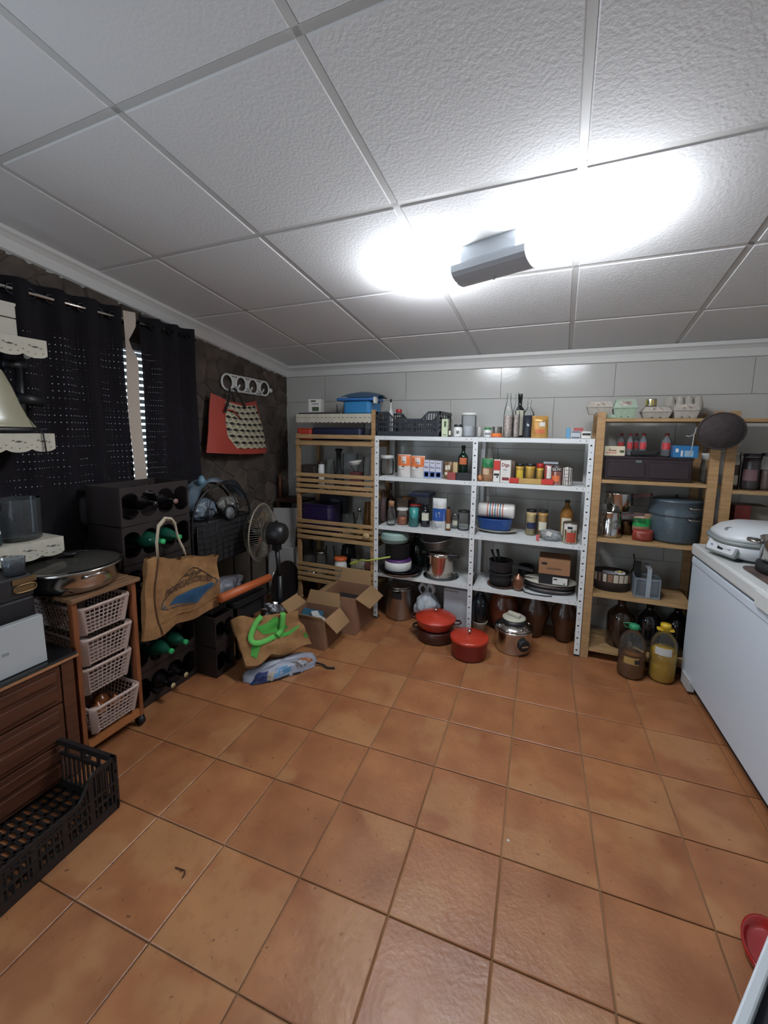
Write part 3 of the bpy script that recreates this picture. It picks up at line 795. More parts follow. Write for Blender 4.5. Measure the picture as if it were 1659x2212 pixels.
carton('white_food_carton', 'white food carton with dark red lettering in its upper part', 'box', 1081, 1103, 995, 1037, z, .08, white_p, [('text', 'Diga', -.02, .8, .22, C_('dark_red_ink', '6d2628'), .75), ('text', 'Mix', 0, .58, .09, C_('grey_ink', '77777a'), .4), ('red_oval', -.3, .36, .1, .24, C_('dark_red_ink', '6d2628'))], yf=-.43)
carton('brown_carton', 'brown carton partly hidden behind the white food carton', 'box', 1100, 1112, 996, 1030, z, .05, C_('dull_brown_card', '6e5a4c'), yf=-.30)
jar('jar of yellow preserve with a black lid and yellow label', 1113, 1133, 1001, 1033, z, lid=lidblack, fill=yellow_c, ff=.98, lab=(C_('yellow_label', 'c2a838'), .25, .75), yc=-.33)
jar('wide jar of yellow preserve in the middle of the three', 1134, 1157, 1001, 1036, z, lid=lidblack, fill=yellow_c, ff=.98, yc=-.34)
jar('jar of yellow preserve with a red lid', 1158, 1175.5, 1001, 1036, z, lid=lidred, fill=yellow_c, ff=.98, yc=-.34, lidh=.03)
t = thing('snack_tube', 'long yellow snack roll with red ends lying along the shelf edge', 'snack', ony(1147, 1035, -.425) - Vector((0, 0, 0)), .02)
t.location.z = z
xw = slot(1101, 1196, 1035, -.425)[1]
for n_, u0, u1, mm in (('red_end', -.5, -.28, red_p), ('yellow_middle', -.28, .24, C_('dull_yellow_card', 'b08f52')), ('red_end', .24, .5, red_p)):
    B().rbox(((u0 + u1) / 2 * xw, 0, .019), ((u1 - u0) * xw, .036, .036), .004).obj(n_, mm, t)
pouch('candy_pack', 'crumpled red and white candy pack beside the red can', 'pack', 1176, 1194, 1005, 1036, z, .03, C_('dull_red_tin', '8d3732', .35), [('white_flash', -.2, .35, .3, .95, white_p)], yf=-.38)
def can(label, pl, pr, pt, pb, zs, col, yc=None, name='food_can', group=None):
    pc = (pl + pr) / 2; yc = yc if yc is not None else base_y(pc, pb, zs) + .04
    x, w = slot(pl, pr, (pt + pb) / 2, yc); r = w / 2; h = ony(pc, pt, yc).z - zs
    t = thing(name, label, 'can', (x, yc, zs), 0, group)
    B().lathe([(r * .96, 0), (r, .003), (r, h - .003), (r * .96, h), (r * .92, h - .003), (0, h - .003)], seg=20).obj('metal_can', satin, t)
    arc_label(t, r * 1.008, .006, h - .006, col, x, 2.2, 'wrap_label')
    return t, r, h, x
def can_text(t, r, x, s, zc, size, m, width):
    vs, fs = text2d(s, size, True); k = width / (max(v[0] for v in vs) - min(v[0] for v in vs)); a0 = math.atan2(-3.15, CAM.x - x)
    B().add([(r * math.cos(a0 + v[0] * k / r), r * math.sin(a0 + v[0] * k / r), zc + v[1]) for v in vs], fs).obj('lettering', m, t)
def can_patch(t, r, x, a, z0, z1, m, name='print_patch', half=.3):
    a0 = math.atan2(-3.15, CAM.x - x) + a
    B().shell([(r, z0), (r, z1)], seg=8, a0=a0 - half, a1=a0 + half).obj(name, m, t)
t, r, h, x = can('red food can with large white letters', 1190, 1214, 1007, 1043, z, C_('red_can_label', 'a04332', .4), -.39)
can_patch(t, r * 1.012, x, 0, h * .72, h * .97, ink, 'dark_band', 1.2)
can_text(t, r * 1.02, x, 'GOVI', h * .84, h * .22, white_p, .07); can_patch(t, r * 1.014, x, -.1, h * .2, h * .5, C_('bright_orange_print', 'cc6a3c'), 'soup_picture', .7)
t, r, h, x = can('white food can with grey print at the end of its row', 1214, 1238, 1008, 1044, z, white_p, -.385)
for q in (.25, .42, .6, .8): can_patch(t, r * 1.013, x, -.1, h * q, h * (q + .05), C_('warm_grey_ink', '8d8078'), 'printed_line', .6)
carton('support_box', 'grey box under the pale foil tray', 'box', 1178, 1204, 1003, 1032, z, .1, C_('mid_grey_card', '6c6c70'), yf=-.27)
carton('foil_tray', 'flat pale foil tray behind the red and white cans', 'tray', 1174, 1206, 998, 1003, z + ony(1191, 1003, -.27).z - z + .002, .12, C_('pale_grey_card', 'a9aeb4'), yf=-.28)

# ------------------------------------------------------------------ third shelf, first bay
z = SH[2]
bottle('dark wine bottle at the far end of the third shelf', 834, 853, 1043, 1124, z, brownglass, yc=-.2, nk=.34, sh=(.5, .68), name='wine_bottle')
bottle('narrow smoky glass bottle against the white post', 821, 832, 1060, 1130, z, glass('smoky_glass', '9a8080', .35), yc=-.3, nk=.45, name='smoky_bottle')
t = bottle('clear glass carafe with a cork stopper', 836, 854, 1082, 1136, z, clear, cap=C_('cork', 'a07a58', .8), nk=.62, sh=(.4, .68), caph=.2, capw=1.05, name='carafe', cat='carafe')
jar('square jar of orange sweets with a white lid', 858, 881, 1097, 1135, z, lid=lidwhite, fill=C_('orange_sweets', 'c07a50', .4, col2='a04a30', scale=60), ff=.5, lidh=.018, lidw=1.0)
bottle('clear bottle full of teal liquid', 883, 904, 1093, 1139, z, clear, fill=teal, ff=.93, nk=.55, sh=(.93, .97), name='teal_bottle')
bottle('dark glass bottle with a white label beside the blue sugar bag', 908, 928, 1090, 1139, z, blackglass, lab=(labw, .3, .65), nk=.5, sh=(.72, .86), name='syrup_bottle')
jar('dark jar with a red lid under the navy blue tin', 884, 911, 1088, 1130, z, lid=lidred, fill=brownglass, ff=.9, yc=-.21)
xs, ws = slot(892, 926, 1090, -.2)
t = thing('grey_carton', 'plain grey carton hidden behind the teal and dark bottles', 'box', (xs + .012, -.140, z)); B().box((0, 0, .1155), (ws * .72, .07, .231)).obj('box_body', C_('mid_grey_card', '6c6c70'), t)
t = carton('navy_tin', 'navy blue tin balanced on jars at the back of the third shelf', 'tin', 884, 928, 1066, 1087, z + .2325, .17, navy, [('pale_rim', -.5, .5, .9, 1.0, C_('pale_blue_paint', '8e9cc0'))], yf=-.30, rz=-.05)
pouch('chocolate_pack', 'torn orange and brown pack propped beside the navy tin', 'pack', 868, 887, 1074, 1094, z + .2, .05, C_('orange_brown_print', 'b87a40', .5, col2='5a3626', scale=30), yf=-.27)
B().box((0, 0, .1), (.10, .12, .2)).obj('support_tin', C_('dull_brown_card', '6e5a4c'), None, bevel=.003); o = bpy.data.objects['support_tin']; o.name = 'brown_tin'; o.location = (slot(864, 884, 1100, -.16)[0], -.155, z); tag(o, 'plain brown tin hidden behind the orange sweets jar', 'tin')
t = pouch('sugar_bag', 'tall blue and white sugar bag folded shut at the top', 'bag', 931, 961, 1078, 1146, z, .085, C_('white_sugar_paper', 'c9c9c8', .7), [('blue_band', -.49, .49, .30, .70, C_('royal_blue_print', '1f4a90')), ('white_square', -.14, .14, .44, .58, white_p), ('grey_marks', -.3, .3, .1, .22, C_('pale_grey_card', 'a9aeb4'))], yf=-.43, top=.9, puff=.1)
bottle('slim brown bottle with a pale label by the sugar bag', 962, 973, 1093, 1147, z, glass('amber_glass', '8a5a3c', .55), lab=(labw, .1, .3), cap=lidblack, nk=.5, sh=(.8, .88), caph=.1, name='sauce_bottle')
jar('smaller empty jar with a white label at the shelf end', 975, 990, 1109, 1142, z, lid=satin, lab=(labw, .25, .6), lidh=.01)
jar('large empty jar with a dark lid at the shelf end', 989, 1014, 1102, 1147, z, lid=lidblack, lidw=1.0, lidh=.014)

# ------------------------------------------------------------------ third shelf, second bay
def dish(name, label, cat, pl, pr, yc, zs, prof, m, sy=1.0, part='dish_body'):
    x, w = slot(pl, pr, 1130, yc); r = w / 2
    t = thing(name, label, cat, (x, yc, zs)); B().lathe([(a * r, c) for a, c in prof], seg=32, sy=sy).obj(part, m, t); return t, r, x
t, r, x = dish('oval_plate', 'wide cream plate under the blue bowl', 'plate', 1028, 1118, -.27, z, [(0, .002), (.5, .002), (.6, .006), (1.0, .022), (.99, .025), (.6, .012), (0, .01)], C_('cream_ceramic', 'b4b0a2', .3), .62)
t, r, x = dish('blue_bowl', 'blue fluted mixing bowl under the striped bread bin', 'bowl', 1030, 1108, -.27, z + .0195, [(0, 0), (.82, 0), (.9, .015), (.99, .085), (1.03, .09), (.98, .092), (.9, .02), (0, .012)], C_('royal_blue_enamel', '20498c', .25), .62)
b = B()
for k in range(18):
    a = math.atan2(-1, .0) + (k - 9) * .06; b.beam((r * .93 * math.cos(a), r * .62 * .93 * math.sin(a) - .002, .02), (r * math.cos(a), r * .62 * math.sin(a) - .002, .075), .006, .004)
structure(b.obj('flutes', C_('royal_blue_enamel', '20498c', .25), t), 'stuff')
x, w = slot(1033, 1112, 1100, -.30)
t = thing('striped_canister', 'white cylinder with red and teal stripes lying in the blue bowl', 'canister', (x, -.28, z + .1135))
rc = .058; Rx = Matrix.Rotation(PI / 2, 3, 'Y')
B().lathe([(rc * .85, -w / 2), (rc, -w / 2 + .012), (rc, w / 2 - .012), (rc * .85, w / 2)], (0, 0, rc), 24, Rx).obj('cylinder_body', C_('glossy_white', 'd8d4d0', .25), t)
for k in range(7):
    u = -.22 + k * .068
    B().shell([(rc * 1.004, u * w - .0045), (rc * 1.004, u * w + .0045)], c=(0, 0, rc), seg=24, rot=Rx).obj('stripe', C_('brick_stripe', 'a8604c') if k % 2 == 0 else C_('teal_stripe', '3f7488'), t)
jar('tall jar of pale beans with a dark label', 1135, 1160, 1100, 1157, z, lid=lidblack, fill=cream_c, ff=.97, lab=(C_('dark_blue_ink', '20284a'), .28, .55), lidh=.014)
jar('jar of pickles with a white label and dark lid', 1161, 1184, 1101, 1153, z, lid=lidblack, fill=C_('pickle_contents', 'a07a40', .4, var=.3, scale=50), ff=.97, lab=(labw, .3, .62), lidh=.014, yc=-.30)
t = bottle('bottle of amber oil with a long white label', 1208, 1236, 1080, 1146, z, glass('pale_amber_glass', 'c08a4a', .45), cap=lidblack, lab=(labw, .08, .55), fill=C_('amber_liquid', 'a8743c', .2), ff=.6, nk=.34, sh=(.66, .86), caph=.06, yc=-.26, name='oil_bottle')
t, r, h, x = can('tomato can with a red fruit print at the shelf edge', 1215, 1249, 1128, 1168, z, C_('cream_can_label', 'bfae8a', .5), -.39)
can_patch(t, r * 1.012, x, .15, h * .08, h * .55, C_('tomato_red', 'a8402e'), 'tomato_picture', .62); can_patch(t, r * 1.012, x, 0, h * .68, h * .95, white_p, 'white_band', .9); can_patch(t, r * 1.016, x, -.05, h * .72, h * .84, ink, 'dark_emblem', .32)
xb, wb = slot(1168, 1212, 1150, -.36)
t, fb = crumple('plastic_bag', 'small crumpled clear plastic bag with a white tag on the shelf', 'bag', (xb, -.375, z + .001), wb / 2, .055, .075, glass('cloudy_plastic', 'd4d8da', .3, .15), 2.7, .5, .2)
B().box((-.012, -.058, .058), (.036, .002, .03), Matrix.Rotation(.35, 3, 'Y')).obj('white_tag', white_p, t)
carton('price_tag', 'little red tag lying at the edge of the third shelf', 'tag', 1158, 1165, 1155, 1167, z, .004, C_('pinkish_red', 'b8595c'), yf=-.44)

# ------------------------------------------------------------------ lowest shelf, first bay
z = SH[3]
pur = C_('purple_plastic', '4a2a5c', .4)
x, w = slot(819, 913, 1240, -.36); r = w / 2 * .94
t = thing('frying_pan', 'wide black frying pan overhanging the lowest shelf edge', 'pan', (x + .010, -.383, z))
B().lathe([(0, .004), (r * .75, .004), (r * .9, .016), (r, .034), (r * .985, .037), (r * .86, .018), (r * .72, .009), (0, .009)], seg=32).obj('pan_body', mat('nonstick_black', '1c1b1e', rough=.3), t)
B().shell([(r * 1.0, .030), (r * 1.004, .038)], seg=32).obj('pan_rim', satin, t)
t = thing('baking_tin', 'round baking tin lying in the frying pan, shiny black', 'tin', (x + .012, -.383, z + .0105))
B().lathe([(0, 0), (r * .66, 0), (r * .80, .032), (r * .78, .034), (r * .63, .005), (0, .004)], seg=30).obj('tin_body', mat('glossy_black_steel', '26262a', rough=.22, metal=.6), t)
x2, w2 = slot(835, 889, 1220, -.34)
t = thing('cake_tin', 'round white container with a purple lid in the black pan', 'container', (x2 + .008, -.383, z + .036))
B().lathe([(0, 0), (w2 / 2 * .94, 0), (w2 / 2, .006), (w2 / 2, .07), (w2 / 2 * .97, .073)], seg=28).obj('container_body', whitep, t)
B().lathe([(w2 / 2 * .98, .073), (w2 / 2, .076), (w2 / 2 * .9, .090), (w2 / 2 * .6, .094), (0, .094)], seg=28).obj('lid', pur, t)
t = thing('casserole', 'black casserole carrying the mint green steamer', 'pot', (x2 - .002, -.375, z + .131))
B().lathe([(0, 0), (.088, 0), (.1, .01), (.102, .12), (.106, .124), (.1, .124), (.096, .012), (0, .006)], seg=28).obj('pot_body', blackmatt, t)
mint = C_('mint_plastic', '8fa89f', .5)
x3, w3 = slot(828, 886, 1165, -.33)
t = thing('steamer_basket', 'mint green perforated steamer on the black casserole', 'colander', (x3, -.37, z + .256))
r3 = w3 / 2
B().lathe([(r3 * .62, 0), (r3 * .9, .004), (r3 * .96, .03), (r3, .034), (r3 * 1.0, .045), (r3 * .88, .075), (r3 * .8, .082), (0, .084)], seg=28).obj('bowl_body', mint, t)
b = B()
for k in range(26):
    for j in range(3):
        a = -PI + (k + .5 * (j % 2)) * PI / 25; rr = r3 * (.975 - .035 * j); b.box((rr * math.cos(a), rr * math.sin(a), .052 + j * .009), (.005, .005, .004))
structure(b.obj('perforations', C_('dark_mint', '4a5c56', .7), t), 'stuff')
p0 = ony(752, 1210, -.36); p1 = ony(843, 1203, -.47)
lime = C_('lime_silicone', 'a4b04e', .5)
bottle('large dark green demijohn at the back of the lowest shelf', 880, 921, 1148, 1238, z, darkgreen, yc=-.126, nk=.3, sh=(.62, .84), name='demijohn')
x, w = slot(917, 984, 1220, -.32); r = w / 2 * .88
t = thing('pressure_cooker', 'warm-tinted steel pressure cooker with a black handle on lowest shelf', 'pot', (x, -.31, z))
B().lathe([(0, .004), (r * .92, .004), (r, .02), (r, .165), (r * 1.03, .17), (r * 1.03, .2), (r * .9, .208), (0, .21)], seg=30).obj('pot_body', mat('warm_steel', 'c0b2a8', rough=.17, metal=1.0), t)  # plain steel; the warm tint puts the floor's reflection into its colour
B().rbox((r * 1.0, -.05, .188), (.09, .05, .034), .012, rot=Matrix.Rotation(.2, 3, 'Z')).obj('handle', blackp, t)
B().rbox((-r * 1.12, -.02, .19), (.05, .035, .026), .01).obj('handle', blackp, t)
B().box((-r * .45, -r * .93, .155), (.012, .012, .07)).obj('lid_clamp', steel, t)
t = thing('glass_plate', 'flat clear glass plate under the warm-tinted steel pressure cooker', 'plate', (x + .01, -.31, z))
B().lathe([(0, .0005), (r * 1.25, .0005), (r * 1.28, .0032), (0, .0035)], seg=32).obj('plate_body', clear, t)
xk, wk = slot(912, 986, 1185, -.31); rk = wk / 2
t = thing('colander', 'metal colander tilted on the warm-tinted steel pressure cooker', 'colander', (xk, -.31, z + .222)); tilt = Matrix.Rotation(.16, 3, 'X') @ Matrix.Rotation(-.14, 3, 'Y')
B().lathe([(.004, .0), (rk * .5, 0), (rk * .75, .02), (rk * .95, .085), (rk * 1.02, .088), (rk * 1.02, .091), (rk * .93, .09), (rk * .72, .025), (0, .006)], (0, 0, .018), 28, tilt).obj('bowl_body', mat('dull_aluminium', '9a9694', rough=.35, metal=.9), t)

# ------------------------------------------------------------------ lowest shelf, second bay
t, r, x = dish('clay_plate', 'flat brown clay plate under the black fondue set', 'plate', 1058, 1122, -.33, z, [(0, .001), (.8, .001), (1, .012), (.97, .014), (.75, .005), (0, .005)], C_('brown_clay', '5e3f33', .4))
t = thing('fondue_set', 'black fondue pot stacked on its black stand', 'pot', (x - .01, -.33, z + .006))
B().lathe([(.055, 0), (.082, .004), (.085, .06), (.078, .08), (.09, .095), (.088, .1), (.07, .1)], seg=28).obj('stand', blackmatt, t)
fp = B().lathe([(0, .101), (.07, .101), (.082, .115), (.088, .185), (.092, .19), (.086, .19), (.078, .12), (0, .108)], seg=28).obj('pot_body', C_('cast_iron', '28262a', .55), t)
B().beam((.08, -.02, .165), (.235, -.04, .150), .024, .018).obj('handle', blackp, t)
B().cyl((-.02, 0, .115), (-.075, -.0, .265), .007, .009).obj('fork_handle', blackp, t); B().cyl((0, .02, .115), (-.035, .02, .265), .007, .011).obj('fork_handle', blackp, t)
t = thing('small_saucepan', 'small black saucepan behind the copper lidded cup', 'pan', (x + .165, -.165, z))
B().lathe([(0, .003), (.045, .003), (.056, .02), (.06, .125), (.062, .129), (.055, .129), (.05, .02), (0, .008)], seg=26).obj('pan_body', blackp, t)
cop = mat('worn_copper', '8a6350', rough=.35, metal=.7)
xk, wk = slot(1107, 1132, 1255, -.40)
t = thing('copper_cup', 'copper toned lidded cup at the shelf edge', 'cup', (xk, -.40, z))
B().lathe([(0, 0), (.02, 0), (.038, .03), (.043, .055), (.040, .085), (.044, .088), (.03, .105), (.008, .12), (.006, .128), (0, .13)], seg=24).obj('cup_body', cop, t)
def tray(label, pl, pr, yc, zs, h, m, rim=None, sy=.62, name='party_grill'):
    x, w = slot(pl, pr, 1262, yc); r = w / 2
    t = thing(name, label, 'tray', (x, yc, zs)); B().lathe([(0, 0), (r * .9, 0), (r, h * .3), (r, h * .8), (r * .97, h), (0, h)], seg=36, sy=sy).obj('tray_body', m, t)
    if rim: B().shell([(r * 1.003, h * .62), (r * 1.003, h * .8)], seg=36, sy=sy).obj('steel_rim', rim, t)
    return t
tray('lower black oval grill tray in the stack under the brown box', 1131, 1243, -.29, z, .034, blackp, satin)
tray('middle black oval grill tray in the stack under the brown box', 1131, 1244, -.29, z + .035, .028, blackp, satin)
tray('cream oval tray topping the black trays under the brown box', 1131, 1246, -.29, z + .064, .018, C_('cream_enamel', 'b9b5a6', .4), None, .62, 'cream_tray')
yb = -.415; x, w = slot(1163, 1231, 1240, yb); zt = z + .083
h1 = ony(1197, 1242, yb).z - zt; h2 = ony(1197, 1210, yb).z - zt
t = thing('shoe_box', 'brown cardboard box with a black base on the cream tray', 'box', (x, yb + .10, zt))
B().box((0, 0, h1 / 2 + .002), (w * .96, .19, h1)).obj('box_base', blackmatt, t)
cardb = mat('box_cardboard', '8d6647', rough=.75, var=.06, scale=6)
B().box((0, 0, (h1 + h2) / 2), (w, .2, h2 - h1)).obj('box_lid', cardb, t, bevel=.002)
B().box2((w * -.03, -.0962, .006), (w * .44, -.0948, h1 * .75)).obj('white_label', paper, t)
flat_text(t, '40', h1 * .22, (w * .34, -.0975, h1 * .2), ink); B().box2((w * .0, -.0970, h1 * .5), (w * .12, -.0964, h1 * .62)).obj('label_mark', ink, t)
flat_text(t, 'RAGZARRI', (h2 - h1) * .16, (0, -.1012, h1 + (h2 - h1) * .40), ink, width=w * .45)
B().lathe([(.021, 0), (.021, .0008)], (-w * .33, -.1003, h1 + (h2 - h1) * .72), 16, Matrix.Rotation(PI / 2, 3, 'X'), sx=1, sy=.45).obj('oval_logo', ink, t)
pts_ = [onz(px, py, z).to_tuple() for px, py in ((1127, 1272), (1133, 1280), (1148, 1287), (1165, 1291), (1180, 1292), (1192, 1289))]
o = B().tube([(a, max(c, -.447), z + .0045) for a, c, d in pts_], .004, 6).obj('power_cord', blackp); tag(o, 'black power cord looping along the lowest shelf edge', 'cord')

def smooth_path(P, k=6):
    out = []
    for i in range(len(P) - 1):
        p0, p1, p2, p3 = P[max(i - 1, 0)], P[i], P[i + 1], P[min(i + 2, len(P) - 1)]
        for j in range(k):
            t_ = j / k; out.append(.5 * ((2 * p1) + (p2 - p0) * t_ + (2 * p0 - 5 * p1 + 4 * p2 - p3) * t_ ** 2 + (3 * p1 - p0 - 3 * p2 + p3) * t_ ** 3))
    return out + [P[-1]]

# ================================================================== goods on the slatted pine shelf
ZP = (1.4825, 1.0475, .6345, .2455)
# on the lace-edged top board
zt = 1.7035
carton('milk_carton', 'small white printed carton on the lace-edged board', 'carton', 666, 691, 862, 891, zt + .021, .07, white_p, [('green_print', -.3, .1, .78, .9, C_('olive_ink', '3e4a30')), ('grey_line', -.2, .35, .58, .66, C_('grey_ink', '77777a')), ('dark_picture', -.2, .35, .08, .4, C_('olive_ink', '3e4a30'))], yf=-.36, rz=.12)
x, w = slot(655, 735, 892, -.30)
t = thing('roasting_tray', 'flat dark roasting tray under the small white printed carton', 'tray', (x, -.28, zt))
B().rbox((0, 0, .007), (w, .24, .014), .03).obj('tray_body', mat('dark_tray_metal', '3a3a3c', rough=.3, metal=.7), t); B().rbox((w * .5, 0, .015), (.05, .08, .006), .01).obj('handle', steel, t)
jar('clear glass tumbler on the lace-edged board', 728, 743, 872, 892, zt, yc=-.13, name='tumbler', cat='glass', neck=1)
sky_b = C_('sky_blue_plastic', '2a74a8', .35); mid_b = C_('mid_blue_plastic', '2b5f9a', .3); sm_b = glass('smoky_blue_plastic', '5f7c98', .45, .15)
x, w = slot(750, 808, 875, -.30); h = ony(780, 868, -.30).z - zt
t = thing('storage_tub', 'sky blue storage tub on the lace-edged board', 'tub', (x, -.26, zt + .001))
B().rbox((0, 0, h / 2), (w, .25, h), .03).obj('tub_body', sky_b, t)
t = thing('tub_lid', 'mid blue tub lid with a clip lying on the sky blue tub', 'lid', (x - .02, -.26, zt + h + .004), .05)
B().rbox((0, 0, .012), (w * 1.36, .27, .024), .03).obj('lid_body', mid_b, t); B().box((w * .70, -.1, .004), (.02, .05, .05)).obj('clip', white_p, t)
t = thing('dome_lid', 'smoky blue domed lid on top of the blue lids', 'lid', (x + .015, -.26, zt + h + .032), .1)
B().surf(lambda u, v: Vector(((u - .5) * w * 1.35, (v - .5) * .25, .002 + .052 * (math.sin(PI * min(1, max(0, u * .92 + .02))) * math.sin(PI * v)) ** .5)), 12, 10).obj('lid_body', sm_b, t)
# first shelf, under the board
z = ZP[0]
x, w = slot(641, 673, 925, -.40); 
t = thing('red_food_box', 'red plastic food box at the corner end under the lace', 'box', (x, -.35, z)); B().rbox((0, 0, .048), (w, .11, .096), .02).obj('box_body', C_('red_plastic', 'ab3a28', .35), t); B().rbox((0, 0, .100), (w * 1.02, .114, .007), .02).obj('lid', C_('red_plastic', 'ab3a28', .35), t)
x, w = slot(676, 785, 925, -.38)
t = thing('navy_roasting_box', 'long dark navy plastic box under the lace edging', 'box', (x, -.31, z)); B().rbox((0, 0, .055), (w, .2, .11), .03).obj('box_body', C_('dark_navy_plastic', '1d2036', .3), t); B().rbox((0, -.103, .05), (w * .3, .008, .02), .004).obj('handle', C_('dark_navy_plastic', '1d2036', .3), t)
jar('tall clear tumbler at the post end under the lace', 787, 803, 912, 938, z, yc=-.36, name='tumbler', cat='glass', neck=1)
# second shelf
z = ZP[1]
def on_slats(*a, **k): return jar(*a, **k)
x, w = slot(650, 688, 1010, -.33)
t = thing('dark_tray_box', 'low dark brown box at the corner end of the second slatted shelf', 'box', (x, -.3, z)); B().rbox((0, 0, .105), (w, .2, .21), .01).obj('box_body', C_('dark_brown_box', '2a2321', .5), t)
jar('black-lidded jar beside the low dark brown box', 688, 701, 998, 1020, z, lid=lidblack, gl=whitep, yc=-.34)
jar('faceted glass sugar bowl on the second slatted shelf', 703, 722, 994, 1020, z, lid=clear, yc=-.33, name='sugar_bowl', cat='bowl')
t = bottle('black pepper mill with a flared top behind the slats', 724, 740, 969, 1020, z, blackmatt, yc=-.30, nk=.6, sh=(.4, .5), name='pepper_mill', cat='mill')
B().lathe([(.012, .33), (.032, .345), (.034, .36), (.0, .362)], seg=14).obj('flared_top', blackmatt, t)
jar('stack of clear plastic boxes behind the white bowl', 742, 772, 980, 1020, z, gl=clearp, yc=-.2, name='plastic_box', cat='box', neck=1)
x, w = slot(755, 782, 1000, -.36); zz = ony(768, 1019, -.36).z
t = thing('glass_bowl', 'small glass bowl with a white rim tilted behind the slats', 'bowl', (x, -.35, zz)); tl = Matrix.Rotation(-.15, 3, 'Y')
B().lathe([(.018, 0), (.03, .03), (.042, .06)], (0, 0, .004), 20, tl).obj('bowl_foot', clear, t); B().lathe([(.040, .052), (w * .5, .085), (w * .52, .09), (.036, .06)], (0, 0, .004), 20, tl).obj('white_rim', whitep, t)
B().rbox((0, 0, (zz - z) / 2 - .001), (.09, .09, zz - z - .004), .01).obj('dish_stack', C_('dull_red_dish', '5a2c30', .4)); o = bpy.data.objects['dish_stack']; o.location = (x, -.345, z + .001); o.name = 'red_dish_pile'; tag(o, 'dark red box carrying the tilted white-rimmed bowl', 'box')
jar('tall glass jar at the post end of the second slatted shelf', 785, 804, 988, 1018, z, yc=-.33)
x, w = slot(682, 695, 1018, -.466)
# third shelf
z = ZP[2]
purp = C_('dark_purple_plastic', '22173a', .35)
x, w = slot(656, 722, 1110, -.36); h = ony(690, 1090, -.36).z - z
t = thing('purple_tub', 'dark purple plastic tub on the third slatted shelf', 'tub', (x, -.31, z))
B().rbox((0, 0, h / 2), (w, .2, h), .04).obj('tub_body', purp, t); B().rbox((0, 0, h), (w * 1.03, .206, .014), .04).obj('tub_rim', purp, t)
x, w = slot(690, 750, 1080, -.15)
t = thing('black_game_box', 'black cardboard box standing tilted behind the purple tub', 'box', (x, -.152, z + .012))
R_ = Matrix.Rotation(.10, 3, 'Y')
B().box((0, 0, .17), (w * .95, .06, .31), R_).obj('box_body', C_('dark_slate_card', '1c2028', .5), t)
B().box(R_ @ Vector((.03, -.031, .10)) + Vector((0, 0, .17)), (.09, .002, .05), R_).obj('printed_panel', C_('slate_print', '56606a', .5), t)
t = bottle('clear cruet with a gold base standing behind the slats', 768, 785, 1098, 1150, z, clear, fill=C_('golden_oil', '9a7a36', .2), ff=.4, cap=steel, yc=-.37, nk=.35, sh=(.55, .75), name='cruet')
jar('amber glass jar at the post end of the third slatted shelf', 787, 805, 1085, 1140, z, gl=glass('amber_jar_glass', '8a623a', .4), yc=-.30)
jar('low glass dish behind the cruet on the third slatted shelf', 738, 766, 1108, 1135, z, gl=clear, yc=-.30, name='glass_dish', cat='dish')
# wooden lid hung on a slat
p = ony(791, 1158, -.478)
t = thing('round_wooden_lid', 'pale round wooden lid hung over a slat near the metal post', 'lid', p)
B().lathe([(.028, 0), (.030, .003), (.030, .009), (.028, .012), (0, .012)], (0, .006, 0), 22, Matrix.Rotation(PI / 2, 3, 'X'), sx=1.0, sy=.82).obj('lid_body', mat('pale_wood', 'b59a70', rough=.6), t)
# fourth shelf
z = ZP[3]
jar('short glass jar at the corner end of the fourth slatted shelf', 655, 683, 1195, 1225, z, yc=-.33)
jar('glass jar with a metal lid on the fourth slatted shelf', 683, 705, 1190, 1228, z, lid=satin, yc=-.34)
jar('clear jar behind the orange tub on the fourth slatted shelf', 704, 722, 1180, 1225, z, yc=-.25)
t = jar('white tub with an orange lid on the fourth slatted shelf', 724, 748, 1203, 1238, z, lid=C_('orange_plastic', 'c05a2c', .4), gl=whitep, yc=-.385, name='orange_lid_tub', cat='tub', lidh=.025, lidw=1.0)
jar('dark glass kettle jar behind the orange-lidded tub', 738, 768, 1178, 1222, z, gl=glass('dark_smoky_glass', '4a4648', .4), yc=-.22, name='glass_kettle', cat='jar')
pouch('cutlery_bag', 'clear bag of cutlery heaped by the lime spatula', 'bag', 752, 786, 1212, 1246, z, .1, C_('cutlery_heap', '8a8270', .4, col2='3c3630', scale=40), yf=-.43, top=.5)
carton('brown_packet', 'reddish brown packet at the post end of the fourth slatted shelf', 'box', 789, 805, 1212, 1250, z, .08, C_('red_brown_card', '5c342c', .6), yf=-.42)
q0, q1 = ony(762, 1214, -.475), ony(843, 1203, -.475)
t = thing('spatula', 'lime green spatula poking out past the metal post', 'spatula', q0)
d_ = q1 - q0
B().tube([(.06, 0, .024), (.09, 0, .030), (.14, 0, .030), d_], [.006, .007, .007, .007], 8).obj('handle', lime, t)
B().surf(lambda u, v: Vector((-.03 + .11 * u, (v - .5) * .010, -.015 + .045 * u + .012 * math.cos((v - .5) * PI) * (1 - abs(u - .5)))) if False else Vector((-.03 + .11 * u, (v - .5) * .006, -.02 + .04 * u + (.5 - v) * .03 * math.sin(PI * min(1, u + .12)) )), 6, 4).obj('blade', lime, t, solid=.004)

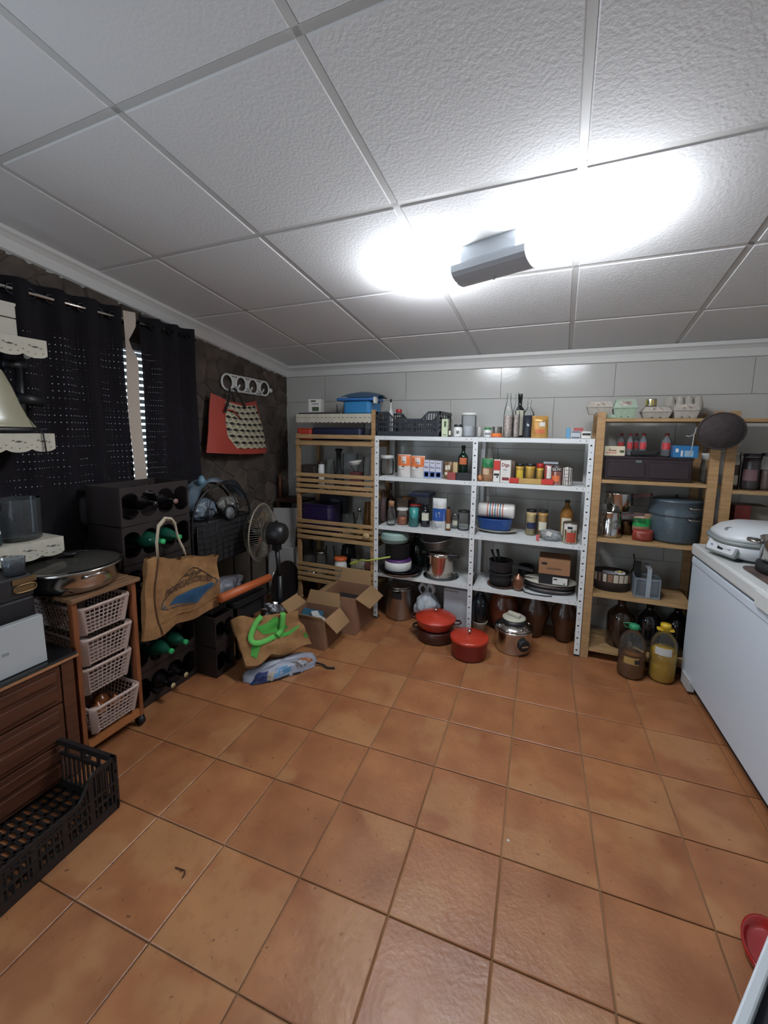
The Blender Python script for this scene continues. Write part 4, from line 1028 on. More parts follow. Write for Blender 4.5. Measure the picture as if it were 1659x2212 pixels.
# ================================================================== egg boxes and goods on the tall pine unit
z = SW[0]
def egg_box(name, label, pl, pr, pt, yf, zs, m, n=3, rz=0.0, group=None, dep=.11):
    Y = yf; x, w = slot(pl, pr, (pt + 905) / 2, Y); h = ony((pl + pr) / 2, pt, Y).z - zs; hb = h * .52
    t = thing(name, label, 'egg box', (x, Y + dep / 2, zs), rz, group)
    def bump(u): return abs(math.sin(u * n * PI))
    b = B()
    b.surf(lambda u, v: Vector(((u - .5) * w * (.84 + .16 * v), -(dep / 2) * (.62 + .3 * v + .08 * bump(u) * (1 - v)), .001 + hb * v)), n * 8, 4)
    b.surf(lambda u, v: Vector(((.5 - u) * w * (.84 + .16 * v), (dep / 2) * (.62 + .3 * v), .001 + hb * v)), n * 4, 4)
    for s in (-1, 1): b.surf(lambda u, v: Vector((s * w / 2 * (.84 + .16 * v), s * (u - .5) * dep * (.62 + .3 * v) * 1.0, .001 + hb * v)), 4, 4)
    b.add([(-.42 * w, -dep * .31, .001), (.42 * w, -dep * .31, .001), (.42 * w, dep * .31, .001), (-.42 * w, dep * .31, .001)], [(3, 2, 1, 0)])
    b.obj('tray', m, t)
    B().rbox((0, 0, hb + .004), (w * 1.03, dep * 1.0, .006), .01).obj('rim_flange', m, t)
    b = B()
    b.surf(lambda u, v: Vector(((u - .5) * w * (1 - .22 * v), -(dep / 2) * (.92 - .25 * v) - .002 * bump(u), hb + .007 + (h - hb - .008) * v)), n * 6, 3)
    b.surf(lambda u, v: Vector(((.5 - u) * w * (1 - .22 * v), (dep / 2) * (.92 - .25 * v), hb + .007 + (h - hb - .008) * v)), n * 2, 3)
    for s in (-1, 1): b.surf(lambda u, v: Vector((s * w / 2 * (1 - .22 * v), s * (u - .5) * dep * (.92 - .25 * v), hb + .007 + (h - hb - .008) * v)), 4, 3)
    a, c, zz = w * .39, dep * .335, h - .001
    b.add([(-a, -c, zz), (a, -c, zz), (a, c, zz), (-a, c, zz)], [(0, 1, 2, 3)])
    b.obj('lid', m, t)
    B().box((0, -dep * .42, hb + (h - hb) * .55), (w * .5, .003, (h - hb) * .5), Matrix.Rotation(-.2, 3, 'X')).obj('printed_label', C_('egg_label', '5a4038', .7, col2='c4bcae', scale=50), t)
    for k in range(n - 1): B().lathe([(.007, 0), (.007, .001)], (((k + 1) / n - .5) * w * .9, -dep * .335, hb * .25), 10, Matrix.Rotation(PI / 2, 3, 'X')).obj('cut_out', hole_dark, t)
    return t
pulp_g = mat('green_egg_pulp', '8fa08c', rough=.9, var=.1, scale=40, bump=.3, bscale=120); pulp_w = mat('grey_egg_pulp', 'a09a90', rough=.9, var=.1, scale=40, bump=.3, bscale=120)
egg_box('egg_box', 'grey-lidded egg box overhanging the post at the end by the white shelving', 1269, 1325, 866, -.40, z + .027, pulp_w)
x, w = slot(1304, 1331, 890, -.36); B().rbox((0, 0, .013), (w, .14, .025), .01).obj('egg_tray', pulp_g); o = bpy.data.objects['egg_tray']; o.location = (x + .0, -.34, z); tag(o, 'upturned green egg tray under the grey-lidded egg box', 'egg tray')
egg_box('egg_box', 'pale green egg box with a second lid, in the middle of the egg boxes', 1326, 1378, 862, -.42, z, pulp_g)
egg_box('egg_box', 'egg box carrying the yellow can', 1388, 1452, 878, -.42, z, pulp_w)
egg_box('egg_box', 'open grey egg box with tall empty cups behind it', 1456, 1513, 872, -.41, z, pulp_w)
t = thing('egg_tray', 'grey egg tray with tall domes leaning on the wall', 'egg tray', (slot(1446, 1504, 870, -.2)[0], -.215, z))
b = B()
for i in range(4):
    for j in range(2): b.lathe([(.03, 0), (.028, .09), (.018, .14), (.0, .146)], ((i - 1.5) * .05, (j - .5) * .06, .004), 12)
b.rbox((0, 0, .003), (.21, .13, .005), .01); b.obj('domes', pulp_w, t)
t, r, h, x = can('yellow food can standing on an egg box', 1394, 1419, 862, 880, z + ony(1420, 878, -.42).z - z + .002, C_('yellow_label', 'c2a838'), -.365)
can_patch(t, r * 1.012, x, -.55, .01, h - .01, C_('olive_ink', '3e4a30'), 'green_print', .25)
# second shelf: dark drawer box carrying bottles
z = SW[1]
x, w = slot(1303, 1499, 1010, -.40); h = ony(1400, 987, -.40).z - z
darkplum = C_('dark_plum_plastic', '2b2024', .45)
t = thing('dark_drawer_box', 'long dark plum drawer box on the pine shelf carrying small bottles', 'box', (x, -.275, z))
B().rbox((0, 0, h / 2 - .006), (w * .97, .26, h - .014), .01).obj('box_body', darkplum, t); B().rbox((0, -.0, h - .008), (w * 1.0, .27, .013), .01).obj('box_top', darkplum, t)
for s in (-1, 1): B().rbox((s * w * .235, -.137, h * .45), (w * .42, .006, h * .62), .002).obj('drawer_panel', darkplum, t)
B().rbox((-w * .1, -.142, h * .8), (.035, .008, .018), .006).obj('clip', C_('grey_green_plastic', '55605c', .5), t)
zt = z + h + .0015
carton('butter_box', 'cream butter box with dark red lettering on the drawer box', 'box', 1306, 1350, 964, 987, zt, .06, C_('cream_card', 'c3b9a0', .6), [('red_stripe', -.45, .1, .28, .34, red_p), ('leaf_print', .25, .46, .35, .6, C_('olive_ink', '3e4a30')), ('text', 'Riser', -.1, .58, .34, C_('dark_red_ink', '6d2628'), .38)], yf=-.41)
clear_b = glass('clear_soda_plastic', 'dfe3e6', .16)
def soda(label, pl, pr, pt, yc):
    return bottle(label, pl, pr, pt, 987, zt, clear_b, cap=lidred, lab=(C_('soft_red_label', 'b2383a', .4), .30, .60), yc=yc, nk=.36, sh=(.62, .84), caph=.10, name='soda_bottle', group='small red-capped soda bottles')
soda('red-capped small bottle behind the butter box', 1330, 1348, 936, -.26)
soda('red-capped small bottle just clear of the butter box', 1351, 1366, 936, -.30)
soda('red-capped small bottle squeezed behind its neighbour', 1364, 1379, 936, -.22)
soda('red-capped small bottle behind the black sunglasses case', 1378, 1396, 936, -.30)
soda('red-capped small bottle standing alone near the blue carton', 1425, 1449, 936, -.30)
x, w = slot(1362, 1424, 982, -.39)
t = thing('glasses_case', 'flat black case in front of the soda bottles', 'case', (x, -.38, zt)); B().rbox((0, 0, .016), (w, .055, .03), .02, rot=Matrix.Rotation(-.04, 3, 'Y')).obj('case_body', blackmatt, t); t.location.z += .006
carton('blue_dishwasher_box', 'blue carton with white print on the drawer box', 'box', 1455, 1509, 963, 988, zt, .07, C_('bright_blue_card', '2a6a9c', .4), [('white_print', -.2, -.12, .1, .6, white_p), ('pale_print', -.05, .3, .1, .6, C_('pale_blue_print', '86a2b4')), ('white_tablet', -.42, -.3, .45, .75, white_p)], yf=-.41)
jar('white-lidded jar squeezed between the drawer box and the post', 1513, 1532, 979, 1042, z, lid=lidwhite, lidh=.04, yc=-.26, lidw=1.0)
# third shelf: steel pots and the big blue pot
z = SW[2]
x, w = slot(1293, 1345, 1125, -.36); r = w / 2
t = thing('milk_pot', 'steel pot carrying a smaller pot on the pine shelf', 'pot', (x, -.33, z)); h = ony(1320, 1104, -.33).z - z
B().lathe([(0, .002), (r * .98, .002), (r, .012), (r * .97, h * .55), (r * .92, h * .6), (r * .95, h * .96), (r * .99, h * .98), (0, h)], seg=28).obj('pot_body', steel, t)
B().beam((r * .8, -.02, h * .9), (r + .12, -.06, h * 1.0), .022, .016).obj('handle', C_('dark_red_bakelite', '3a1c1a', .3), t)
B().lathe([(r * .98, h * .58), (r * 1.02, h * .60), (r * .98, h * .62)], seg=28).obj('ridge', steel, t)
x2, w2 = slot(1302, 1373, 1080, -.33); r2 = w2 / 2 * .92
t = thing('steel_saucepan', 'shiny steel saucepan on top of the steel pot', 'pan', (x2, -.31, z + h + .004)); h2 = ony(1335, 1062, -.31).z - z - h
B().lathe([(0, .002), (r2 * .72, .002), (r2 * .78, h2 * .3), (r2 * .98, h2 * .36), (r2, h2 * .9), (r2 * 1.03, h2 * .93), (r2 * .95, h2 * .93), (0, h2 * .96)], seg=28).obj('pan_body', steel, t)
B().beam((r2 * .9, -.03, h2 * .82), (r2 + .085, -.09, h2 * 1.0), .026, .018).obj('handle', C_('dark_red_bakelite', '3a1c1a', .3), t)
t = thing('steel_lid_pot', 'brownish steel pot standing beside the stacked pots', 'pot', (slot(1338, 1370, 1130, -.25)[0], -.2, z))
B().lathe([(0, .002), (.055, .002), (.058, .09), (.06, .095), (0, .1)], seg=24).obj('pot_body', mat('brown_tinged_steel', '8a7468', rough=.25, metal=1.0), t); B().beam((.05, -.02, .085), (.11, -.06, .10), .02, .014).obj('handle', C_('dark_red_bakelite', '3a1c1a', .3), t)
jar('tall clear jar by the post behind the steel pots', 1284, 1301, 1108, 1160, z, yc=-.22)
pouch('green_pouch', 'green and clear food pouch leaning on the big blue pot', 'pouch', 1368, 1407, 1110, 1150, z + .052, .05, C_('clear_tan_foil', '8c7258', .3), [('green_band', -.5, .5, .28, .72, C_('bright_green_print', '1f9048', .3))], yf=-.34, top=.6)
t = pouch('red_pouch', 'dark red plastic pouch lying under the green pouch', 'pouch', 1368, 1414, 1146, 1170, z, .09, C_('dark_red_foil', '7a3228', .3), yf=-.42, top=.8)
x = 3.262; r = .150; h = ony(1478, 1078, -.30).z - z
enam = mat('speckled_blue_enamel', '3a464e', rough=.3, col2='49555c', scale=90)
t = thing('stock_pot', 'big speckled blue enamel pot with a lid on the pine shelf', 'pot', (x, -.275, z))
B().lathe([(0, .002), (r * .92, .002), (r * .96, .02), (r, h * .62), (r * .99, h * .64)], seg=32).obj('lower_pot', enam, t)
B().lathe([(r * 1.02, h * .62), (r * 1.03, h * .66), (r * 1.0, h * .70), (r * .99, h * .95), (r * 1.02, h * .965), (r * .8, h * 1.0), (0, h * 1.03)], seg=32).obj('steamer_and_lid', enam, t)
B().cyl((0, 0, h * 1.03), (0, 0, h * 1.08), .008).obj('lid_knob', blackp, t)
for q in (.60, .86): B().tube([(r * .22 , -r * 1.0, h * q), (r * .30, -r * 1.12, h * q - .004), (r * .75, -r * .95, h * q - .008), (r * .80, -r * .72, h * q)], .005, 6).obj('handle', satin, t)
# fourth shelf
z = SW[3]
x, w = slot(1275, 1365, 1260, -.36); r = w / 2 * .97
stripe = mat('woven_stripe_dark', '2a201d', rough=.8)
t = thing('striped_basket', 'dark woven basket with cream strips on the pine shelf', 'basket', (x + .01, -.29, z)); hh = .13
bk = B(); bk.lathe([(0, .003), (r * .9, .003), (r * .98, .06), (r, hh), (r * .96, hh), (r * .93, .06), (r * .85, .012), (0, .012)], seg=32, sy=.72).obj('basket_body', stripe, t)
for k in range(22):
    a = k / 22 * 2 * PI; wd_ = random.choice((.05, .09, .12)); mm = random.choice((C_('cream_strip', 'b3aa98', .7), C_('cream_strip', 'b3aa98', .7), C_('brown_strip', '7c5a44', .7)))
    B().shell([(r * 1.0, .068), (r * 1.012, hh * .95)], seg=3, a0=a - wd_, a1=a + wd_, sy=.72).obj('woven_strip', mm, t)
B().lathe([(.035, 0), (.05, .02), (.052, .03), (0, .034)], (-.01, -.02, hh * .72), 16).obj('striped_tin', C_('striped_lid', '9a9a9e', .5, col2='54545a', scale=18, stretch=(1, 1, 6))) ; o = bpy.data.objects['striped_tin']; o.parent = None; o.location = t.location; tag(o, 'small striped tin lying in the dark woven basket', 'tin')
t2 = thing('gravy_boat', 'little white and yellow piece heaped in the dark woven basket', 'pot', (x + .06, -.30, z + .085)); B().lathe([(0, 0), (.03, .004), (.035, .04), (.03, .044), (0, .02)], seg=16).obj('cup_body', C_('glossy_white', 'd8d4d0', .25), t2); B().lathe([(0, .04), (.02, .044), (.0, .055)], seg=12).obj('yellow_lid', C_('pale_yellow', 'b8ac58', .5), t2)
o = B().tube([ony(1369, 1196, -.2), ony(1371, 1210, -.2), ony(1368, 1228, -.22), ony(1361, 1240, -.25), Vector((slot(1352, 1354, 1250, -.27)[0], -.27, z + .14))], .0045, 6).obj('black_cable', blackp); tag(o, 'thin black cable rising from the dark woven basket', 'cord')
grey_b = C_('grey_basket_plastic', '6c747c', .5)
x, w = slot(1371, 1427, 1268, -.40); h = ony(1396, 1250, -.40).z - z; D = .12
t = thing('cutlery_basket', 'grey lattice cutlery basket with a tall centre handle', 'basket', (x, -.40 + D / 2, z))
b = B()
for s in (-1, 1):
    y = s * D / 2; b.box((0, y, .006), (w, .004, .012)).box((0, y, h - .006), (w, .006, .012))
    for u in (-.5, .5): b.box((u * (w - .006), y, h / 2), (.008, .005, h))
for s in (-1, 1): b.box((s * w / 2, 0, h / 2), (.004, D, h))
b.box((0, 0, .004), (w, D, .006)); b.obj('frame', grey_b, t)
b = B()
for s in (-1, 1):
    for k in range(1, 22): b.box(((k / 22 - .5) * w, s * D / 2, h / 2), (.0022, .003, h))
    for k in range(1, 12): b.box((0, s * D / 2, k / 12 * h), (w, .0025, .0018))
structure(b.obj('lattice', grey_b, t), 'stuff')
B().box((.004, -D / 2 - .004, h * .78), (.026, .006, h * 1.5)).box((.004, 0, h * 1.50), (.026, D, .008)).obj('handle', C_('light_grey_plastic', '8a9298', .5), t)
B().box((-.050, .025, .012 + h * .80), (.035, .02, h * 1.56)).obj('dark_bottle_neck', blackp); o = bpy.data.objects['dark_bottle_neck']; o.name = 'dark_scraper'; o.location = t.location; tag(o, 'dark flat scraper standing in the grey cutlery basket', 'scraper')
# lowest board: dark demijohns
z = SW[4]
demi = glass('dark_brown_demijohn_glass', '3c2c20', .5); demi2 = mat('near_black_glass', '121214', rough=.08, coat=.5)
bottle('big brown glass demijohn at the post end of the lowest board', 1306, 1366, 1296, 1392, z, mat('deep_brown_glass', '2a1c14', rough=.1, coat=.5), yc=-.30, nk=.3, sh=(.66, .9), name='demijohn')
bottle('near-black demijohn behind the green-capped oil bottle', 1369, 1424, 1304, 1400, z, demi2, yc=-.28, nk=.3, sh=(.66, .9), name='demijohn')
bottle('near-black demijohn in the corner by the freezer', 1426, 1486, 1310, 1412, z, demi2, yc=-.27, nk=.3, sh=(.66, .9), name='demijohn')

# wicker basket hung on the post top
t = thing('hanging_basket', 'dark wicker basket hung on the front of the pine posts', 'basket', Vector((3.380, -.545, 1.588)))
wick = mat('dark_wicker', '2a2424', rough=.9, col2='3c3332', scale=40, bump=1.0, bscale=90)
rx, rz_ = .115, .104
B().lathe([(0, -.085), (.45, -.078), (.78, -.05), (.97, 0), (1.0, .012), (.97, .02)], seg=36, rot=Matrix.Diagonal((rx, rz_, 1)).to_3x3()).obj('bowl', wick, t); bw = bpy.data.objects['bowl']; bw.rotation_euler = (PI / 2 + .12, .10, 0)
b = B(); b.tube([Matrix.Rotation(PI / 2 + .12, 3, 'X') @ Vector((rx * math.cos(a), rz_ * math.sin(a), .016)) for a in [k * PI / 16 for k in range(32)]], .006, 6, closed=True); b.obj('rim', wick, t)
b = B()
for ring in range(3, 9):
    u = ring / 9; zz = -.085 + .095 * u ** 1.8
    b.tube([Matrix.Rotation(PI / 2 + .12, 3, 'X') @ Vector((rx * u * 1.01 * math.cos(a), rz_ * u * 1.01 * math.sin(a), zz - .003 + .002 * math.sin(a * 14 + ring))) for a in [k * PI / 20 for k in range(40)]], .0035, 5, closed=True)
structure(b.obj('woven_rings', wick, t), 'stuff')
B().tube([(-.116, .0, .02), (-.124, -.0, -.03), (-.128, 0, -.1), (-.136, 0, -.15)], .003, 6).tube([(-.124, 0, -.02), (-.145, 0, -.035), (-.165, 0, -.03)], .003, 6).tube([(.11, 0, .03), (.12, -.01, -.02), (.10, 0, -.08)], .003, 6).obj('string', C_('pale_string', '9a9a94', .8), t)

# second pine unit goods
z = 1.235
jar('preserve jar with a pale label nearest the double post', 1573, 1600, 976, 1038, z, lid=satin, fill=C_('brown_preserve', '4a3024', .4), ff=.7, lab=(labw, .12, .4), yc=-.33)
jar('jar of dark purple preserve between two others', 1602, 1643, 980, 1040, z, lid=C_('purple_lid', '2a1c26', .4), fill=C_('purple_preserve', '2c1a20', .3), ff=.97, lab=(C_('faded_pink_label', '6a4e52', .6), .28, .62), yc=-.35)
jar('preserve jar cut off by the edge of the picture', 1640, 1676, 979, 1042, z, lid=lidblack, fill=C_('brown_preserve', '4a3024', .4), ff=.6, yc=-.34)
z = .862
carton('dark_red_tin', 'dark red tin with a pale back half behind the multicooker', 'tin', 1586, 1621, 1092, 1140, z, .14, C_('deep_red_enamel', '5a1f1a', .4), yf=-.40)
carton('pale_box', 'pale box behind the dark red tin', 'box', 1620, 1660, 1094, 1140, z, .14, C_('warm_grey_card', '8a8278', .7), yf=-.30)

# ================================================================== chest freezer and what stands on it
fr_m = mat('freezer_enamel', 'c6d0da', rough=.33); fr_t = mat('freezer_lid_white', 'c4c6c4', rough=.35)
fa = math.atan2(.067, -1.05)      # its front runs very slightly askew from the wall
FZ = thing('chest_freezer', 'white chest freezer along the wall with a lock strip on its lid', 'freezer', (3.318, -.50, 0), .050)
def fz(x, y, zz): return (x, y, zz)
b = B(); b.box2((.006, -1.62, .075), (.70, -.002, .822)); b.obj('cabinet', fr_m, FZ, bevel=.006)
B().box2((.05, -1.58, 0.0), (.66, -.05, .076)).obj('plinth', blackmatt, FZ)
B().box2((-.004, -1.63, .832), (.70, .002, .902)).obj('lid', fr_t, FZ, bevel=.012)
B().box2((.010, -1.61, .822), (.69, -.01, .832)).obj('lid_seal', C_('grey_seal', '4a4c50', .7), FZ)
B().box2((.001, -1.615, .782), (.008, -.01, .820)).obj('top_band', fr_m, FZ, bevel=.002)
B().box2((-.016, -1.60, .828), (-.0038, -.82, .898)).obj('handle_strip', fr_t, FZ, bevel=.004)
B().box2((-.0175, -1.17, .848), (-.0158, -1.06, .885)).obj('badge', C_('dark_badge', '4c4540', .5), FZ)
B().box2((-.004, -.17, .02), (.03, -.05, .095)).obj('foot_bracket', C_('scuffed_white', 'b0b0ae', .6), FZ)
zt = .9045
# dark mat
pa, pb, pc_ = onz(1552, 1203, zt), onz(1659, 1296, zt), onz(1655, 1203, zt)
mk = mat('dark_cork_mat', '33292a', rough=.7, col2='5a4840', scale=10)
t = thing('dark_mat', 'dark brown mat on the freezer lid under the steel pot', 'mat', (3.66, -1.20, zt), .05)
B().rbox((.0, .0, .003), (.50, .50, .006), .05).obj('mat_body', mk, t)
# multicooker
Mx = mat('cooker_white', 'c2c6c9', rough=.3); Mg = C_('cooker_grey', '7d8482', .45)
def K(px, py, zz=zt): return onz(px, py, zz)
mc = thing('multicooker', 'white multicooker with grey trim and control panel on the freezer', 'cooker', (3.560, -.735, zt), .0)
lw, ld = .46, .42
def sup(u, v, rx, ry, e=3.2):
    a = 2 * PI * u; cx_, sy_ = math.cos(a), math.sin(a)
    return rx * math.copysign(abs(cx_) ** (2 / e), cx_), ry * math.copysign(abs(sy_) ** (2 / e), sy_)
def ringed(levels, seg=40):
    vs = []; fs = []
    for rx, ry, zz, ox in levels:
        for k in range(seg):
            x_, y_ = sup(k / seg, 0, rx, ry); vs.append((x_ + ox, y_, zz))
    for j in range(len(levels) - 1):
        for k in range(seg): fs.append((j * seg + k, j * seg + (k + 1) % seg, (j + 1) * seg + (k + 1) % seg, (j + 1) * seg + k))
    fs += [tuple(range(seg - 1, -1, -1)), tuple((len(levels) - 1) * seg + k for k in range(seg))]
    b = B(); b.add(vs, fs, True); return b
ringed([(.185, .17, .012, .02), (.205, .185, .03, .005), (.222, .198, .085, 0)]).obj('base', Mx, mc)
ringed([(.224, .200, .086, 0), (.226, .202, .098, 0), (.222, .198, .108, 0)]).obj('grey_band', Mg, mc)
ringed([(.219, .196, .109, .002), (.212, .19, .13, .006), (.185, .17, .162, .014), (.14, .13, .184, .024), (.07, .07, .193, .03)]).obj('lid', Mx, mc)
for sx in (-1, 1):
    for sy in (-1, 1): B().cyl((sx * .13, sy * .12, 0), (sx * .13, sy * .12, .013), .02).obj('foot', blackp, mc)
# control panel, on the side that faces the room
Rp = Matrix.Rotation(-.5, 3, 'Y')
dr = Vector((-1, -.42, 0)).normalized(); tg = Vector((.42, -1, 0)).normalized()
def PN(c, w_, h_, d_, name, m, tilt=.42):
    zax = (Vector((0, 0, 1)) * math.cos(tilt) - dr * math.sin(tilt)).normalized(); nrm = tg.cross(zax).normalized()
    return B().rbox((0, 0, 0), (w_, h_, d_), .012).obj(name, m, mc), zax, nrm
def place(o, c, tilt, off=0.0, sh=0.0, up=0.0):
    zax = (Vector((0, 0, 1)) * math.cos(tilt) - dr * math.sin(tilt)).normalized(); nrm = tg.cross(zax).normalized()
    if nrm.dot(dr) < 0: nrm = -nrm
    m4 = Matrix((zax.cross(nrm), zax, nrm)).transposed().to_4x4(); m4.translation = Vector(c) + nrm * off + tg * sh + zax * up; o.matrix_local = m4
pc0 = dr * .203 + Vector((0, 0, .060)); lgp = C_('light_grey_plastic', '8a9298', .5)
for nm, w_, h_, d_, off, mm, up_, sh_ in (('panel_surround', .20, .092, .026, 0, Mg, 0, 0), ('control_panel', .178, .070, .012, .010, Mx, 0, 0), ('display', .036, .024, .004, .0175, blackp, -.008, .005), ('button', .016, .010, .004, .0175, lgp, .016, .045), ('button', .016, .010, .004, .0175, lgp, -.008, .060), ('button', .016, .010, .004, .0175, lgp, -.008, -.055), ('button', .016, .010, .004, .0175, lgp, .016, -.045), ('printed_marks', .05, .006, .002, .0172, lgp, .020, 0)):
    o = B().rbox((0, 0, 0), (w_, h_, d_), .014 if w_ > .06 else .003).obj(nm, mm, mc)
    place(o, pc0, .38, off, sh_, up_)
o = B().lathe([(.026, 0), (.026, .004), (.0, .005)], seg=20, sx=1.0, sy=.62).obj('oval_emblem', Mg, mc); place(o, dr * .178 + Vector((0, 0, .150)), .98, .006)
# steel pot at the picture edge
pp = Vector((3.565, -1.06, 0))
t = thing('steel_casserole', 'steel pot with looped side handle on the dark mat', 'pot', (pp.x, pp.y, zt + .0075))
B().lathe([(0, .002), (.105, .002), (.118, .012), (.122, .112), (.126, .118), (.118, .118), (.112, .02), (0, .012)], seg=36).obj('pot_body', steel, t)
a = 2.86
def hp(rr, da, zz): return (rr * math.cos(a + da), rr * math.sin(a + da), zz)
B().tube([hp(.12, -.28, .092), hp(.15, -.26, .096), hp(.168, -.1, .098), hp(.168, .1, .098), hp(.15, .26, .096), hp(.12, .28, .092)], .0065, 8).obj('handle', steel, t)
t = thing('hot_plate', 'round black hot plate under the steel pot on the dark mat', 'hot plate', t.location - Vector((0, 0, .0015)))
t.location.z = zt + .0065
for o in list(bpy.data.objects):
    pass
bpy.data.objects['steel_casserole'].location.z = zt + .0555
B().lathe([(.11, 0), (.13, .004), (.13, .042), (.125, .047), (0, .0475)], seg=32).obj('plate_body', blackmatt, t)

# ================================================================== on the floor in front of the shelving
def X0(px, py): return onz(px, py, 0)
p = X0(853, 1341); r = .122
t = thing('tall_stock_pot', 'tall steel stock pot on the floor under the white shelving', 'pot', (p.x, p.y + r, .001)); h = .255
B().lathe([(0, .002), (r * .96, .002), (r, .01), (r, h), (r * 1.05, h + .006), (r * 1.05, h + .012), (r * .96, h + .01), (r * .94, .02), (0, .012)], seg=36).obj('pot_body', satin, t)
B().lathe([(r * .95, h + .014), (r * .7, h + .024), (0, h + .03)], seg=30).obj('lid', satin, t)
B().rbox((.015, -r * 1.06, h - .035), (.085, .02, .05), .008).obj('handle', blackp, t); B().tube([(-.03, -r * 1.04, h + .008), (-.01, -r * 1.12, h + .002), (.03, -r * 1.12, h + .012), (.05, -r * 1.03, h + .012)], .006, 6).obj('handle_bracket', steel, t)
bagw = mat('white_carrier_plastic', 'aab0b6', rough=.45, var=.08, scale=9, bump=.6, bscale=14)
p = X0(915, 1348)
xb, wb = slot(891, 953, 1310, -.34)
t, fb = crumple('carrier_bag', 'crumpled white plastic carrier bag under the white shelving', 'bag', (xb, -.335, .001), wb / 2 * .80, .09, .255, bagw, 1.3, .34, .45)
B().surf(lambda u, v: fb(.80 + .09 * u, .18 + .34 * v) * 1.012, 8, 8).obj('green_logo', C_('bag_green', '5a7a52', .5), t); B().surf(lambda u, v: fb(.815 + .07 * u, .18 + .26 * v) * 1.022, 8, 8).obj('yellow_logo', C_('bag_ochre', 'a89a58', .5), t)
for s in (-1, 1): B().tube(smooth_path([Vector((s * .045, s * .01, .235)), Vector((s * .06, s * .01 - .02, .285)), Vector((s * .03, -.03, .325)), Vector((s * .005, -.015, .29)), Vector((s * .012, 0, .24))]), .016, 8, flat=.3).obj('bag_handle', bagw, t)
t = carton('white_bundle', 'white wrapped bundle standing beside the carrier bag', 'bundle', 957, 1011, 1274, 1356, .001, .16, mat('white_wrap', 'b4b8bd', rough=.6, var=.05, scale=6), [('dark_fold', -.45, .1, .93, .97, C_('warm_grey_ink', '8d8078'))], yf=-.36, bev=.012)
p = X0(1036, 1362); r = .058
t = thing('cream_bucket', 'cream plastic bucket under a dark upturned jug', 'bucket', (p.x, -.35, .001))
B().lathe([(0, 0), (r * .85, 0), (r, .085), (r * 1.05, .09), (r * .98, .09), (0, .08)], seg=24).obj('bucket_body', C_('cream_plastic', 'b0a898', .5), t)
t = bottle('dark blue-black bottle standing in the cream bucket', 1019, 1052, 1270, 1340, .094, mat('blue_black_glass', '171c22', rough=.15), yc=-.35, nk=.4, sh=(.6, .85), name='dark_jug')
terra = mat('glazed_terracotta', '6a3420', rough=.22, col2='54281a', scale=5); terra2 = mat('brown_stoneware_glaze', '4e3020', rough=.25, col2='3c2418', scale=5)
x, w = slot(1053, 1124, 1300, -.22); r = w / 2
t = thing('earthen_pot', 'large orange-brown glazed pot lying behind the pressure cooker', 'pot', (x, -.22, .001))
B().lathe([(0, 0), (r * .55, 0), (r * .85, .08), (r, .17), (r * .92, .24), (r * .7, .275), (r * .72, .285), (r * .6, .29), (0, .29)], seg=30).obj('pot_body', terra, t); B().lathe([(r * .75, .292), (r * .5, .315), (.02, .325), (0, .33)], seg=24).obj('lid', terra, t)
def jug(label, pl, pr, ybase, yc):
    x, w = slot(pl, pr, 1340, yc); r = w / 2
    t = thing('clay_jug', label, 'jug', (x, yc, .001), 0, 'brown glazed jugs')
    B().lathe([(0, 0), (r * .5, 0), (r * .56, .03), (r * .98, .17), (r, .2), (r * .9, .245), (r * .62, .29), (r * .66, .33), (r * .6, .335), (0, .32)], seg=30).obj('jug_body', terra2, t)
    B().tube([(r * .6, -.02, .325), (r * .95, -.02, .31), (r * 1.02, -.02, .26), (r * .9, -.02, .24)], .011, 8).obj('handle', terra2, t)
    return t
jug('brown glazed jug between the pressure cooker and another jug', 1121, 1187, 1376, -.24)
jug('brown glazed jug next to the perforated end post', 1188, 1250, 1390, -.24)
# pressure cooker in front
p = X0(1103, 1420); r = .150; 
t = thing('steel_pressure_cooker', 'steel pressure cooker with a cream lid valve on the tiles', 'pot', (p.x + .0, p.y + r * .92, .001)); h = .155
x, w = slot(1060, 1146, 1380, t.location.y); r = w / 2 * .93
B().lathe([(0, .002), (r * .92, .002), (r * .95, .015), (r, h * .9), (r * 1.03, h), (r * 1.05, h + .006), (r * 1.03, h + .012)], seg=36).obj('pot_body', steel, t)
B().lathe([(r * 1.02, h + .0125), (r * .98, h + .028), (r * .6, h + .05), (0, h + .056)], seg=36).obj('lid', steel, t)
B().lathe([(0, 0), (.085, 0), (.088, .012), (.08, .028), (0, .030)], (0, 0, h + .045), 28).obj('lid_base', blackp, t)
cr = C_('cream_bakelite', 'b5b3a2', .4)
B().lathe([(0, 0), (.08, 0), (.082, .008), (.074, .014), (0, .015)], (0, 0, h + .0755), 28).obj('valve_plate', cr, t)
B().rbox((0, 0, h + .104), (.10, .034, .026), .014, rot=Matrix.Rotation(-.5, 3, 'Z')).obj('valve_grip', cr, t)
for a in (-2.6, -1.0, .4): B().lathe([(.012, 0), (.012, .008), (0, .011)], (r * .84 * math.cos(a), r * .84 * math.sin(a), h + .030), 12).obj('lid_bolt', steel, t)
o = B().rbox((0, 0, 0), (.085, .085, .03), .04, 5).obj('side_grip', blackp, t); o.location = (r * .62, -r * .82, h * .55); o.rotation_euler = (PI / 2 + .05, 0, .62)
o2 = B().rbox((0, 0, .018), (.05, .012, .006), .004).obj('grip_inset', steel, o)
